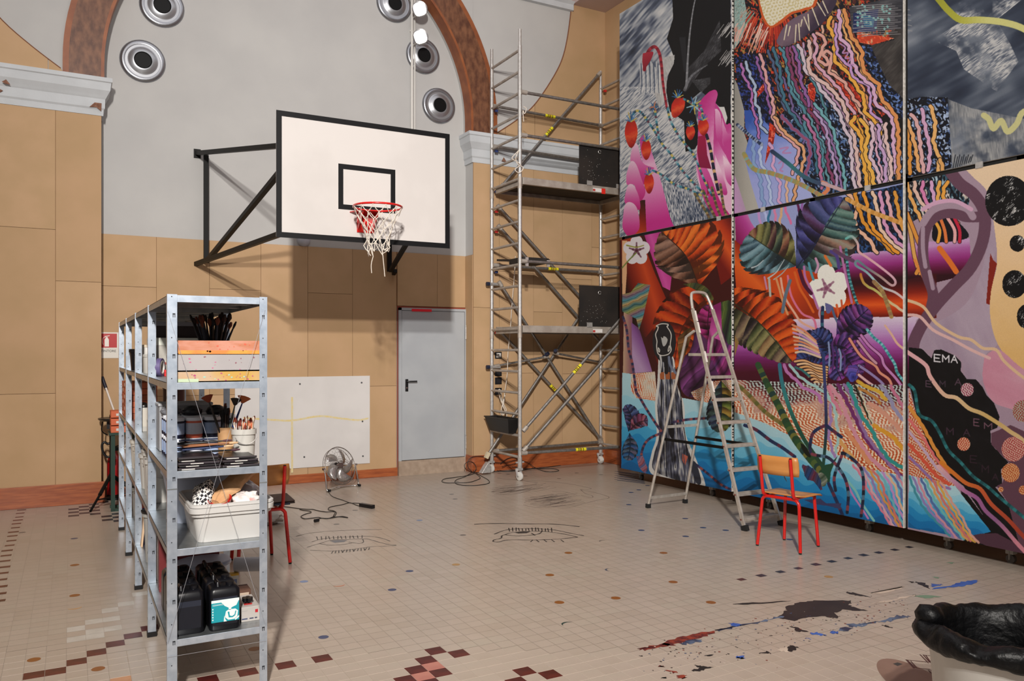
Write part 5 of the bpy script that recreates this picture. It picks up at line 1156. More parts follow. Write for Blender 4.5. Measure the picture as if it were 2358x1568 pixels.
heap('white_wrapping', 'crumpled white plastic with red print in the right half of the tub', 'wrapping', (.80, 4.33, z + .185), .075, .06, .045, mat('white_wrap', 'DDD5D2', .35, 0, 'C9837C', 9, (.62, .68)), 7, .4, fr=2.6)
heap('clear_wrapping', 'clear grey plastic film at the back of the tub', 'wrapping', (.83, 4.52, z + .20), .07, .09, .05, mat('clear_film', 'B3B0B8', .2), 11, .35)
# large grey tubs behind and white buckets
t = thing('lilac_tub', 'shallow lilac grey basin behind the white tub', 'basin', (.66, 5.0, z)); obj('basin', loft([rrect(.66, 5.0, .14, .2, .04, z + .001), rrect(.66, 5.0, .185, .20, .05, z + .24), rrect(.66, 5.0, .195, .21, .05, z + .242), rrect(.66, 5.0, .195, .21, .05, z + .27), rrect(.66, 5.0, .18, .195, .045, z + .27), rrect(.66, 5.0, .14, .2, .04, z + .05)]), LBLUE, t, smooth=40)
bucket('grey_bucket', 'lilac grey bucket standing on the basin rim in the second bay', .64, 5.42, z, .12, .33, LBLUE, handle=False)
for k, (x, y, h, lab) in enumerate(((.51, 5.62, .27, 'white bucket with wire handle nearest in the second bay'), (.52, 5.90, .29, 'white bucket with lid behind the nearest one in the second bay'), (.52, 6.20, .24, 'white bucket at the far side of the second bay'), (.70, 5.98, .26, 'white bucket at the back of the second bay'))):
    bucket('white_bucket', lab, x, y, z, .098, h, OPW, lidm=OPW if k % 2 else None)
for k in range(4): bucket('white_bucket', ('plain white pail in the third bay, %s' % ('nearest', 'second', 'third', 'farthest')[k]), .52, 6.55 + .25 * k, z, .09, .2 + .03 * (k % 2), flat('C9C4BA', .5))
heap('white_rag', 'crumpled white rag hanging over the far bay of the shelf', 'rag', (.50, 7.75, z + .09), .08, .1, .09, flat('D6D2CA', .8), 2, .5, fr=3)
heap('white_rag', 'second pale rag at the end of the far bay', 'rag', (.50, 8.1, z + .07), .07, .1, .07, flat('C9C2B6', .8), 4, .5, fr=3)
# --- level 1 (z .32)
z = SH(0)
JC = mat('jerrycan_black', '0E0E13', .32, spec=.35); JC2 = mat('jerrycan_panel', '14161F', .4, spec=.35); TEAL = mat('label_teal', '1493A0', .4)
def can(x, y, lab):
    w2, d2, h = .074, .067, .215
    t = thing('jerrycan', lab, 'jerrycan', (x, y, z), group='black jerrycans on the bottom shelf')
    obj('body', loft([rrect(x, y, w2 - .006, d2 - .006, .02, z), rrect(x, y, w2, d2, .022, z + .012), rrect(x, y, w2, d2, .022, z + h * .8), rrect(x, y, w2 - .002, d2 - .003, .022, z + h * .92), rrect(x, y, w2 - .012, d2 - .014, .02, z + h - .003), rrect(x, y, w2 - .02, d2 - .022, .02, z + h)]), JC, t, smooth=40)
    obj('front_panel', MB().box((x - w2 + .016, y - d2 - .0015, z + .03), (x + w2 - .016, y - d2 + .001, z + h * .76)), JC2, t, bevel=.001)
    obj('panel_top', MB().box((x - w2 + .016, y - d2 - .002, z + h * .64), (x + w2 - .016, y - d2 - .001, z + h * .77)), mat('jerry_blue', '1E2331', .4), t)
    hd = obj('handle', MB().tube([(x - .03, y - .04, z + h - .01), (x - .03, y - .035, z + h + .012), (x - .03, y + .03, z + h + .012), (x - .03, y + .035, z + h - .005)], .010, 8), JC, t, smooth=60)
    obj('cap', MB().cyl((x + .03, y - .02, z + h - .008), (x + .03, y - .02, z + h + .014), .021, 14), JC, t, smooth=40)
    return t
names = ('nearest', 'second', 'third', 'farthest')
for r_ in range(4):
    for c in range(2):
        y = 4.30 + r_ * .140 - (.012 if c else 0)
        k = can(.508 + c * .158 + .012 * c, y, 'black jerrycan on the bottom shelf, %s of the %s row' % (names[r_], 'right' if c else 'left') + (', with a teal label' if r_ == 0 and c else ''))
        if r_ == 0 and c:
            x = .508 + .158 + .012; yy = y - .067 - .0025
            lb = obj('teal_label', MB().box((x - .066, yy - .001, z + .045), (x + .066, yy + .0005, z + .155)), TEAL, k)
            wh = flat('DDE6E4', .5)
            def pl(p, m=wh, d=.0006): obj('label_print', MB().prism([(x - .066 + a * .132, yy - .001, z + .045 + b * .11) for a, b in p], (0, -d, 0)), m, lb)
            pl([(.0, .88), (1, .88), (1, 1), (0, 1)]); pl([(.35, .88), (.98, .88), (.9, .68), (.72, .6), (.7, .5), (.62, .5), (.62, .6), (.48, .7)])
            pl([(.52, .45), (.62, .52), (.86, .52), (.96, .42), (.93, .16), (.82, .06), (.6, .06), (.48, .2)]); pl([(.58, .42), (.9, .42), (.86, .22), (.76, .14), (.62, .16)], TEAL, .0009); pl([(.64, .44), (.86, .44), (.83, .26), (.74, .2), (.66, .24)], wh, .0012)
            pl([(.44, .0), (.55, .0), (.5, .1), (.46, .26)]); pl([(.86, .0), (1, .12), (1, .2), (.84, .06)])
            for q in (.80, .76): pl([(.04, q), (.42, q), (.42, q + .012), (.04, q + .012)])
            for q in range(5): pl([(.03, .1 + q * .12), (.07, .1 + q * .12), (.07, .16 + q * .12), (.03, .16 + q * .12)])
bucket('lilac_pail', 'shallow lilac pail under the round lid behind the jerrycans', .68, 5.04, z, .13, .135, LBLUE, handle=False)
t = thing('round_lid', 'large round lilac grey lid on the pail behind the jerrycans', 'lid', (.68, 5.04, z + .13)); obj('lid', MB().lathe([(0, 0), (.145, 0), (.155, .012), (.155, .03), (.145, .034), (.08, .048), (0, .052)], (.68, 5.04, z + .137), 36), LBLUE, t, smooth=45); obj('rim', MB().lathe([(.155, .006), (.162, .006), (.162, .018), (.155, .018)], (.68, 5.04, z + .137), 36), LBLUE, t)
t = thing('film_roll', 'roll of clear film jutting out beyond the jerrycans', 'roll', (.85, 4.95, z + .15)); obj('roll', MB().cyl((.84, 4.90, z + .15), (.985, 4.84, z + .15), .042, 20), mat('film_clear', 'AFAEB4', .2), t, smooth=50); obj('core', MB().cyl((.985, 4.84, z + .15), (.987, 4.8395, z + .15), .02, 14), flat('8E8C90', .5), t)
t = thing('yellow_carton', 'small white and yellow carton standing right of the jerrycans', 'carton', (.80, 4.75, z)); obj('box', MB().box((.80, 4.86, z), (.855, 4.90, z + .105)), flat('DAD6CE', .6), t); obj('yellow_top', MB().box((.7995, 4.8595, z + .095), (.8555, 4.9005, z + .107)), flat('D9A93B', .6), t); obj('print', MB().box((.81, 4.859, z + .04), (.845, 4.86, z + .075)), flat('7C8CB4', .6), t); obj('print', MB().box((.80, 4.859, z + .03), (.8025, 4.86, z + .10)), flat('D9A93B', .6), t)
t = thing('white_carton', 'white printed carton at the front right of the bottom shelf', 'carton', (.80, 4.3, z)); obj('box', MB().box((.768, 4.30, z), (.862, 4.52, z + .075)), mat('carton_white', 'B5AFAA', .5), t, bevel=.002)
for a, b, c_, d_, m in ((.772, .012, .80, .018, '3A4466'), (.81, .012, .83, .018, '3C4058'), (.836, .012, .848, .018, '34384E'), (.838, .042, .852, .058, 'B5202A'), (.774, .055, .80, .058, 'A9A6A4')): obj('print', MB().box((a, 4.2992, z + b), (c_, 4.30, z + d_)), flat(m, .5), t)
t = thing('valve_knob', 'black five lobed knob lying on the white carton', 'knob', (.80, 4.36, z + .076)); mb = MB().cyl((.81, 4.36, z + .076), (.81, 4.36, z + .10), .014, 12)
for k in range(5): a = 1.2566 * k; mb.cyl((.81 + .017 * math.cos(a), 4.36 + .017 * math.sin(a), z + .088), (.81 + .017 * math.cos(a), 4.36 + .017 * math.sin(a), z + .108), .011, 10)
obj('knob', mb, BLACKP, t, smooth=50); obj('red_base', MB().box((.79, 4.335, z + .076), (.83, 4.35, z + .08)), flat('B02A2A', .5), t)
t = thing('brown_carton', 'small brown carton at the back of the white carton', 'carton', (.82, 4.56, z)); obj('box', MB().box((.79, 4.53, z), (.86, 4.64, z + .10)), flat('5A3C2E', .6), t); obj('label', MB().box((.80, 4.529, z + .06), (.85, 4.53, z + .085)), flat('B9A593', .6), t)
jar('cream_bucket', 'cream bucket with pale lid behind the left jerrycans', .52, 5.42, z, .1, .30, flat('B8B4AC', .5), flat('D8D2C2', .5), cat='bucket', lidh=.03)
bucket('black_lid_bucket', 'grey bucket with black lid in the second bay of the bottom shelf', .54, 5.85, z, .12, .33, flat('A6A6A2', .5), lidm=BLACKP, handle=False)
t = thing('red_tray', 'dark red tray at the back of the front bay on the bottom shelf', 'tray', (.58, 5.12, z)); obj('tray', MB().box((.45, 5.07, z), (.78, 5.16, z + .33)), flat('6A2224', .5), t); obj('rim', MB().box((.445, 5.065, z + .32), (.785, 5.165, z + .335)), flat('8C3434', .5), t)
t = thing('blue_bottle', 'bright blue spray bottle with copper top in the third bay of the bottom shelf', 'bottle', (.47, 6.75, z)); obj('body', MB().lathe([(0, 0), (.045, 0), (.05, .02), (.05, .15), (.03, .19), (.02, .21)], (.48, 6.75, z), 18), flat('1B3DAE', .35), t, smooth=50); obj('cap', MB().lathe([(.03, .2), (.035, .22), (.035, .27), (0, .28)], (.48, 6.75, z), 18), flat('B4573A', .4), t, smooth=50)
t = thing('plywood_offcut', 'pale plywood offcut leaning in the third bay of the bottom shelf', 'wood', (.47, 6.5, z)); obj('board', MB().prism([(.44, 6.30, z + .0), (.44, 6.60, z), (.46, 6.58, z + .22), (.46, 6.34, z + .18)], (.012, 0, 0)), flat('C9A987', .6), t); obj('hole', MB().cyl((.4395, 6.46, z + .1), (.455, 6.46, z + .1), .02, 10), flat('7A4A2E', .6), t)
for k in range(3): bucket('grey_pail', 'grey pail on the bottom shelf of the far bays, %s' % ('nearest', 'middle', 'farthest')[k], .56, 7.2 + .35 * k, z, .11, .24, flat('8F8D88', .5), handle=False)
# things on and behind the chair at the back of the shelving
t = thing('dark_folder', 'dark brown folder lying on the red chair behind the shelving', 'folder', (1.40, 6.76, .475)); obj('cover', MB().prism([(1.30, 6.58, .480), (1.60, 6.60, .478), (1.58, 6.80, .505), (1.34, 6.84, .50)], (0, 0, .012)), flat('3A2C28', .6), t); obj('flap', MB().prism([(1.30, 6.58, .495), (1.60, 6.60, .495), (1.58, 6.80, .525), (1.34, 6.84, .515)], (0, 0, .006)), flat('4A3832', .6), t)
t = thing('blue_pouch', 'small dark blue pouch at the edge of the folder', 'pouch', (1.55, 6.62, .5)); obj('pouch', MB().rbox((1.42, 6.56, .477), (1.555, 6.60, .490), .01), flat('1A2740', .4), t)
heap('white_cable_bag', 'white bag of cable on the floor behind the chair', 'bag', (1.72, 8.2, .06), .16, .12, .07, flat('BDB6AE', .6), 5, .4, fr=3)
# ================================================================ MURAL: six painted panels on a wheeled frame
XM = 6.43
MY0, MY1, MZ0, MZ1, RES = 2.44, 8.775, .15, 6.22, 250
mw, mh = int((MY1 - MY0) * RES), int((MZ1 - MZ0) * RES)
_yy = MY1 - (np.arange(mw) + .5) / RES; _zz = MZ0 + (np.arange(mh) + .5) / RES
_YY, _ZZ = np.meshgrid(_yy, _zz)
_t = XM * FW[0] + _YY * FW[1]; _l = XM * RT[0] + _YY * RT[1]
UX = (CX + F_PX * _l / _t).astype(np.float32); UY = (HY - F_PX * (_ZZ - CH) / _t).astype(np.float32)
IMG = np.zeros((mh, mw, 3), np.float32) + 120
rs = np.random.RandomState(11)
_lat = rs.rand(256, 256).astype(np.float32)
def vn(x, y, seed=0):
    x = x + seed * 17.3; y = y + seed * 9.7
    xi = np.floor(x).astype(int); yi = np.floor(y).astype(int); fx = x - xi; fy = y - yi
    fx = fx * fx * (3 - 2 * fx); fy = fy * fy * (3 - 2 * fy); g = lambda a, b: _lat[a & 255, b & 255]
    return (g(xi, yi) * (1 - fx) + g(xi + 1, yi) * fx) * (1 - fy) + (g(xi, yi + 1) * (1 - fx) + g(xi + 1, yi + 1) * fx) * fy
def fbm(x, y, s=0, o=4):
    r = 0; a = .5
    for k in range(o): r = r + a * vn(x * 2 ** k, y * 2 ** k, s + k); a *= .5
    return r / (1 - .5 ** o)
def c3(c): return np.array([int(c[i:i + 2], 16) for i in (0, 2, 4)], np.float32) if isinstance(c, str) else np.array(c, np.float32)
def mixc(stops, v):
    ps = [s[0] for s in stops]; cs = np.array([c3(s[1]) for s in stops]); return np.stack([np.interp(v, ps, cs[:, k]) for k in range(3)], -1)
def bbox(x0, y0, x1, y1):
    ys = []; zs = []
    for x in (x0, x1):
        for y in (y0, y1):
            p = OX(x, y, XM); ys.append(p.y); zs.append(p.z)
    c0 = int(max(0, (MY1 - max(ys)) * RES - 2)); c1 = int(min(mw, (MY1 - min(ys)) * RES + 3)); r0 = int(max(0, (min(zs) - MZ0) * RES - 2)); r1 = int(min(mh, (max(zs) - MZ0) * RES + 3))
    return r0, r1, c0, c1
def inside(px, py, poly):
    m = np.zeros(px.shape, bool); n = len(poly)
    for i in range(n):
        x0, y0 = poly[i]; x1, y1 = poly[(i + 1) % n]
        if y0 == y1: continue
        c = ((y0 > py) != (y1 > py)) & (px < (x1 - x0) * (py - y0) / (y1 - y0) + x0); m ^= c
    return m
CLIP = [None]; ROW = [None]; ZG = 3.209
ZZ = _ZZ
def paint(poly, sh, alpha=1.0):
    xs = [p[0] for p in poly]; ys = [p[1] for p in poly]; r0, r1, c0, c1 = bbox(min(xs), min(ys), max(xs), max(ys))
    if r1 <= r0 or c1 <= c0: return
    px = UX[r0:r1, c0:c1]; py = UY[r0:r1, c0:c1]; m = inside(px, py, poly)
    if CLIP[0]: m &= (px > CLIP[0][0]) & (px < CLIP[0][1])
    if ROW[0]: m &= ((ZZ[r0:r1, c0:c1] > ZG) == (ROW[0] == 'U'))
    if not m.any(): return
    x, y = px[m], py[m]; col = sh(x, y) if callable(sh) else np.broadcast_to(c3(sh), (len(x), 3))
    if callable(alpha): a = alpha(x, y)[:, None]
    else: a = alpha
    sub = IMG[r0:r1, c0:c1]; sub[m] = sub[m] * (1 - a) + col * a
def cr(pts, n=6):
    P = [np.array(p[:2], float) for p in pts]; out = []
    for i in range(len(P) - 1):
        a, b, c, d = P[max(i - 1, 0)], P[i], P[i + 1], P[min(i + 2, len(P) - 1)]
        for k in range(n):
            t = k / n; out.append(.5 * (2 * b + (c - a) * t + (2 * a - 5 * b + 4 * c - d) * t * t + (3 * b - a - 3 * c + d) * t ** 3))
    out.append(P[-1]); return out
def curve(pts, n=5):
    return [tuple(p) for p in cr(list(pts) + [pts[0]], n)][:-1]
def stroke(pts, w, col, w1=None, n=5, band=None, bl=4.0, wob=0.0, alpha=1.0, edge=None, ew=1.6):
    q = cr(pts, n) if len(pts) > 2 else [np.array(p, float) for p in (pts[0], ((pts[0][0] + pts[1][0]) / 2, (pts[0][1] + pts[1][1]) / 2), pts[1])]
    q = np.array(q)
    if wob: 
        sl = np.concatenate([[0], np.cumsum(np.hypot(*(q[1:] - q[:-1]).T))]); k2 = max(int(sl[-1] / 4), 4); sn = np.linspace(0, sl[-1], k2); q = np.stack([np.interp(sn, sl, q[:, 0]), np.interp(sn, sl, q[:, 1])], 1)
        q = q + np.stack([(np.sin(sn / 4.6 + q[0, 0]) + .8 * np.sin(sn / 2.7 + q[0, 1])) * wob, np.cos(sn / 5.0) * wob * .3], 1)
    if edge is not None:
        stroke(pts, w + 2 * ew, edge, None if w1 is None else w1 + ew, n, None, bl, wob)
    x0, y0 = q.min(0) - w; x1, y1 = q.max(0) + w; r0, r1, c0, c1 = bbox(x0, y0, x1, y1)
    if r1 <= r0 or c1 <= c0: return
    s = 0; wa = w; wb = w if w1 is None else w1; L = np.sum(np.hypot(*(q[1:] - q[:-1]).T)); 
    for a, b in zip(q[:-1], q[1:]):
        d = np.hypot(*(b - a)); 
        if d < 1e-6: continue
        ww = (wa + (wb - wa) * (s + d / 2) / L) / 2 + .35
        r0, r1, c0, c1 = bbox(min(a[0], b[0]) - ww, min(a[1], b[1]) - ww, max(a[0], b[0]) + ww, max(a[1], b[1]) + ww)
        if r1 <= r0 or c1 <= c0: s += d; continue
        px = UX[r0:r1, c0:c1]; py = UY[r0:r1, c0:c1]
        t = np.clip(((px - a[0]) * (b[0] - a[0]) + (py - a[1]) * (b[1] - a[1])) / d ** 2, 0, 1)
        dd = np.hypot(px - a[0] - t * (b[0] - a[0]), py - a[1] - t * (b[1] - a[1])); al = np.clip(ww + .35 - dd, 0, 1)
        if CLIP[0]: al = al * ((px > CLIP[0][0]) & (px < CLIP[0][1]))
        if ROW[0]: al = al * ((ZZ[r0:r1, c0:c1] > ZG) == (ROW[0] == 'U'))
        m = al > 0
        if m.any():
            if band is not None:
                k = ((s + t[m] * d) / bl).astype(int) % len(band); cc = np.array([c3(c) for c in band])[k]
            elif callable(col): cc = col((s + t[m] * d) / L)
            else: cc = c3(col)
            al = al[m][:, None] * alpha; sub = IMG[r0:r1, c0:c1]; sub[m] = sub[m] * (1 - al) + cc * al
        s += d
def solid(c): return lambda x, y: np.broadcast_to(c3(c), (len(x), 3))
def lg(p0, p1, stops, nz=0.0, ns=6):
    dx, dy = p1[0] - p0[0], p1[1] - p0[1]; L2 = dx * dx + dy * dy
    def f(x, y):
        v = ((x - p0[0]) * dx + (y - p0[1]) * dy) / L2
        if nz: v = v + nz * (fbm(x / ns, y / ns, 3) - .5)
        return mixc(stops, v)
    return f
def speck(dark, cols, s=3.2, thr=.56, ang=.9, st=1.7, seed=1):
    ca, sa = math.cos(ang), math.sin(ang)
    def f(x, y):
        wx, wy = vn(x / 9, y / 9, seed) * 5, vn(x / 9, y / 9, seed + 3) * 5; u = (x * ca + y * sa + wx) / (s * st); v = (-x * sa + y * ca + wy) / s
        m = vn(u, v, seed + 5); k = (vn(u * .35, v * .35, seed + 9) * len(cols) * .999).astype(int).clip(0, len(cols) - 1)
        c = np.array([c3(q) for q in cols])[k] * (.75 + .5 * vn(u * 2, v * 2, 4))[:, None]; a = np.clip((m - thr) * 9, 0, 1)[:, None]; return c3(dark) * (1 - a) + c * a
    return f
def worm(bg, fg, lam=5.5, sx=1.0, sy=1.5, seed=2, thr=0.0, soft=.22):
    r = np.random.RandomState(seed); A = r.rand(9) * 6.283; PH = r.rand(9) * 6.283
    def f(x, y):
        wx = x + 4 * vn(x / 16, y / 16, seed); wy = y + 4 * vn(x / 16, y / 16, seed + 2); v = 0
        for a, p in zip(A, PH): v = v + np.sin(6.283 / lam * (wx * sx * math.cos(a) + wy * sy * math.sin(a)) + p)
        a = np.clip((v / 2.1 - thr) / soft + .5, 0, 1)[:, None]; b = bg(x, y) if callable(bg) else c3(bg); g = fg(x, y) if callable(fg) else c3(fg); return b * (1 - a) + g * a
    return f
def cloud(stops, ang=-.9, s=26, st=5, seed=3, fine=.35):
    ca, sa = math.cos(ang), math.sin(ang)
    def f(x, y):
        u = (x * ca + y * sa) / (s * 1.0); v = (-x * sa + y * ca) / s; w_ = fbm(u * .55, v * .9, seed, 3); g = vn(u * st * .35, v * st * 2.6, seed + 8); return mixc(stops, w_ * (1 - fine) * 1.25 - .1 + g * fine)
    return f
def ribs(cen, per, cols, sx=1.0, sy=1.0, jag=1.6, ph=0.0, shade=.35, warp=0.0):
    def f(x, y):
        ang = np.arctan2((y - cen[1]) * sy, (x - cen[0]) * sx); d = np.hypot((x - cen[0]) * sx, (y - cen[1]) * sy) + jag * .55 * (((ang * 40) % 1) - .5) + (warp + 5) * (vn(x / 15, y / 15, 6) - .5)
        v = d / (per * 1.2) + ph; k = np.floor(v).astype(int); fr = v - k; C = np.array([c3(c) for c in cols]); c = C[k % len(cols)] * (1 - fr)[:, None] + C[(k + 1) % len(cols)] * fr[:, None]
        return c * (1 - shade * np.clip(1 - fr * 3.2, 0, 1) + .14 * np.clip(fr * 2 - 1.2, 0, 1))[:, None]
    return f
def lribs(d, per, cols, jag=1.2, ph=0.0, shade=.35, bend=0.0):
    dx, dy = math.cos(d), math.sin(d)
    def f(x, y):
        o = (-x * dy + y * dx); v = (x * dx + y * dy + jag * .6 * (((o / 2.4) % 1) - .5) + bend * np.sin(o / 26) + 7 * (vn(x / 16, y / 16, 9) - .5) + per * .5 * np.sin(o / 30 + 1)) / (per * 1.15) + ph; k = np.floor(v).astype(int); fr = v - k; C = np.array([c3(c) for c in cols]); c = C[k % len(cols)] * (1 - fr)[:, None] + C[(k + 1) % len(cols)] * fr[:, None]
        return c * (1 - shade * np.clip(1 - fr * 3.2, 0, 1) + .12 * np.clip(fr * 2 - 1.2, 0, 1))[:, None]
    return f
def Z(x0, y0, s): return lambda *p: [(x0 + a / s, y0 + b / s) for a, b in p]
A = Z(1400, 0, 2.8); B = Z(1880, 0, 2.8); C_ = Z(1400, 500, 2.306); D_ = Z(1880, 400, 2.613); E_ = Z(1880, 800, 3.136); Lz = Z(1470, 660, 6.533); Qz = Z(1680, 440, 3.733); Wz = Z(1680, 840, 3.733); Tz = Z(1680, 0, 3.267)
P1, P2, P3 = (0, 1687), (1687, 2084), (2084, 9999)
def leaf(mid, wf, side, cols, n=9, sweep=.5, hi='D9A878', sc=None):
    # lobes along one side of a midrib that runs base -> tip
    q = np.array(cr(mid, 8)); sl = np.concatenate([[0], np.cumsum(np.hypot(*(q[1:] - q[:-1]).T))]); L = sl[-1]
    def M(t): return np.array([np.interp(t * L, sl, q[:, 0]), np.interp(t * L, sl, q[:, 1])])
    paint([tuple(M(t)) for t in np.linspace(0, .97, 12)] + [tuple(M(t) + np.array([M(min(t + .02, 1))[1] - M(t - .02)[1], M(t - .02)[0] - M(min(t + .02, 1))[0]]) / (np.hypot(*(M(min(t + .02, 1)) - M(t - .02))) + 1e-9) * side * wf * .62 * math.sin(math.pi * t) ** .7) for t in np.linspace(.95, .05, 12)], tuple(v * .5 for v in c3(cols[0])))
    def edge(t, ex=1.0):
        d = M(min(t + .02, 1)) - M(max(t - .02, 0)); d = d / (np.hypot(*d) + 1e-9); nn = np.array([d[1], -d[0]]) * side
        w_ = wf * (math.sin(math.pi * min(max(t, 0), 1) ** .75) ** .7 * .92 + .08) * ex; return [M(t) + nn * w_ * s + d * w_ * sweep * s * s for s in np.linspace(0, 1, 6)]
    for i in range(n):
        t0, t1 = i / n, (i + 1) / n; a = edge(t0, 1.0); b = edge(min(t1 + .22 / n, 1), 1.06); c = cols[i % len(cols)]; dk = tuple(v * .42 for v in c3(c)); lt = tuple(v * .5 + w_ * .5 for v, w_ in zip(c3(c), c3(hi)))
        m0, m1 = (a[0] + a[3]) / 2, (b[0] + b[3]) / 2; tip = b[-1] + (b[-1] - b[-2]) * .25
        paint([tuple(p) for p in a] + [tuple((a[-1] + tip) / 2 + (a[-1] - a[-2]) * .3), tuple(tip)] + [tuple(p) for p in b[::-1]], lg(tuple(a[3]), tuple(b[3]), [(-.1, dk), (.3, c), (.62, lt), (.82, c), (1.05, dk)], .22, 4))
        for k in range(5): p0 = np.array(b[1]) * (1 - k / 5) + np.array(b[-1]) * k / 5; p1 = p0 + (np.array(a[3]) - np.array(b[3])) * .38; stroke([tuple(p0), tuple(p1)], 1.0, lt, .5, alpha=.5)
    stroke([tuple(M(t)) for t in (0, .5, 1)], 2.0, tuple(v * .5 for v in c3(cols[0])), 1)
# ---------- column 1, upper
CLIP[0] = P1
ROW[0] = 'U'
paint([(1300, -700), (1690, -700), (1690, 560), (1300, 560)], cloud([(0, '1E222C'), (.35, '4A5264'), (.55, '9A9EA4'), (.8, 'C9C8C6')], -.85, 30, 3.2, 3, .4))
paint(A((80, 560), (400, 560), (560, 900), (640, 1440), (80, 1540)), cloud([(0, '2A3344'), (.3, '6A7280'), (.5, 'B5B6B8'), (.9, 'D2D0CC')], -.75, 24, 6, 5, .6))
paint(A((250, 1180), (640, 1180), (640, 1440), (420, 1480), (330, 1440)), cloud([(0, '2A3344'), (.35, '39455A'), (.55, 'A8AAB0'), (.9, 'C9C8C6')], 1.45, 14, 7, 5, .7))
paint(A((400, -400), (790, -400), (790, 830), (740, 800), (720, 690), (600, 590), (540, 640), (600, 900), (560, 960), (500, 980), (490, 780), (400, 720), (370, 560), (400, 450), (430, 380), (380, 250), (420, 120)), '08080A')
paint(A((500, 600), (515, 440), (620, 330), (720, 130), (730, 330), (620, 430)), cloud([(0, '0C0C0E'), (.5, '3A3A3E'), (1, '77777A')], -1.0, 12, 6, 7, .6), .8)
paint(A((460, 240), (500, 240), (510, 450), (490, 470)), '2A2B30', .6)
stroke(A((505, 560), (520, 300), (540, 120), (562, 0), (590, -80)), 5, '8D8E92', 2, alpha=.8)
stroke(A((495, 580), (540, 490), (640, 420)), 7, '6E6F74', 2, alpha=.7)
paint(A((690, 690), (750, 690), (770, 760), (760, 800), (720, 770)), 'C9C8C6'); paint(A((540, 520), (660, 500), (660, 540), (600, 600)), cloud([(0, '101012'), (.6, '55565A'), (1, 'B5B5B5')], -.6, 8, 6, 2, .6), .7)
paint(A((350, 375), (430, 355), (425, 410), (380, 500), (375, 640), (330, 700), (300, 600)), cloud([(0, '8C8A88'), (.6, 'B9B8B6'), (1, 'CFCDCA')], 1.4, 10, 5, 3, .5))
for k in range(16): stroke(A((205 + k * 9, 400 + (k % 4) * 12), (210 + k * 9, 520 + (k % 5) * 18), (200 + k * 10, 600)), 2.2, ('B9B9BA', '5B6474', 'D0CFCD')[k % 3], 1)
stroke(A((235, 450), (242, 390), (262, 330), (300, 302), (330, 340), (345, 420), (355, 540), (380, 700)), 7.5, None, 4.5, band=['8E1F2E', 'A62B38', '6E1624'], bl=5)
paint(curve(A((225, 345), (290, 335), (280, 380), (250, 430), (232, 460), (222, 400))), lg(*A((225, 340), (280, 440)), [(0, 'A8283A'), (1, '7A1422')]))
for k in range(26): a = A((720 + rs.randint(-20, 60), 200 + k * 2 + (k % 2) * 180))[0]; stroke([a, (a[0] + 16, a[1] - 22)], 1.1, 'A9A7A5', .6)
# fingers
PK = [(0, 'D9B9CB'), (.35, 'C878A6'), (.7, 'BE3F88'), (1, 'AE1F6C')]
paint(curve(A((655, 590), (692, 580), (707, 612), (690, 690), (705, 800), (745, 900), (795, 1010), (800, 1400), (700, 1410), (610, 1250), (570, 1100), (580, 880), (583, 700), (605, 640))), lg(*A((600, 700), (800, 800)), [(0, 'B52C7C'), (.4, 'C65A9A'), (.8, 'D8A3C0'), (1, 'E0BDD0')], .15))
paint(curve(A((690, 660), (730, 720), (760, 800), (800, 850), (800, 1400), (700, 1400), (680, 1000))), lg(*A((700, 900), (800, 1000)), [(0, 'B83A86'), (.6, 'CB7AAE'), (1, 'D8A8C4')], .15))
for pl in (A((700, 700), (725, 740), (735, 860), (715, 900), (698, 800)), A((738, 790), (765, 850), (785, 960), (770, 1010), (745, 930)), A((740, 1000), (780, 1050), (798, 1130), (798, 1200), (760, 1150)), A((690, 1000), (730, 1100), (770, 1240), (740, 1250), (700, 1150))): paint(curve(pl), lg(pl[1], pl[3], [(0, 'E0BDD0'), (1, 'B02A7C')]))
for pl, g in ((A((690, 700), (722, 740), (735, 900), (760, 1000), (700, 880)), 0), (A((735, 760), (765, 850), (800, 900), (800, 1060), (760, 1000), (740, 900)), 1), (A((575, 1080), (640, 1090), (720, 1290), (790, 1400), (700, 1400), (620, 1290)), 2)):
    paint(curve(pl), lg(pl[0], pl[2], [(0, 'DDB3CB'), (1, 'B83A86')] if g < 2 else [(0, 'C85A9E'), (1, 'B01E6E')]))
paint(A((582, 880), (628, 872), (640, 1000), (668, 1090), (590, 1080), (575, 980)), lg(*A((582, 880), (660, 1080)), [(0, '96103E'), (1, '7A0F3A')]))
paint(A((640, 1160), (660, 1240), (640, 1260)), '8A0E34')
big = A((205, 900), (228, 872), (250, 900), (275, 960), (308, 1060), (350, 1200), (400, 1400), (425, 1500), (250, 1530), (215, 1400), (205, 1290), (245, 1190), (215, 1000))
paint(curve(big), lg(*A((215, 950), (330, 1420)), [(0, 'B83A88'), (.25, 'D6A6C2'), (.6, 'CE7CAC'), (1, 'B82A80')]))
paint(A((205, 1290), (240, 1290), (250, 1530), (110, 1560), (150, 1500), (200, 1480)), lg(*A((240, 1290), (130, 1500)), [(0, '2A0A08'), (.5, '7A1A10'), (1, 'C8421C')]))
for pl in (A((145, 1010), (160, 945), (190, 930), (225, 1050), (300, 1085), (250, 1110), (245, 1190), (200, 1160), (150, 1060)), A((120, 1120), (148, 1042), (182, 1060), (215, 1150), (242, 1240), (205, 1295), (170, 1195), (122, 1190)),
           A((110, 1260), (130, 1195), (165, 1195), (200, 1270), (207, 1350), (160, 1340), (110, 1310)), A((95, 1420), (110, 1322), (150, 1305), (190, 1350), (203, 1470), (150, 1525), (120, 1515), (95, 1470))):
    ys = [p[1] for p in pl]; paint(curve(pl), lg((pl[0][0], min(ys)), (pl[0][0] + 4, max(ys)), PK))
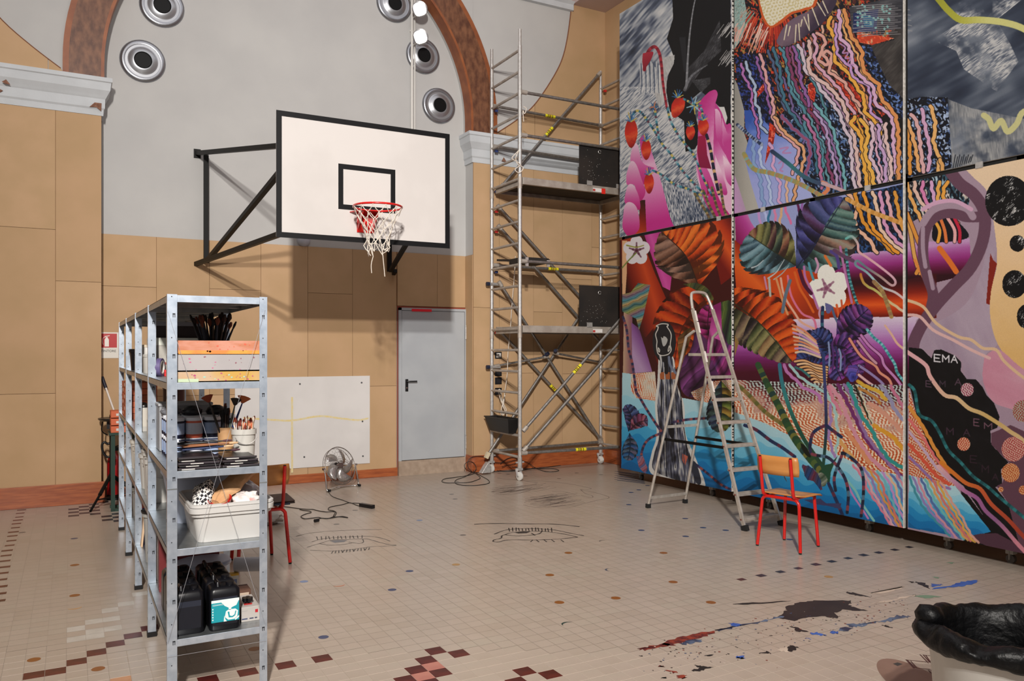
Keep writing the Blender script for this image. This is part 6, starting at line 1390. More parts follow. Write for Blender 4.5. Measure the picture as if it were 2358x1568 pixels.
# strawberries, stems
def berry(cx, cy, w_, h, sc=A, rot=0.0):
    pl = []
    for k in range(20):
        a = 2 * math.pi * k / 20; x = math.sin(a) * w_ * (1 - .25 * (math.cos(a) < 0) * abs(math.cos(a))); y = -math.cos(a) * h
        if abs(x) < w_ * .3 and y < 0: y *= .78
        pl.append((cx + x * math.cos(rot) - y * math.sin(rot), cy + x * math.sin(rot) + y * math.cos(rot)))
    pl = sc(*pl); c0 = sc((cx - w_, cy - h), (cx + w_ * .8, cy + h))
    paint(pl, lg(c0[0], c0[1], [(0, '8E1A12'), (.45, 'C42A1A'), (.6, 'D2502A'), (.8, '9E1A12'), (1, '6A0E0A')], .2, 5))
    t_ = sc((cx, cy - h * .8))[0]
    for k in range(7):
        a = -2.8 + k * .45 - .2; stroke([t_, (t_[0] + math.cos(a) * w_ / 3.2, t_[1] + math.sin(a) * h / 4)], 3.2, ('2F5E8C', '4E7FA8', 'B9A24E', '274A72')[k % 4], 1)
BND = ['3E7C8E', '274254', 'B8A659', '35707E', '5A3A4A', '86A6AE']
for pts in (((215, 725), (290, 830), (350, 930), (410, 1000), (480, 1100), (560, 1190), (640, 1270)), ((300, 680), (312, 780), (330, 900)), ((385, 700), (400, 770), (440, 850), (490, 920), (540, 980), (580, 1060), (620, 1160), (670, 1260)),
            ((290, 1100), (350, 1130), (430, 1190), (520, 1220), (600, 1260)), ((160, 740), (185, 715), (215, 725))): stroke(A(*pts), 4.6, None, band=BND, bl=6)
stroke(A((635, 870), (660, 960), (680, 1080), (700, 1180), (715, 1250)), 6.5, None, band=['1A1A2C', '1A1A2C', 'C9A070', '1E2038'], bl=6)
for b in ((150, 860, 42, 95), (247, 965, 32, 68), (265, 1182, 32, 68), (450, 690, 42, 75, A, .35), (532, 855, 30, 50), (615, 820, 36, 56)): berry(*b)
for a in range(9): p = A((555, 680))[0]; stroke([p, (p[0] + 17 * math.cos(a * .72), p[1] + 20 * math.sin(a * .72))], 4, ('2F5E8C', '8FB4C0', 'B9A24E')[a % 3], 1.5)
p = A((297, 690))[0]
for a in range(6): stroke([p, (p[0] + 10 * math.cos(a), p[1] + 12 * math.sin(a))], 3, ('2F5E8C', 'B9704E')[a % 2], 1)
stroke(A((490, 640), (540, 665), (600, 700), (610, 750)), 4.5, None, band=BND, bl=4)
for k in range(4): stroke(A((560 + k * 55, 1250 - k * 20), (610 + k * 45, 1330), (660 + k * 36, 1420), (700 + k * 22, 1560)), 5.5, None, band=['6E5A3A', '3E4A3A', '8E7A50', '5A4030'], bl=5)
# ---------- column 1, lower
ROW[0] = 'L'
paint([(1300, 540), (1690, 480), (1690, 1160), (1300, 1130)], '3A0E0C')
paint(C_((70, 110), (170, 90), (250, 300), (330, 480), (200, 640), (70, 500)), lg(*C_((70, 330), (330, 250)), [(0, '1A0806'), (.2, '6A160C'), (.5, 'B8401A'), (.7, '8A220E'), (1, '3A0A08')]))
paint(C_((75, 20), (165, 0), (165, 50), (110, 112), (80, 112)), lg(*C_((80, 20), (150, 110)), PK))
paint(C_((170, 30), (290, -10), (345, 90), (400, 200), (340, 300), (330, 390), (290, 370), (240, 230)), lg(*C_((190, 180), (350, 130)), [(0, '8A1A5C'), (.35, 'C24A96'), (.7, 'A82A76'), (1, '5A0E3A')]))
paint(C_((520, 0), (680, -10), (680, 300), (600, 360), (560, 180)), lg(*C_((540, 160), (680, 60)), [(0, '6A120A'), (.4, 'C8501C'), (.7, 'A8300F'), (1, '5E0F0A')]))
paint(C_((75, 125), (102, 125), (100, 300), (92, 420), (76, 440)), 'CFA078')
paint(C_((85, 440), (130, 520), (130, 830), (80, 830)), lg(*C_((80, 500), (130, 500)), [(0, 'B99A7C'), (1, '7A4A5A')]))
paint(C_((125, 560), (165, 590), (200, 700), (235, 820), (130, 830)), lg(*C_((125, 700), (235, 640)), [(0, 'A88AAE'), (.5, '7A4A86'), (1, '2A1024')]))
# orange fan leaf and its brown half
leaf(C_((480, 365), (430, 230), (350, 140), (285, 80)), 86, -1, ['B83A10', 'C84A14', 'D2601C', 'C0430F'], 11, .35, 'E08A3A')
leaf(C_((480, 365), (430, 230), (350, 140), (285, 80)), 64, 1, ['5A3422', '6E4A3A', '7E5E50', '4E2C20'], 8, .3, 'B08A74')
red2 = C_((320, 372), (420, 350), (500, 360), (560, 430), (600, 440), (500, 470), (450, 560), (440, 620), (390, 760), (335, 860), (262, 830), (245, 790), (205, 800), (215, 740), (198, 700), (215, 640), (205, 600), (240, 570), (228, 520), (265, 500), (255, 470), (300, 440), (290, 410))
paint(curve(C_((330, 400), (500, 380), (540, 440), (440, 560), (380, 760), (300, 820), (250, 700))), '5E140A')
leaf(C_((560, 420), (470, 470), (390, 600), (350, 800)), 66, 1, ['A02C10', 'B8400F', '7E1E0C', 'C24A14'], 10, .4, 'D8782A'); leaf(C_((560, 420), (470, 470), (390, 600), (350, 800)), 62, -1, ['8E220C', 'B03410', '6A160A'], 10, .3, 'D2641E')
paint(curve(C_((395, 355), (470, 350), (530, 380), (562, 440), (520, 430), (460, 385))), lribs(.6, 9, ['3A3A1C', '5A5A2A', '2E3A2A'], 1))
# striped small leaf left, flower
paint(C_((76, 410), (120, 400), (160, 350), (225, 360), (205, 450), (190, 520), (165, 600), (150, 540), (110, 520), (76, 500)), lribs(1.1, 8, ['2E5E66', '8A8A4A', '7A5A6A', '3A7C8A', 'B08A56'], 1.4))
def flower(cx, cy, r, col, core, n=5, ph=-1.57, sc=lambda p: p):
    for k in range(n):
        a = ph + 2 * math.pi * k / n; x, y = cx + math.cos(a) * r * .55, cy + math.sin(a) * r * .62; paint([(x + r * .47 * math.cos(i * .4), y + r * .5 * math.sin(i * .4)) for i in range(16)], col)
    paint([(cx + r * .5 * math.cos(i * .4), cy + r * .5 * math.sin(i * .4)) for i in range(16)], col)
    for k in range(n): a = ph + 2 * math.pi * k / n; stroke([(cx, cy), (cx + math.cos(a) * r * .55, cy + math.sin(a) * r * .58)], r * .2, core, r * .07, alpha=.7)
f_ = C_((152, 178))[0]; flower(f_[0], f_[1], 31, 'CFC8CC', '4A1A2E'); stroke(C_((100, 150), (150, 160), (190, 150)), 3, '8A8A3A', 1.5)
stroke(C_((75, 270), (110, 230), (150, 190)), 2.4, '6A7A3A')
# purple / magenta / green foliage behind the ladder
paint(curve(C_((380, 760), (440, 700), (470, 560), (500, 480), (560, 470), (620, 560), (640, 700), (600, 820), (500, 930), (430, 955), (385, 900))), lribs(.5, 16, ['3A1A3A', '5A2A5E', '46203E', '7A3A7A'], 1.2, 0, .4, 5))
leaf(C_((540, 660), (530, 560), (540, 470)), 26, 1, ['6A1240', '9A2068', '52102E'], 6, .4, 'B84A8E'); leaf(C_((540, 660), (530, 560), (540, 470)), 30, -1, ['5A1038', '8A1A5C'], 6, .4, 'A83A7E')
paint(C_((560, 470), (600, 450), (605, 520), (600, 760), (520, 760), (530, 660)), lg(*C_((540, 500), (600, 760)), [(0, '7A1A5A'), (.5, 'C85AA2'), (1, '7A1A5E')]))
paint(C_((600, 452), (640, 440), (676, 460), (676, 690), (640, 680), (605, 600)), lribs(.12, 7, ['24341E', '5A6A2E', '2A3A22', '1A1A1E', '3E5A3A'], 1.6))
paint(C_((560, 640), (676, 690), (676, 880), (600, 860), (560, 780)), lribs(.5, 11, ['3A1030', '8A1E66', '4A2A5A', 'A83A86'], 1.2))
paint(curve(C_((370, 640), (430, 590), (445, 620), (400, 760), (380, 820))), lribs(.9, 10, ['5A3A1C', '8A5A2E', '4A3A1A'], 1))
# worm patterns and the sea
OW = lambda x, y: mixc([(0, 'B9C0B6'), (.5, 'C98A66'), (1, 'B8431C')], np.clip((fbm(x / 26, y / 26, 5) - .3) * 2.2, 0, 1))
paint(C_((122, 832), (250, 820), (262, 975), (200, 975), (150, 960), (122, 920)), worm('D2C4B2', OW, 6.6, 1.3, 1.8, 4))
paint(C_((440, 930), (560, 870), (680, 860), (680, 1075), (560, 1010), (460, 965)), worm('CFC6B6', OW, 6.6, 1.3, 1.8, 5))
def sea(p_top, p_bot):
    def f(x, y):
        top = np.interp(x, [1430, 1560, 1690, 1800, 1950, 2083, 2200], [880, 915, 955, 990, 1050, 1092, 1130]); bot = 1082 + (x - 1433) * .2
        v = (y - top) / (bot - top) + .05 * np.sin(x / 23) + .03 * np.sin(x / 9 + y / 30); k = np.floor(v * 6.5) / 6.5 * .75 + v * .25
        return mixc([(0, 'A5C9D2'), (.22, '86BFD2'), (.4, '4FA6C9'), (.6, '2083B8'), (.8, '0F69A4'), (1, '0C5388')], k)
    return f
SEA = sea(0, 0)
paint(C_((76, 826), (122, 832), (122, 920), (150, 960), (262, 978), (400, 960), (530, 985), (620, 1040), (690, 1080), (690, 1560), (70, 1400)), SEA)
# black and white figure with jar head
paint(curve(C_((268, 750), (345, 740), (365, 880), (405, 1000), (412, 1150), (470, 1290), (515, 1440), (380, 1420), (228, 1360), (230, 1260), (258, 1160), (250, 1000), (262, 880))), 'C9C8C4')
paint(curve(C_((276, 750), (338, 740), (355, 880), (392, 1000), (400, 1150), (445, 1290), (470, 1412), (380, 1400), (245, 1345), (245, 1260), (272, 1160), (262, 1000), (275, 880))), cloud([(0, '16161A'), (.3, '2A2C36'), (.5, '55586A'), (.7, 'A5A5A4'), (1, 'C4C2BE')], 1.52, 14, 2.4, 12, .5))
paint(curve(C_((445, 1290), (470, 1310), (495, 1400), (480, 1420), (455, 1380))), '2A2E3A'); paint(curve(C_((325, 1110), (345, 1090), (352, 1150), (340, 1175), (325, 1150))), '0C0C10'); paint(C_((395, 1255), (425, 1270), (410, 1320), (395, 1290)), 'B05A48')
for k in range(7): stroke(C_((285 + k * 14, 800), (285 + k * 17, 950), (280 + k * 20, 1100), (280 + k * 26, 1330)), 2.4, ('0E0E12', 'BFBEBA', '3A3E4E')[k % 3], 1.5, alpha=.8)
for k in range(3): paint(C_((275 + k * 30, 825), (298 + k * 30, 822), (300 + k * 30, 862), (277 + k * 30, 860)), '9A5530')
paint([(Lz((390, 830))[0][0] + 27 * math.cos(i * .2), Lz((390, 830))[0][1] + 47 * math.sin(i * .2)) for i in range(32)], '1C1C20')
stroke(Lz((330, 1040), (345, 1150), (330, 1300)), 4, 'B5B5B4', 2); stroke(Lz((400, 1040), (420, 1180), (420, 1290)), 8, '15151A'); stroke(Lz((460, 1060), (480, 1180), (560, 1300)), 5, '6A7286')
stroke(Lz((300, 605), (272, 590), (350, 560), (440, 566), (445, 590), (432, 603), (480, 680), (495, 750), (480, 870), (495, 950), (460, 1010), (400, 1033), (340, 1035), (292, 1000), (275, 900), (280, 820), (260, 720), (290, 650), (300, 605)), 1.6, 'CFCBC2')
paint(curve(Lz((340, 760), (400, 750), (440, 800), (410, 880), (370, 890))), 'A9A9A6'); paint(curve(Lz((350, 740), (370, 730), (375, 765), (352, 770))), '0E0E10')
stroke(Lz((300, 920), (320, 950), (315, 985), (300, 960), (300, 920)), 1.2, 'CFCBC2'); stroke(Lz((465, 890), (475, 940), (450, 975), (450, 940), (465, 890)), 1.2, 'CFCBC2')
BS = ['2A2A44', '4A3A5A', '8E4A48', '1E2A4A', '6E3A4A']
for pts in (((150, 930), (170, 960), (205, 1020), (250, 1090), (285, 1140)), ((290, 1145), (230, 1170), (195, 1205), (178, 1260), (190, 1300), (205, 1345)), ((340, 1090), (420, 1075), (520, 1068), (560, 1070)), ((470, 1315), (540, 1370), (600, 1420), (665, 1452)), ((80, 530), (100, 600), (110, 700), (130, 780), (150, 930))):
    stroke(C_(*pts), 5.2, None, band=BS, bl=6)
for pts, cc in ((((110, 1135), (125, 1060), (95, 1000)), ['1E2A50', '2E3A6A']), (((120, 1130), (160, 1090), (210, 1080)), ['6A2A4A', '8E4A5A', '3A2A4A']), (((115, 1150), (118, 1220), (105, 1290)), ['1A4A7A', '3A4A5A'])):
    leaf(C_(*pts), 17, 1, cc, 6, .7, '9A6A8A'); leaf(C_(*pts), 17, -1, cc, 6, .7, '6A8AA8')
paint(C_((150, 1270), (185, 1265), (210, 1330), (200, 1365), (165, 1330)), lribs(.8, 5, ['8E4A56', '4A5A8A', '9A6A7A'], 1))
leaf(C_((600, 870), (605, 980), (590, 1140)), 30, 1, ['5A6A2A', '8A6A2A', '3A4A2A'], 8, .6, 'A89A4A'); leaf(C_((600, 870), (605, 980), (590, 1140)), 32, -1, ['1E2A44', '2A3A3A', '35405A'], 8, .6, '5A7A6A')
# ---------- column 2, lower
CLIP[0] = P2
paint([(1680, 480), (2090, 380), (2090, 1250), (1680, 1180)], '3A0A14')
paint(Qz((0, 30), (1600, -320), (1600, 600), (700, 640), (0, 640)), lg(*Qz((60, 300), (700, 300)), [(0, '9E9A94'), (.2, '8C94C0'), (1, '8C94C0')]))
TUBE1 = [(0, 'B48AB4'), (.15, 'A25A98'), (.4, '8A2A72'), (.65, '5A0E36'), (.85, '2A0610'), (1, '2A0610')]
def htube(x0, x1, yt0, yt1, yb0, yb1, stops, nz=.03):
    def f(x, y):
        u = (x - x0) / (x1 - x0); t_ = yt0 + (yt1 - yt0) * u; b_ = yb0 + (yb1 - yb0) * u; return mixc(stops, (y - t_) / (b_ - t_) + nz * (vn(x / 30, y / 2.2, 3) - .5))
    return f
TX0, TX1 = 1840, 2260
paint([(1750, 618), (1840, 592), (2080, 574), (2090, 574), (2090, 660), (1750, 682)], htube(1840, 2083, 597, 574, 668, 650, TUBE1))
paint([(1690, 640), (1750, 660), (2090, 645), (2090, 735), (1690, 745)], htube(1750, 2083, 662, 648, 738, 731, [(0, '2A0610'), (.25, '5A0E0C'), (.5, 'B83A0E'), (.62, 'D2521A'), (.8, 'A82E0C'), (1, '5A0F0A')]))
paint([(1690, 745), (1820, 733), (2090, 729), (2090, 890), (1690, 880)], htube(1820, 2083, 735, 729, 880, 884, [(0, 'CDBFD0'), (.2, 'B490BC'), (.45, '9A4A98'), (.65, '6A1A58'), (.85, '45081E'), (1, '40081A')]))
# pink edge of the hand and orange below it
paint(Qz((45, 220), (95, 60), (180, 260), (330, 500), (420, 700), (300, 780), (60, 560)), lg(*Qz((60, 420), (330, 260)), [(0, '7A0F4A'), (.45, 'A83A88'), (.75, 'C48AB4'), (1, 'B9A9BC')]))
paint(Qz((45, 420), (160, 520), (330, 700), (420, 900), (60, 880), (45, 700)), lg(*Qz((60, 800), (300, 560)), [(0, 'B8400F'), (.4, 'D05A1C'), (.75, '8A1F0C'), (1, '4A0A14')]))
paint(Qz((300, 700), (620, 640), (800, 640), (860, 1100), (520, 1100), (300, 850)), lg(*Qz((300, 700), (700, 1000)), [(0, 'B8440F'), (.5, 'C04012'), (1, '8E2A0E')]))
# stripe fields of the upper right of this panel
def flow(lines, dx=0.0):
    for pts, w_, col, ed in lines: stroke(pts, w_, col, edge=ed, ew=1.5)
paint(Qz((960, 60), (1500, -60), (1500, 500), (1000, 545), (975, 300)), speck('0A1020', ['1E3A66', '2A4A7A', '16305A'], 2.8, .5, 1.4, 2.2, 7))
for k, (x0, x1, x2, x3, x4, col) in enumerate(((1010, 1090, 1080, 1200, 1260, 'D9A98E'), (1080, 1100, 1170, 1300, 1400, 'CF8A2E'), (1150, 1180, 1220, 1330, 1440, 'D98F30'), (1230, 1260, 1290, 1370, 1500, 'D9B9A0'), (1290, 1310, 1340, 1420, 1560, 'C98FB4'), (1350, 1370, 1420, 1500, 1600, 'D2A0A8'), (1420, 1440, 1480, 1560, 1640, 'CF8F3A'))):
    stroke(Qz((x0, 10), (x1, 120), (x2, 300), (x3, 420), (x4, 530)), 7.5, col, edge='0C0A14', ew=1.6, wob=1.2)
for k in range(5): stroke(Qz((1000 + 8 * k, 60 + 20 * k), (1030, 130 + k * 60), (1010, 180 + k * 60), (1050, 220 + k * 55)), 2, '1E3A66')
stroke(Qz((1010, 70), (1200, 170), (1350, 230), (1500, 285)), 10, None, band=['C9924A', 'B9823A', 'CFA05E'], bl=5)
for k, (a, b, c, d, col) in enumerate(((240, 265, 245, 262, 'B98AC0'), (270, 325, 290, 330, 'A8B4DC'), (330, 300, 350, 325, '2E6A8E'), (370, 400, 385, 400, 'C97A9E'), (420, 440, 450, 430, 'C9A07A'), (480, 500, 470, 530, 'C96A98'), (560, 540, 590, 600, '5A1A4A'), (600, 660, 620, 640, '8A5A9E'))):
    stroke(Qz((a, -120), (b, 20), (c, 120), (d, 280)), 5, col, wob=.8)
# big leaves
MD1 = Qz((570, 640), (450, 560), (330, 490), (240, 430), (165, 375))
leaf(MD1, 66, 1, ['3E6068', '5E808A', '35505E', '4E6E78'], 8, .45, '9AB4BC'); leaf(MD1, 58, -1, ['4A4E30', '6E6A3A', '7A4A3A', '3A4A3E', '4A2A2E'], 8, .4, '9A9460')
stroke(Qz((190, 660), (240, 640), (290, 595)), 3, 'A9B4B8', 1); stroke(Qz((330, 750), (400, 700), (440, 640), (470, 590)), 3, 'A9B4B8', 1); stroke(Qz((380, 760), (450, 710), (510, 640)), 2.6, '9AA6AC', 1)
MD2 = Qz((575, 660), (680, 560), (770, 410), (850, 240), (975, 75))
leaf(MD2, 78, -1, ['2E4A56', '3A5A5A', '4A6A62', '6E5A5A', '8A6A5A', '3A5A56'], 10, .3, '8AA094'); leaf(MD2, 64, 1, ['35406A', '2A2E5E', '3A3A76', '241E44', '4A2A4E'], 8, .45, '6A6AA0')
# orange leaf and striped green leaf
MD3 = Qz((-120, 860), (60, 1010), (240, 1120), (400, 1280), (535, 1465))
paint(Qz((45, 900), (250, 900), (480, 1150), (530, 1400), (240, 1110), (45, 1010)), '8E2208')
leaf(MD3, 66, 1, ['A82E0A', 'C24410', 'B8380F', '8E1E0A', 'C84A14'], 13, .35, 'E0762A'); leaf(MD3, 62, -1, ['4A5230', '6A6A40', '8A6A46', '3A3A24', '6E5A4A', '30262A'], 12, .2, 'A89A6A')
paint(Qz((45, 1240), (80, 1300), (45, 1420)), '8A6A38')
# white flower
fq = Qz((850, 835))[0]
for k, (a, r_) in enumerate(((-1.75, 36), (-.45, 36), (.75, 35), (2.0, 34), (3.05, 34))):
    x, y = fq[0] + math.cos(a) * 27, fq[1] + math.sin(a) * 31; paint([(x + 21 * math.cos(i * .35), y + 24 * math.sin(i * .35)) for i in range(18)], 'DEDCD4')
paint([(fq[0] + 22 * math.cos(i * .4), fq[1] + 24 * math.sin(i * .4)) for i in range(16)], 'DEDCD4')
for a in (-2.0, -.7, .55, 1.9, 2.9): stroke([(fq[0] - 5, fq[1]), (fq[0] - 5 + 21 * math.cos(a), fq[1] + 22 * math.sin(a))], 9, '7A4460', 3, alpha=.7)
# threads around flower
for pts, w_, c in ((((640, 650), (650, 740), (700, 850), (760, 1010)), 5, 'A86AA0'), (((680, 620), (700, 700), (720, 760)), 5, '4A8A9A'), (((560, 700), (600, 830), (660, 930), (720, 1040)), 5, 'C95A1E'), (((600, 680), (640, 800), (700, 880)), 8, '45102E'), (((740, 580), (760, 640), (740, 700)), 5, 'B98AA8'), (((820, 560), (870, 640)), 6, 'C96A2E'),
                      (((870, 520), (920, 560), (940, 660)), 7, '4A3A7A'), (((950, 480), (980, 640), (1020, 820), (1050, 960)), 5, 'A86A9A'), (((1000, 500), (1020, 700), (1060, 860), (1100, 980)), 6, None), (((300, 740), (320, 840)), 4, 'B87A9A'), (((340, 760), (350, 900)), 5, 'A8A8A0'),
                      (((400, 750), (430, 850), (460, 960), (500, 1060)), 4.5, 'C98A5A'), (((440, 750), (470, 900), (560, 1050), (620, 1130), (740, 1190)), 4.5, 'D2A08A'), (((500, 730), (530, 900), (620, 1050), (720, 1100), (745, 1190)), 4.5, 'C96A8A'), (((520, 770), (480, 900), (455, 1040)), 7, '5A6A7A'),
                      (((780, 1000), (770, 1060), (790, 1110)), 4, 'B98AA0'), (((880, 1000), (900, 1070), (930, 1130)), 5, '4A5A7A'), (((920, 980), (940, 1090)), 5, 'C95A2E'), (((960, 940), (970, 1030)), 4, 'B8502E')):
    if c is None: stroke(Qz(*pts), w_, None, band=['2E6A70', '5AA0A4', '1E3A44'], bl=3)
    else: stroke(Qz(*pts), w_, c)
stroke(Qz((800, 1000), (795, 1150), (810, 1250)), 7, None, band=['1E2A50', '2E5A6E', '14203A'], bl=9); paint(curve(Qz((820, 960), (880, 990), (860, 1050), (830, 1040))), '5A5A8A')
# cords over the tubes
stroke(Qz((900, 510), (980, 560), (1060, 600)), 8, '5A3A56'); stroke(Qz((1000, 410), (1050, 390), (1100, 450), (1110, 520), (1180, 570), (1290, 650), (1400, 740), (1425, 790), (1390, 810), (1300, 740), (1180, 660), (1100, 600), (1085, 640), (1180, 700), (1300, 820), (1420, 870), (1500, 930)), 5, lambda s: mixc([(0, '5AA8A0'), (.1, 'D2A0A0'), (.35, 'CDA0B0'), (.5, 'A08A80'), (.6, '5E6E78'), (.7, '6A8E94'), (.8, '9ABCC0'), (1, 'D2B0B0')], s))
stroke(Qz((1125, 715), (1160, 800), (1260, 860), (1370, 950), (1500, 1040)), 5.5, lambda s: mixc([(0, 'B8702A'), (.3, 'A8A85A'), (.6, 'C0B070'), (1, 'D2B8A0')], s), wob=.5); stroke(Qz((1240, 780), (1310, 860), (1350, 960), (1390, 1080)), 9, None, band=['8A6A4A', 'A0824E', '8E7244'], bl=4)
stroke(Qz((1335, 1155), (1390, 1230), (1440, 1310), (1500, 1360)), 4, 'D2A890', 5)
# blue and purple blooms
def feathery(pl, sh, n=3, amp=4):
    q = curve(pl, n); out = []
    cx_ = sum(p[0] for p in q) / len(q); cy_ = sum(p[1] for p in q) / len(q)
    for i, p in enumerate(q): k = 1 + (amp / 30 if i % 2 else -amp / 60); out.append((cx_ + (p[0] - cx_) * k, cy_ + (p[1] - cy_) * k))
    paint(out, sh)
for pts, w_ in ((((850, 1420), (740, 1330), (600, 1300)), 30), (((840, 1440), (700, 1420), (590, 1460)), 24), (((850, 1400), (800, 1290), (720, 1215)), 24)):
    leaf(Qz(*pts), w_, 1, ['1E2A62', '24356E', '3A2A5A'], 8, .6, '5A76B0'); leaf(Qz(*pts), w_, -1, ['24356E', '3A3A6A', '1A2456'], 8, .6, '5A6AA0')
leaf(Qz((920, 1250), (1040, 1150), (1190, 1015)), 36, 1, ['2A1A4E', '4A2A66', '6A2A6A'], 8, .4, '9A6AA8'); leaf(Qz((920, 1250), (1040, 1150), (1190, 1015)), 36, -1, ['241E4A', '5A2A66', '2A1A3A'], 8, .5, '8A4A96')
for pts, w_ in ((((860, 1330), (960, 1330), (1080, 1420)), 32), (((870, 1350), (900, 1480), (960, 1620)), 26), (((940, 1360), (1040, 1480), (1100, 1600)), 28)):
    leaf(Qz(*pts), w_, 1, ['3A1E56', '6A2A7A', '45306A'], 8, .5, 'A05AA8'); leaf(Qz(*pts), w_, -1, ['24204A', '8A3A86', '3A2A6A'], 8, .5, '7A7AB8')
paint(curve(Qz((1020, 1500), (1100, 1500), (1110, 1560), (1090, 1620), (1040, 1640), (1010, 1580))), ribs(Qz((1060, 1600))[0], 9, ['2A2A7A', '4A4AA0', '6A4A9A'], 1, 1, 1))
for k in range(5): stroke(Qz((850 + 30 * k, 1300 + 20 * k), (860 + 32 * k, 1420), (850 + 34 * k, 1540)), 4, ('7A8AB0', '4A2A66', '2A2A5A')[k % 3])
# stripe fans on the tube below
for k in range(8): stroke(Qz((540 + k * 4, 1150 + k * 34), (640, 1200 + k * 26), (740 + k * 6, 1290 + k * 20)), 4.4, ('C9805E', 'D2A88A', 'B98AB4', 'CFB59A')[k % 4], edge=None)
for k in range(9): y = 1465 + k * 26; stroke(Qz((560 + k * 24, y), (640 + k * 16, y - 8), (720 + k * 10, y + 24), (840 - 2 * k, y + 50 - k * 4)), 4.4, ('D2A070', 'D9B48A', 'CF9A62')[k % 3], edge='1E080C', ew=1.3)
for pts, c in ((((1030, 1270), (1130, 1420), (1250, 1500), (1290, 1560), (1370, 1620), (1400, 1700)), 'CF8A70'), (((1100, 1290), (1200, 1420), (1260, 1480)), 'B98A9A'), (((1130, 1240), (1200, 1330), (1300, 1420), (1330, 1500), (1420, 1600), (1480, 1680)), 'B87AB0'), (((1180, 1190), (1240, 1260), (1310, 1320), (1370, 1410), (1420, 1490), (1440, 1560), (1500, 1640)), None), (((1110, 1500), (1200, 1560), (1300, 1640), (1350, 1700)), '8A7AA8'), (((1110, 1580), (1200, 1650), (1280, 1700)), 'D2A8A8')):
    if c: stroke(Qz(*pts), 5.5, c, edge='3A0A2A', ew=1.2)
    else: stroke(Qz(*pts), 6, None, band=['4A9AA0', '7ABCC0', '2E7A80'], bl=3)
# worm field
WF = lambda x, y: mixc([(0, 'A9B8B4'), (.28, 'B9B0A4'), (.5, 'BE6A4A'), (1, 'B04A22')], np.clip(((y - 872 - (x - 1690) * .12) / 120) * .8 + (fbm(x / 40, y / 30, 5) - .4) * .8, 0, 1))
WB = lambda x, y: mixc([(0, '3A1A20'), (.25, '8A3A34'), (.45, 'DCCDB8'), (1, 'E0CDAE')], np.clip(((y - 872 - (x - 1690) * .12) / 120) * .8 + (fbm(x / 40, y / 30, 5) - .4) * .8, 0, 1))
paint(Wz((40, 130), (500, 150), (1000, 165), (1520, 175), (1560, 1000), (1400, 940), (1200, 905), (1090, 850), (940, 785), (720, 680), (480, 595), (300, 505), (40, 410)), worm(WB, WF, 7.4, .9, 1.5, 8))
paint(Wz((40, 405), (300, 500), (480, 590), (720, 680), (940, 780), (1090, 850), (1200, 900), (1400, 935), (1560, 995), (1560, 1480), (40, 1160)), SEA)
# flowing colours
FL_ = [(((860, 180), (940, 280), (1000, 420), (1060, 560), (1140, 700), (1230, 820), (1330, 900)), 9, 'C98A9A'), (((930, 170), (1000, 300), (1060, 420), (1130, 560), (1200, 680), (1320, 800), (1500, 980)), 8, '6A2A62'), (((980, 170), (1040, 260), (1100, 420), (1160, 580), (1260, 720), (1380, 860), (1520, 1020)), 7, '8A6A9A'),
       (((1020, 160), (1060, 260), (1130, 430), (1220, 560), (1290, 700), (1380, 820), (1500, 890)), 8, '2E8A86'), (((1070, 170), (1110, 250), (1160, 380), (1220, 500)), 3.5, '1E2014'), (((1090, 170), (1140, 270), (1180, 390), (1240, 520), (1300, 560)), 3, 'C9C4A8'), (((1100, 140), (1180, 190), (1280, 230), (1340, 300)), 8, 'C9A036'), (((1110, 200), (1220, 260), (1300, 330)), 6, 'B0783A'),
       (((1240, 520), (1300, 560), (1400, 620), (1500, 740)), 9, 'CF942E'), (((1200, 330), (1280, 380), (1380, 470), (1520, 620)), 9, 'C9907A'), (((1300, 180), (1370, 280), (1430, 400), (1520, 500)), 8, '8E8AA8'), (((1380, 180), (1440, 280), (1500, 380)), 7, 'B86A86'), (((1000, 560), (1100, 700), (1200, 840)), 9, 'CF8A62'), (((900, 560), (980, 700), (1060, 800)), 8, 'CF9A5A'),
       (((470, 0), (500, 70), (560, 120), (640, 200), (740, 240), (790, 320)), 7, 'B070A8'), (((520, 0), (570, 70), (640, 130), (740, 190), (830, 250), (900, 370), (920, 520), (930, 650), (900, 780)), 6, '9AC0BE'), (((570, 20), (640, 60), (690, 100)), 5, '2E6A6A'), (((860, 340), (870, 480), (850, 600), (880, 720), (900, 790)), 6, '9A7AB0'), (((850, 190), (890, 300), (960, 420)), 7, 'C97A90')]
for pts, w_, c in FL_: stroke(Wz(*pts), w_, c, alpha=.88, wob=1.1)
for k, c in enumerate(('CF7A90', 'D2A0A8', '8A7AB0', 'CF904A', 'C9706A', '6AAEB8', 'B98AC0', 'D9B090', '5A6AA0', 'C98A9A', '8FC0C8')):
    o = k * 46; stroke(Wz((1060 + o * .9, 860 + o * .22), (1150 + o * .85, 980 + o * .2), (1190 + o * .8, 1080 + o * .2), (1290 + o * .66, 1220 + o * .2), (1390 + o * .6, 1390 + o * .25)), 5, c, alpha=.9, wob=1.0)
stroke(Wz((1000, 980), (1080, 1080), (1130, 1180), (1240, 1340)), 5, '7AB8B4'); stroke(Wz((920, 880), (1000, 1000), (1060, 1120), (1140, 1240), (1190, 1320)), 4, 'B87AB4')
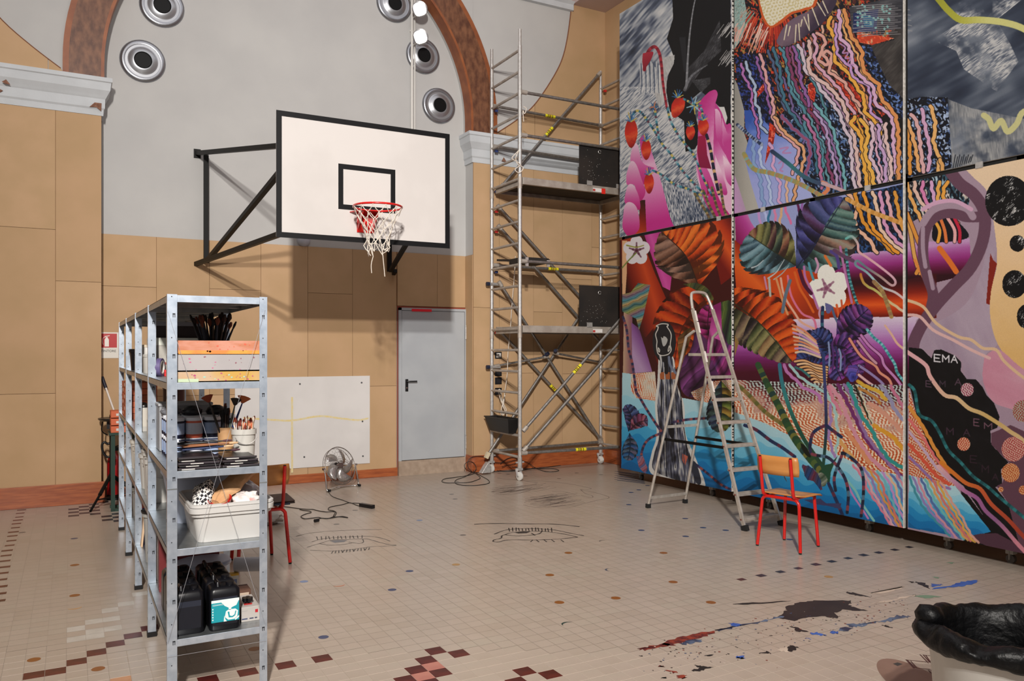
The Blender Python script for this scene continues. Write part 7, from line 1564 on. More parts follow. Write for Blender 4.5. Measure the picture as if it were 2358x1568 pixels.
# stems
stroke(Wz((0, 130), (130, 225), (300, 400), (460, 515)), 9, None, band=['7A6A3A', '5E6030', '8A6E3E'], bl=8)
stroke(Wz((245, 0), (330, 180), (430, 370), (520, 560), (610, 700), (760, 880), (820, 950)), 13, None, 20, band=['2A4A2A', '4A5E2E', '1E3A34', '6A6A30', '24402A'], bl=10)
stroke(Wz((430, 0), (450, 150), (500, 330), (560, 480), (640, 640), (720, 760), (790, 860)), 8.5, lambda s: mixc([(0, '2E6A80'), (.3, '2E7A78'), (.6, '1E4E3E'), (1, '24402A')], s))
stroke(Wz((805, -100), (815, 100), (825, 300), (830, 520), (820, 700), (805, 860)), 6.5, lambda s: mixc([(0, '2A3A6A'), (.4, '3A3A6A'), (.6, '24304A'), (1, '1E4434')], s))
paint(Wz((790, 900), (770, 840), (820, 860), (870, 850), (930, 780), (890, 870), (870, 920), (860, 1010), (810, 1010)), '1E4630'); paint(curve(Wz((610, 670), (650, 700), (700, 790), (660, 780), (620, 720))), '14180E')
paint(curve(Wz((740, 930), (800, 930), (840, 980), (820, 1040), (770, 1040), (745, 990))), lribs(.8, 6, ['5A6A5A', '8A8E7E', '3A4A3A'], 1))
for pts, w_ in ((((690, 700), (710, 600), (760, 550), (830, 520)), 7), (((830, 520), (880, 560), (960, 620)), 7), (((690, 690), (700, 760), (760, 780), (850, 800), (940, 890), (1000, 1000), (1020, 1120), (1010, 1270)), 6.5), (((910, 1080), (900, 960), (960, 790), (980, 760), (1080, 830), (1140, 920), (1150, 1100), (1130, 1300)), 6.5), (((850, 1020), (910, 1150), (970, 1290)), 7), (((130, 520), (230, 560), (350, 650), (450, 710), (560, 790)), 7), (((1060, 170), (1120, 0)), 1)):
    stroke(Wz(*pts), w_, None, band=['1E2438', '2A2A4A', '7A3A46', '1A2030', '4A6A80'] if w_ != 7 else ['1E2A4E', '24304E', '5A2A3E'], bl=11)
feathery(Wz((620, 860), (700, 880), (770, 960), (790, 1080), (720, 1000), (660, 980)), lribs(.2, 8, ['1E3A6A', '6A2A3A', '2A3A5A'], 1.5), 4, 2)
paint(Wz((640, 1160), (780, 1150), (830, 1190), (960, 1190), (950, 1240), (860, 1215), (720, 1195)), '3A3A5E')
paint(curve(Wz((460, 930), (495, 1010), (470, 970))), '4A3A2A')
# ---------- column 2, upper
ROW[0] = 'U'
paint([(1687, -900), (2090, -900), (2090, 480), (1687, 520)], '14100F')
paint(Tz((-10, -2000), (1300, -2000), (1300, 500), (1290, 760), (1000, 1000), (600, 1600), (-10, 1700)), speck('0C0B14', ['7A2A1C', '5E241C', 'B8391E', '8E6A34', '4A1E18', 'A8402A'], 3.0, .47, 1.0, 1.8, 3))
paint(Tz((560, 640), (660, 620), (900, 880), (960, 1000), (1300, 1100), (1300, 1700), (420, 1700), (380, 1100), (420, 800)), speck('0B0D18', ['2A3E66', '4A6490', '8A9AB8', '1E3A5A', '35507E'], 2.9, .5, 1.0, 1.5, 5))
paint(Tz((40, 440), (120, 400), (260, 420), (330, 640), (350, 960), (280, 940), (110, 830), (60, 640)), speck('090A18', ['1E2A5E', '2A3A80', '15204A'], 2.9, .48, 1.0, 1.4, 8))
paint(Tz((980, 350), (1090, 330), (1300, 560), (1300, 900), (1200, 880), (1080, 640)), speck('0A0D18', ['2A3E70', '5A74A8', '1E2E58'], 3.1, .5, .8, 1.4, 9))
paint(Tz((1060, 340), (1160, 320), (1240, 300), (1180, 250), (1300, 200), (1300, 740), (1200, 640), (1120, 480)), cloud([(0, '1C1A1A'), (.5, '35312F'), (1, '5A5652')], -.8, 20, 4, 6, .3))
paint(Tz((900, 60), (1300, -40), (1300, 220), (920, 240)), cloud([(0, '1C1C22'), (.5, '3A3A40'), (1, '6A6866')], -.1, 18, 5, 4, .4))
paint(Tz((930, 100), (1120, 70), (1100, 240), (930, 250)), '1A2450'); paint(Tz((1000, 110), (1090, 130), (1080, 210), (1010, 200)), '1E5A80')
for k in range(46): a = Tz((960 + rs.rand() * 250, 40 + rs.rand() * 240))[0]; paint([(a[0] + 3.2 * math.cos(i), a[1] + 3.2 * math.sin(i)) for i in range(6)], '6FA8A4') if (a[1] - 10) * .9 < (a[0] - 1960) + 30 else None
paint(Tz((960, 240), (1240, 290), (1070, 340), (960, 320)), speck('B8391E', ['C9502E', 'D2906A', '9E2A16'], 3, .5))
for k in range(16): y = 40 + k * 15; stroke(Tz((920 + (k * 37) % 80, y + 10), (1080, y), (1220 + (k * 23) % 70, y - 8)), 1.6, '8E8A8C', .8)
# grey left strip, lavender field
paint(Tz((20, 560), (60, 640), (110, 830), (110, 1000), (170, 1180), (200, 1400), (340, 1600), (20, 1700)), lg(*Tz((20, 1000), (180, 1000)), [(0, '84827C'), (.6, '9C9890'), (1, 'A5A29A')], .1))
paint(Tz((110, 830), (180, 830), (280, 930), (360, 1020), (520, 1080), (520, 1300), (640, 1500), (640, 1620), (240, 1640), (160, 1380), (110, 1180), (150, 1020), (118, 960)), lg(*Tz((120, 900), (500, 1400)), [(0, '2E4E9E'), (.25, '5E78BE'), (.6, '8E96CC'), (1, '98A0CE')], .25, 14))
paint(Tz((30, 1300), (60, 1380), (160, 1700), (30, 1700)), lg(*Tz((30, 1500), (140, 1480)), [(0, 'B88AB8'), (1, '9E8E9E')]))
# red patches
for pl in (((150, 830), (200, 700), (290, 580), (300, 640), (220, 720)), ((590, 640), (640, 600), (650, 680), (620, 900), (590, 880)), ((300, 920), (350, 960), (330, 1080), (265, 1240), (290, 1060)), ((780, 560), (900, 620), (990, 740), (960, 860), (860, 740))):
    paint(Tz(*pl), speck('8E1E14', ['C8391E', 'D2604A', 'B02A1A'], 2.6, .42, 1, 1.4, 12))
# sun, rays, stone
for k in range(150):
    a = rs.rand() * 1.9 + 1.25; c = Tz((330, -160))[0]; r0 = 85 + rs.rand() * 30; r1 = r0 + 25 + rs.rand() * 55
    if a > 2.9: continue
    stroke([(c[0] + r0 * math.cos(a) * 1.1, c[1] + r0 * math.sin(a)), (c[0] + r1 * math.cos(a) * 1.15, c[1] + r1 * math.sin(a))], 2.4, ('B8301A', 'C94A2A', '7EA6A2', 'B53A22', 'A8B4AC', '8A8A6A')[k % 6] if a > 2.0 else ('B8301A', 'C94A2A', '8E1E12')[k % 3], 1)
paint(Tz((0, -300), (60, -300), (130, 100), (100, 280), (30, 380), (0, 430)), cloud([(0, '6A6258'), (.4, '7EA6A2'), (.6, 'A8B4AC'), (.8, 'B8492E')], -.9, 8, 6, 4, .7))
paint(curve(Tz((190, -400), (215, -20), (225, 60), (250, 150), (305, 212), (390, 175), (470, 110), (570, 80), (660, 10), (700, -400))), 'C0521E')
SUN = curve(Tz((205, -400), (225, -20), (240, 60), (265, 140), (310, 195), (380, 155), (460, 95), (560, 62), (640, 0), (690, -400)))
paint(SUN, worm('D8D2BC', 'C2B486', 7, 1, 1, 3, .35, .5))
for k in range(26): a = rs.rand(); p = Tz((40 + a * 280, 170 + rs.rand() * 80))[0]; stroke([p, (p[0] - 10 - 8 * rs.rand(), p[1] + 26 + 20 * rs.rand())], 2, ('D2A89A', 'C97A6A', 'D9C8BA')[k % 3], 1)
paint(curve(Tz((352, 310), (400, 215), (480, 140), (640, 60), (730, -30), (790, -40), (800, 30), (700, 175), (560, 280), (430, 352), (370, 342))), lg(*Tz((380, 180), (560, 300)), [(0, '5A4A62'), (.5, '6E5A66'), (1, '35283A')], .3, 18))
for x, y, dx, dy in ((430, 190, -20, 110), (455, 200, -15, 70), (500, 190, -8, 130), (520, 180, 8, 125), (545, 150, -10, 50), (590, 110, 10, 110), (620, 60, 50, 130), (660, 20, 60, 100), (700, 10, 40, 90), (560, 130, 40, 100)): stroke(Tz((x, y), (x + dx, y + dy)), 2.8, 'CFC4A8', 1.6)
for x, y in ((230, 250), (250, 230), (280, 240), (200, 260)): stroke(Tz((x, y), (x - 60, y + 150)), 2.4, 'D2A08E', 1.2)
# wavy threads
def thr(pts, w_, c, ed='0B0A12', band=None): stroke(Tz(*pts), w_, c, edge=ed, ew=1.3, band=band, bl=3, wob=1.5)
PNK, PUR, LIL, TEA, ORA, CRE, YEL, MAU, WHT_ = 'C98FA6', '8A5A96', 'B9A0C0', '4E8A92', 'CF8A50', 'D9B090', 'DBA040', '7A3A5E', 'BFC6CE'
TH = [(((90, 480), (110, 580), (165, 680), (170, 790), (200, 900), (225, 1040)), 5, 'A86AA8'), (((122, 465), (150, 560), (190, 650), (195, 770), (230, 850), (235, 940), (280, 1000)), 5.5, 'A0B0C8'), (((200, 430), (230, 540), (270, 640), (290, 760), (320, 880)), 5, PUR), (((232, 410), (260, 520), (290, 640), (330, 790), (330, 900), (390, 1000), (480, 1080), (520, 1140), (490, 1250), (470, 1310)), 6, 'CF9A9A'),
      (((285, 380), (320, 460), (350, 560), (370, 680), (420, 830)), 5, '4A5A7A'), (((330, 360), (350, 440), (380, 540), (390, 660), (430, 800), (500, 900), (560, 1000), (640, 1120), (660, 1300)), 6, '3E6A7E'), (((380, 360), (420, 440), (440, 560), (470, 700), (560, 830), (560, 920), (600, 1020), (690, 1100), (700, 1380)), 6, '4E8090'), (((430, 360), (450, 480), (490, 620), (560, 760), (620, 860), (700, 960), (740, 1080), (740, 1240), (800, 1400)), 6, MAU),
      (((480, 350), (520, 480), (540, 620), (580, 720), (600, 800)), 6, PUR), (((520, 340), (560, 450), (575, 540), (640, 590), (690, 680), (760, 760), (830, 860), (860, 960), (910, 1060), (920, 1240), (940, 1400), (960, 1500)), 7, 'C4B4C0'), (((590, 310), (610, 400), (590, 500), (640, 580), (740, 650), (850, 780), (890, 900), (930, 1010), (960, 1200), (980, 1400), (1000, 1500)), 7.5, 'CFAFA8'),
      (((630, 260), (655, 360), (640, 460), (720, 560), (830, 680), (900, 800), (950, 870)), 6.5, 'C99AAE'), (((650, 250), (715, 290), (700, 370), (670, 440), (720, 490), (745, 460), (705, 420), (735, 385), (770, 440), (750, 540), (850, 610), (920, 720), (980, 800)), 6.5, 'CF9A8E'), (((755, 130), (745, 200), (785, 280), (790, 400), (800, 470), (880, 540), (960, 660), (1010, 740), (1020, 840), (1100, 920), (1140, 1010)), 7.5, YEL),
      (((800, 180), (800, 300), (820, 420), (900, 500), (940, 590), (1040, 650), (1060, 760), (1060, 840), (1150, 920)), 5.5, 'B98FC0'), (((820, 80), (830, 180), (830, 280), (900, 360), (930, 480), (990, 580), (1080, 660), (1100, 780), (1190, 850), (1230, 930), (1230, 1060), (1250, 1300)), 7.5, 'C9A0BE'), (((865, 75), (885, 180), (920, 280), (990, 380), (1000, 500), (1050, 580), (1120, 640), (1140, 740), (1220, 830), (1260, 930), (1270, 1100), (1270, 1400)), 8, ORA),
      (((940, 880), (920, 940), (980, 1010), (1000, 1150), (1020, 1300), (1040, 1430)), 8, YEL), (((990, 900), (1040, 1000), (1020, 1150), (1070, 1300), (1090, 1420)), 8, 'DCA84A'), (((1060, 920), (1080, 1020), (1060, 1180), (1110, 1280), (1130, 1420)), 7, 'CDB0BE'), (((1120, 940), (1130, 1080), (1170, 1200), (1170, 1400)), 7, 'B998C0'), (((1170, 930), (1180, 1080), (1210, 1200), (1215, 1400)), 7, 'D2B4B0'),
      (((640, 780), (700, 860), (770, 960), (800, 1060), (830, 1180), (860, 1300), (870, 1430)), 6, '6AA0A8'), (((560, 870), (620, 990), (660, 1080), (680, 1250), (700, 1420)), 6, 'A8668E'), (((640, 840), (720, 960), (750, 1100), (790, 1230), (810, 1420)), 5.5, 'A890B8'), (((340, 880), (400, 980), (480, 1050), (560, 1130), (540, 1280), (500, 1400), (480, 1540)), 6, 'D09A70'), (((390, 870), (480, 970), (590, 1070), (600, 1200), (570, 1330)), 6, '8A4A6A'),
      (((180, 1060), (185, 1230), (230, 1340), (240, 1450), (270, 1600)), 6, '7E9AC4'), (((240, 1080), (230, 1200), (290, 1350), (310, 1500), (330, 1620)), 5.5, 'A8B8D8'), (((300, 1080), (330, 1160), (330, 1270), (380, 1390), (370, 1500), (420, 1600)), 5.5, 'C99ABE'), (((430, 1350), (430, 1450), (440, 1600)), 5, 'D2A88E'), (((700, 1370), (740, 1400), (710, 1470)), 8, 'CF7A50')]
def resamp(p, n=9):
    q = np.array(cr(p, 6)); sl = np.concatenate([[0], np.cumsum(np.hypot(*(q[1:] - q[:-1]).T))]); sn = np.linspace(0, sl[-1], n); return np.stack([np.interp(sn, sl, q[:, 0]), np.interp(sn, sl, q[:, 1])], 1)
for i, j, c in ((8, 9, '4A7A86'), (9, 10, 'B08AA8'), (10, 11, 'B5705A'), (11, 13, 'D2A48C'), (13, 14, 'CF8A5A'), (15, 16, 'D6A064'), (7, 8, '8A4A70'), (6, 7, '5A8A96'), (4, 6, '6A5A8A'), (19, 20, 'CDA0B8'), (20, 21, 'C9B0B8'), (17, 18, 'CF9238'), (22, 24, '8A6A9A')):
    a, b = resamp(TH[i][0]), resamp(TH[j][0]); m_ = (a + b) / 2; thr([tuple(v) for v in m_], 4.5, c)
for i, (p, w_, c) in enumerate(TH): thr(p, w_, c, '0B0A12' if i < 26 else '5A6AA0')
for pts in (((830, 330), (870, 360), (850, 400), (890, 400), (870, 440), (910, 440), (890, 480), (930, 490)), ((380, 1120), (440, 1110), (400, 1150), (460, 1150)), ((370, 1230), (400, 1210), (400, 1250), (380, 1280), (400, 1290))): stroke(Tz(*pts), 3, 'A87AA8')
stroke(Tz((110, 1160), (180, 1270), (300, 1300), (450, 1350), (560, 1400), (700, 1480)), 10, None, band=['8A8A5A', 'A08A4A', '7A9A8A', '9A7A5A'], bl=5); stroke(Tz((60, 940), (140, 1010), (240, 1090)), 7, None, band=['24304E', '8A94A8'], bl=3); stroke(Tz((320, 1140), (440, 1230), (560, 1330), (700, 1390)), 9, lambda s: mixc([(0, '24304E'), (.4, '2E6A70'), (1, '35405E')], s)); stroke(Tz((700, 1380), (860, 1440), (1000, 1540)), 8, 'B89A9E')
# ---------- column 3, upper
CLIP[0] = P3
ROW[0] = 'U'
paint([(2080, -1200), (3600, -2500), (3600, 500), (2080, 450)], cloud([(0, '1C2230'), (.3, '2C3444'), (.55, '4C5462'), (.8, '7A808A'), (1, 'A5A8AC')], -.5, 60, 3, 4, .25))
WSH = cloud([(0, '3A4252'), (.3, '6A707C'), (.5, 'B0B0B0'), (.9, 'C6C5C2')], -.62, 30, 9, 14, .6)
paint(B((850, 0), (1150, -300), (1700, -300), (1160, 130), (1250, 290), (1300, 400), (1160, 590), (950, 450), (900, 330), (750, 260), (930, 140)), WSH, lambda x, y: np.clip((fbm(x / 26, y / 26, 2) - .30) * 3.2, 0, 1))
paint(B((845, 640), (1000, 700), (1500, 800), (1500, 1060), (1000, 1090), (880, 1090)), cloud([(0, '55595F'), (.5, '8E8F90'), (1, 'B5B4B0')], 1.5, 26, 6, 15, .5), lambda x, y: np.clip((fbm(x / 30, y / 30, 8) - .25) * 3, 0, .9))
stroke(B((740, -60), (790, 0), (850, 70), (930, 130), (1050, 130), (1200, 145), (1340, 190), (1500, 300)), 15, lambda s: mixc([(0, '8E8E24'), (.3, 'A5A43A'), (.5, 'C2C078'), (1, 'C4C080')], s))
stroke(B((1078, 745), (1110, 770), (1140, 830), (1190, 780), (1230, 850), (1290, 800), (1338, 720), (1500, 700)), 13, 'BDB983')
for k in range(5): stroke(B((560, 60 + k * 32), (600 + k * 4, 66 + k * 34)), 2, '8A8A8C', 1)
paint(B((560, 645), (680, 625), (845, 630), (872, 1080), (560, 1180)), speck('0B0D16', ['2A3E66', '6A80AA', '94A4BE', '1E2E50'], 3.3, .5, .9, 1.3, 5))
for pts, c in ((((570, 745), (610, 850), (640, 960), (660, 1100)), 'D9A064'), (((575, 830), (600, 950), (600, 1120)), 'CF8A3A'), (((610, 740), (650, 800), (670, 950), (690, 1110)), 'CDA0A0'), (((680, 705), (700, 820), (730, 960), (720, 1100)), 'C69AB8'), (((735, 685), (765, 800), (755, 920), (790, 1020), (780, 1110)), 'D9A666'), (((800, 1030), (815, 1110)), 'CF9A5A')): stroke(B(*pts), 8, c, edge='0B0A12', ew=1.5, wob=1.2)
for k in range(9): stroke(B((880 + k * 14, 1085 - k * 5), (895 + k * 14, 1000 + (k % 2) * 12)), 1.8, '22262E')
# ---------- column 3, lower
ROW[0] = 'L'
paint([(2080, 300), (3600, -800), (3600, 2200), (2080, 1400)], '9A8494')
paint(D_((540, 40), (780, -40), (930, 120), (900, 240), (660, 240), (560, 300)), speck('0B0D16', ['8FA8B4', '2E4A5A', 'B9B0A8'], 2.8, .45, 1.5, 2.4, 4))
for k, (a, b, c, d, col) in enumerate(((545, 560, 600, 640, 'D9A05A'), (590, 600, 660, 700, 'D2B0A0'), (640, 640, 690, 740, 'CB7AA6'), (690, 700, 720, 700, 'C99AC0'), (740, 730, 740, 800, 'D9A050'), (790, 760, 800, 850, 'DB9A40'))): stroke(D_((a, 50), (b, 120), (c, 220), (d, 300)), 7.5, col, edge='0B0A12', ew=1.2, wob=1.2)
paint(D_((535, 420), (920, 390), (930, 560), (860, 620), (620, 680), (535, 690)), htube(2085, 2235, 574, 555, 650, 645, TUBE1)); paint(D_((535, 640), (720, 600), (720, 870), (535, 870)), htube(2085, 2155, 648, 645, 731, 728, [(0, '3A0A10'), (.3, '7A1A0C'), (.55, 'C8461A'), (.75, 'B03410'), (1, '5A0F0A')]))
paint(D_((535, 870), (620, 850), (600, 1000), (560, 1290), (535, 1290)), lg(*D_((540, 870), (540, 1200)), [(0, 'C4B0C8'), (.4, 'A070A8'), (.8, '5A1440'), (1, '3A0820')]))
for k, (a, b, c, d, col) in enumerate(((545, 570, 590, 620, 'CF9A50'), (545, 600, 640, 600, 'CF8A3A'))): stroke(D_((a, 240), (b, 380), (c, 500), (d, 600)), 8, col, edge='2A0A1A', ew=1.2)
# mauve body and loop
paint(curve(D_((600, 880), (640, 860), (700, 900), (900, 780), (1000, 560), (1040, 300), (1080, 100), (1150, 300), (1060, 520), (1040, 700), (1050, 900), (1090, 1020), (1010, 1100), (1000, 1240), (900, 1240), (860, 1100), (700, 1060), (600, 1050))), cloud([(0, '8E7A8E'), (.5, 'A08E9E'), (1, 'AC9CAA')], 1.2, 50, 3, 5, .2))
paint(curve(D_((705, 290), (780, 260), (860, 300), (915, 380), (800, 410), (700, 400))), '0C0A14')
for a, b, c, col in ((700, 740, 730, 'DB9A3A'), (745, 770, 780, 'D2703A'), (790, 830, 830, 'D9A0A0'), (830, 860, 860, 'B5203A')): stroke(D_((a, 270), (b, 340), (c, 410)), 7, col, edge='0C0A14', ew=1)
stroke(D_((740, 450), (800, 530), (840, 590)), 12, 'CF6A26'); stroke(D_((590, 520), (640, 620)), 6, 'D2803A')
LC = '5E3F50'
stroke(D_((800, -20), (860, 60), (950, 130), (1010, 240), (1000, 400), (930, 560), (820, 680), (720, 790), (640, 900), (590, 1000), (580, 1060)), 27, LC)
stroke(D_((1000, 260), (900, 260), (840, 240), (760, 240), (690, 280), (650, 360), (640, 480), (660, 600), (700, 720), (690, 800)), 24, LC)
stroke(D_((640, 300), (700, 220), (800, 190), (900, 210), (940, 260)), 16, '9A8494'); stroke(D_((640, 215), (720, 175), (830, 165), (930, 215)), 9, 'C49AB4'); stroke(D_((640, 330), (640, 450), (655, 560)), 9, '9A8494'); stroke(D_((680, 590), (700, 690)), 9, '9A8494')
# cream field with black discs
paint(curve(D_((880, -40), (950, 30), (1030, 120), (1070, 330), (1085, 540), (1045, 720), (1050, 900), (1110, 1060), (1250, 1180), (1800, 1400), (2600, 1000), (2600, -900), (1200, -400))), lg(*D_((1060, 100), (1240, 1100)), [(0, 'D9BFA0'), (.4, 'D9B88E'), (1, 'D0A86A')], .2, 30))
def disc_(cx, cy, rx, ry, col): paint([(cx + rx * math.cos(i * .196), cy + ry * math.sin(i * .196)) for i in range(32)], col)
BW = cloud([(0, '060607'), (.62, '0A0A0C'), (.7, 'B5B4B2'), (1, 'CFCECB')], -.9, 9, 5, 21, .5)
for (x, y), rx, ry in ((D_((1155, 165))[0], 54, 58), (D_((1208, 420))[0], 18, 19), (D_((1190, 665))[0], 28, 32), (D_((1262, 860))[0], 22, 28), ((2480, 420), 60, 64), ((2500, 640), 40, 46)): disc_(x, y, rx, ry, BW)
paint(D_((1045, 480), (1062, 520), (1085, 540), (1050, 700), (1040, 790), (1020, 780)), '7A1E12')
paint(curve(D_((1010, 1100), (1100, 1060), (1250, 1180), (1500, 1300), (1400, 1500), (1180, 1420), (1060, 1370), (1000, 1240))), cloud([(0, 'B87A8E'), (.5, 'BE8698'), (1, 'C096A4')], .4, 40, 3, 5, .2))
# black mountain
MT = E_((668, 0), (760, 10), (830, 80), (850, 20), (900, 15), (1000, 60), (1045, 110), (1040, 170), (1085, 230), (1150, 230), (1200, 290), (1230, 350), (1280, 400), (1320, 500), (1305, 580), (1255, 600), (1260, 700), (1385, 830), (1330, 880), (1340, 980), (1290, 1010), (1380, 1120), (1560, 1420), (1450, 1500), (1290, 1340), (1060, 1000), (880, 860), (730, 520), (668, 260))
paint(MT, cloud([(0, '050506'), (.7, '0D0C0F'), (1, '1C1A1E')], .8, 14, 5, 4, .4))
paint(E_((1260, 620), (1400, 560), (1700, 700), (1700, 1700), (1500, 1560), (1380, 1120), (1300, 1000), (1340, 980), (1390, 830), (1260, 700)), '5A3A48')
paint(E_((1040, 1000), (1300, 1340), (1560, 1560), (1250, 1500), (1060, 1400)), '0A090B')
paint(E_((668, 900), (900, 980), (1000, 1000), (1100, 1130), (1260, 1330), (1180, 1350), (1060, 1370), (660, 1300)), SEA)
paint(E_((1060, 1370), (1180, 1345), (1300, 1340), (1560, 1480), (1560, 1600), (1200, 1420)), '4A2E3C')
paint(E_((668, 300), (730, 520), (880, 860), (1000, 1000), (900, 985), (668, 920)), worm('D2B49A', 'B04A2A', 7, 1.2, 1.3, 6))
for k, (c, w_) in enumerate((('CF8A3A', 8), ('CF6A6A', 6), ('B9A0B8', 6), ('C9503A', 7), ('8A6AA0', 6))): stroke(E_((668, 430 + k * 90), (760, 560 + k * 80), (860, 740 + k * 60), (960, 900 + k * 30)), w_, c, alpha=.85, wob=.8)
for k, c in enumerate(('3E8A9A', '8A7AB0', 'C98A9A', '4E6AA0', '6AB0AE', 'CF9A5A', 'C9706A', 'D2A04A', 'CF9A8A')):
    o = k * 52; stroke(E_((670 + o * .55, 930 + o * .1), (720 + o * .6, 1060 + o * .1), (790 + o * .62, 1180 + o * .1), (900 + o * .5, 1290 + o * .12), (960 + o * .5, 1360 + o * .12)), 5, c, alpha=.9, wob=1.0)
# ribbons across the mountain
stroke(E_((600, 0), (680, 50), (790, 130), (820, 210), (920, 340), (1010, 365), (1100, 440), (1200, 480), (1330, 560), (1400, 610), (1500, 680), (1700, 900)), 9, lambda s: mixc([(0, 'D2A0A8'), (.2, 'D2A0A0'), (.4, 'CFB088'), (.6, 'C0A060'), (1, 'D2B89A')], s))
stroke(E_((668, 270), (710, 320), (740, 480), (830, 530), (890, 620), (950, 740), (1040, 830), (1130, 930), (1240, 1010), (1330, 1090), (1500, 1230), (1700, 1400)), 7, None, band=['1E5A5E', '2A7478', '18484C'], bl=9)
stroke(E_((880, 860), (960, 940), (1060, 1030), (1160, 1090), (1220, 1180), (1340, 1290), (1500, 1470), (1700, 1640)), 9, lambda s: mixc([(0, 'D2A8A8'), (.3, '9A5A8E'), (.5, '8A5A86'), (.7, 'C9808E'), (1, 'CF8088')], s)); stroke(E_((900, 830), (980, 900), (1080, 980), (1180, 1020), (1260, 1130), (1380, 1240), (1500, 1370), (1700, 1560)), 9, lambda s: mixc([(0, 'CF7A26'), (.4, 'B8502E'), (.7, '9E3A26'), (1, 'A8402A')], s))
stroke(D_((540, 760), (640, 800), (720, 900), (850, 980), (930, 1000), (1000, 1050), (1080, 1060), (1130, 1130), (1249, 1230), (1500, 1400)), 6.5, 'CFAE8A'); stroke(D_((535, 850), (620, 860), (700, 940), (820, 1000), (930, 1060), (1040, 1110)), 6.5, 'CFA8A4')
# squiggle moons
for (x, y), r_, c in ((E_((1088, 305))[0], 15, ('8A3A50', 'C9B8B4')), (E_((1062, 698))[0], 15, ('A8402A', 'D2A88A')), (E_((1420, 735))[0], 27, ('9A3A3A', 'C9A090')), (E_((1400, 905))[0], 21, ('A8502A', 'D2A070')), (E_((1490, 460))[0], 24, ('8E3A34', '9EA090')), (E_((1490, 1030))[0], 10, ('A8502A', 'D2A070')), (E_((1330, 1025))[0], 6, ('A8502A', 'D2A070'))): disc_(x, y, r_, r_ * 1.05, worm(c[0], c[1], 5.5, 1.2, 1.2, 6))
# lettering
def glyph(ch, x, y, w_, h, col, sw, sk=0.0):
    S_ = {'E': [((1, 0), (0, 0), (0, 1), (1, 1)), ((0, .5), (.8, .5))], 'M': [((0, 1), (0, 0), (.5, .6), (1, 0), (1, 1))], 'A': [((0, 1), (.5, 0), (1, 1)), ((.22, .62), (.78, .62))]}[ch]
    for s in S_:
        for a, b in zip(s, s[1:]): stroke([(x + a[0] * w_, y + a[1] * h + a[0] * sk), (x + b[0] * w_, y + b[1] * h + b[0] * sk)], sw, col, n=1)
for ch, x, y, w_, h, col, sw in (('E', 850, 50, 42, 50, 'CFCBD0', 2.6), ('M', 910, 55, 45, 48, 'CFCBD0', 2.4), ('A', 972, 58, 44, 50, 'CFCBD0', 2.4), ('E', 790, 240, 38, 42, '4E3A48', 2), ('M', 890, 240, 38, 40, '3A2C38', 2), ('A', 1000, 225, 44, 46, '4E3A48', 2),
                                 ('E', 1135, 515, 38, 48, '6A4A58', 2), ('M', 1212, 545, 52, 40, '6A4A58', 2), ('M', 940, 580, 46, 46, '3A2634', 2), ('A', 1060, 590, 46, 46, '3A2634', 2), ('E', 1110, 780, 46, 50, '2E1C28', 1.8), ('M', 1195, 850, 46, 50, '2E1C28', 1.8), ('A', 1270, 910, 40, 46, '2E1C28', 1.8)):
    p = E_((x, y))[0]; glyph(ch, p[0], p[1], w_ / 3.136, h / 3.136, col, sw, 1.5)
CLIP[0] = None; ROW[0] = None
# grain of the brush
IMG = np.clip(IMG * (1 + .05 * (rs.rand(mh, mw, 1).astype(np.float32) - .5)), 0, 255)
GAIN = 0.82
lin_ = (IMG / 255) ** 2.2 * GAIN; IMG2 = np.clip(lin_, 0, 1) ** (1 / 2.2)
buf = np.ones((mh, mw, 4), np.float32); buf[..., :3] = IMG2
im = bpy.data.images.new('mural_paint', mw, mh); im.pixels.foreach_set(buf.ravel()); im.update(); im.pack()
MM = bpy.data.materials.new('mural_paint'); MM.use_nodes = True; nt = MM.node_tree
ti_ = nt.nodes.new('ShaderNodeTexImage'); ti_.image = im; ti_.extension = 'EXTEND'; nt.links.new(ti_.outputs[0], nt.nodes['Principled BSDF'].inputs['Base Color']); nt.nodes['Principled BSDF'].inputs['Roughness'].default_value = .5; nt.nodes['Principled BSDF'].inputs['Specular IOR Level'].default_value = .3
t = thing('mural', 'huge psychedelic painted mural of six panels on a wheeled frame along the right wall', 'painting', (XM + .1, 6.6, 0))
CE = mat('canvas_edge', 'D2CEC8', .6, 0, 'B9B5AE', 40); BKM = flat('0B0A0A', .8)
TH_ = .024
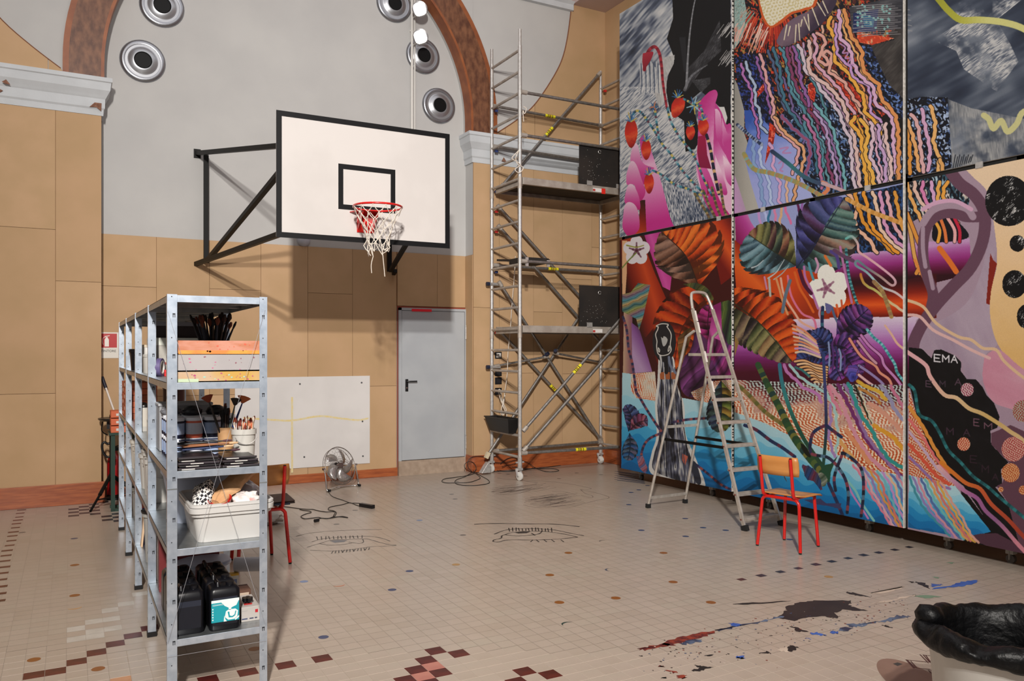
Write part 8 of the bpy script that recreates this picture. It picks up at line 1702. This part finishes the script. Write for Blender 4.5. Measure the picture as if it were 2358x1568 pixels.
for c, (ya, yb) in enumerate(((8.771, 6.692), (6.648, 4.590), (4.545, 2.47))):
    for r_, (za, zb) in enumerate(((.155, 3.190), (3.228, 6.21))):
        m = MB(); m.mi = 1; m.box((XM, yb, za), (XM + TH_, ya, zb))
        vs = [(XM - .0008, ya, za), (XM - .0008, yb, za), (XM - .0008, yb, zb), (XM - .0008, ya, zb)]; m.mi = 0; m.add(vs, [(0, 1, 2, 3)])
        o = obj('canvas_panel', m, [MM, CE], t, label=('%s panel of the %s row' % (('far left', 'middle', 'near right')[c], ('lower', 'upper')[r_])))
        me = o.data; uv = me.uv_layers.new(name='uv'); lx, ly, lz = XM + .1, 6.6, 0
        for lp in me.loops:
            v = me.vertices[lp.vertex_index].co; uv.data[lp.index].uv = ((MY1 - (v.y + ly)) / (MY1 - MY0), (v.z + lz - MZ0) / (MZ1 - MZ0))
    obj('edge_trim', MB().box((XM - .001, (6.692, 4.590, 2.47)[c] - .008, .155), (XM + TH_, (6.692, 4.590, 2.47)[c], 6.21)), CE, t)
for ya in (6.67, 4.567): 
    obj('joint_post', MB().box((XM + TH_ + .001, ya - .05, .2), (XM + .08, ya + .05, 6.2)), BKM, t)
obj('back_rail', MB().box((XM + TH_ + .001, 2.5, 3.15), (XM + .08, 8.75, 3.27)), BKM, t); obj('back_rail', MB().box((XM + TH_ + .001, 2.5, .16), (XM + .30, 8.76, .20)), BKM, t)
for ya in (8.72, 7.7, 5.6, 3.6, 2.6): obj('frame_post', MB().box((XM + TH_ + .001, ya - .03, .2), (XM + .08, ya + .03, 6.2)), BKM, t)
for py in ((1655, 505), (2255, 389), (1757, 482), (1998, 441)):
    p = OX(py[0], py[1], XM); obj('joint_clip', MB().box((XM - .006, p.y - .03, 3.185), (XM + .004, p.y + .03, 3.235)), ALU, t)
dots = MB(); rr = random.Random(5); z = .2
while z < 6.1:
    h = rr.choice((.008, .012, .02, .03)); dots.box((XM + .001, 6.6825, z), (XM + TH_ - .002, 6.6838, z + h)); z += h + rr.choice((.012, .02, .03, .05))
o = obj('painted_edge_dashes', dots, flat('101012', .6), t); o['kind'] = 'stuff'
for (x, y) in ((1483, 1104), (1645, 1141), (1767, 1172), (2007, 1222), (2195, 1262), (2330, 1296)):
    p = FL(x, y); px_, py_ = XM + .24, p.y
    cs = obj('castor', MB().cyl((px_ - .018, py_, .035), (px_ + .018, py_, .035), .035, 20), mat('castor_grey', '55504C', .4), t, smooth=40)
    obj('castor_stem', MB().box((px_ - .03, py_ - .03, .075), (px_ + .03, py_ + .03, .158)).bar((px_ - .022, py_, .03), (px_ - .022, py_, .1), .03, .004, (0, 1, 0)).bar((px_ + .022, py_, .03), (px_ + .022, py_, .1), .03, .004, (0, 1, 0)), mat('stem_white', 'A9A49C', .5), cs)
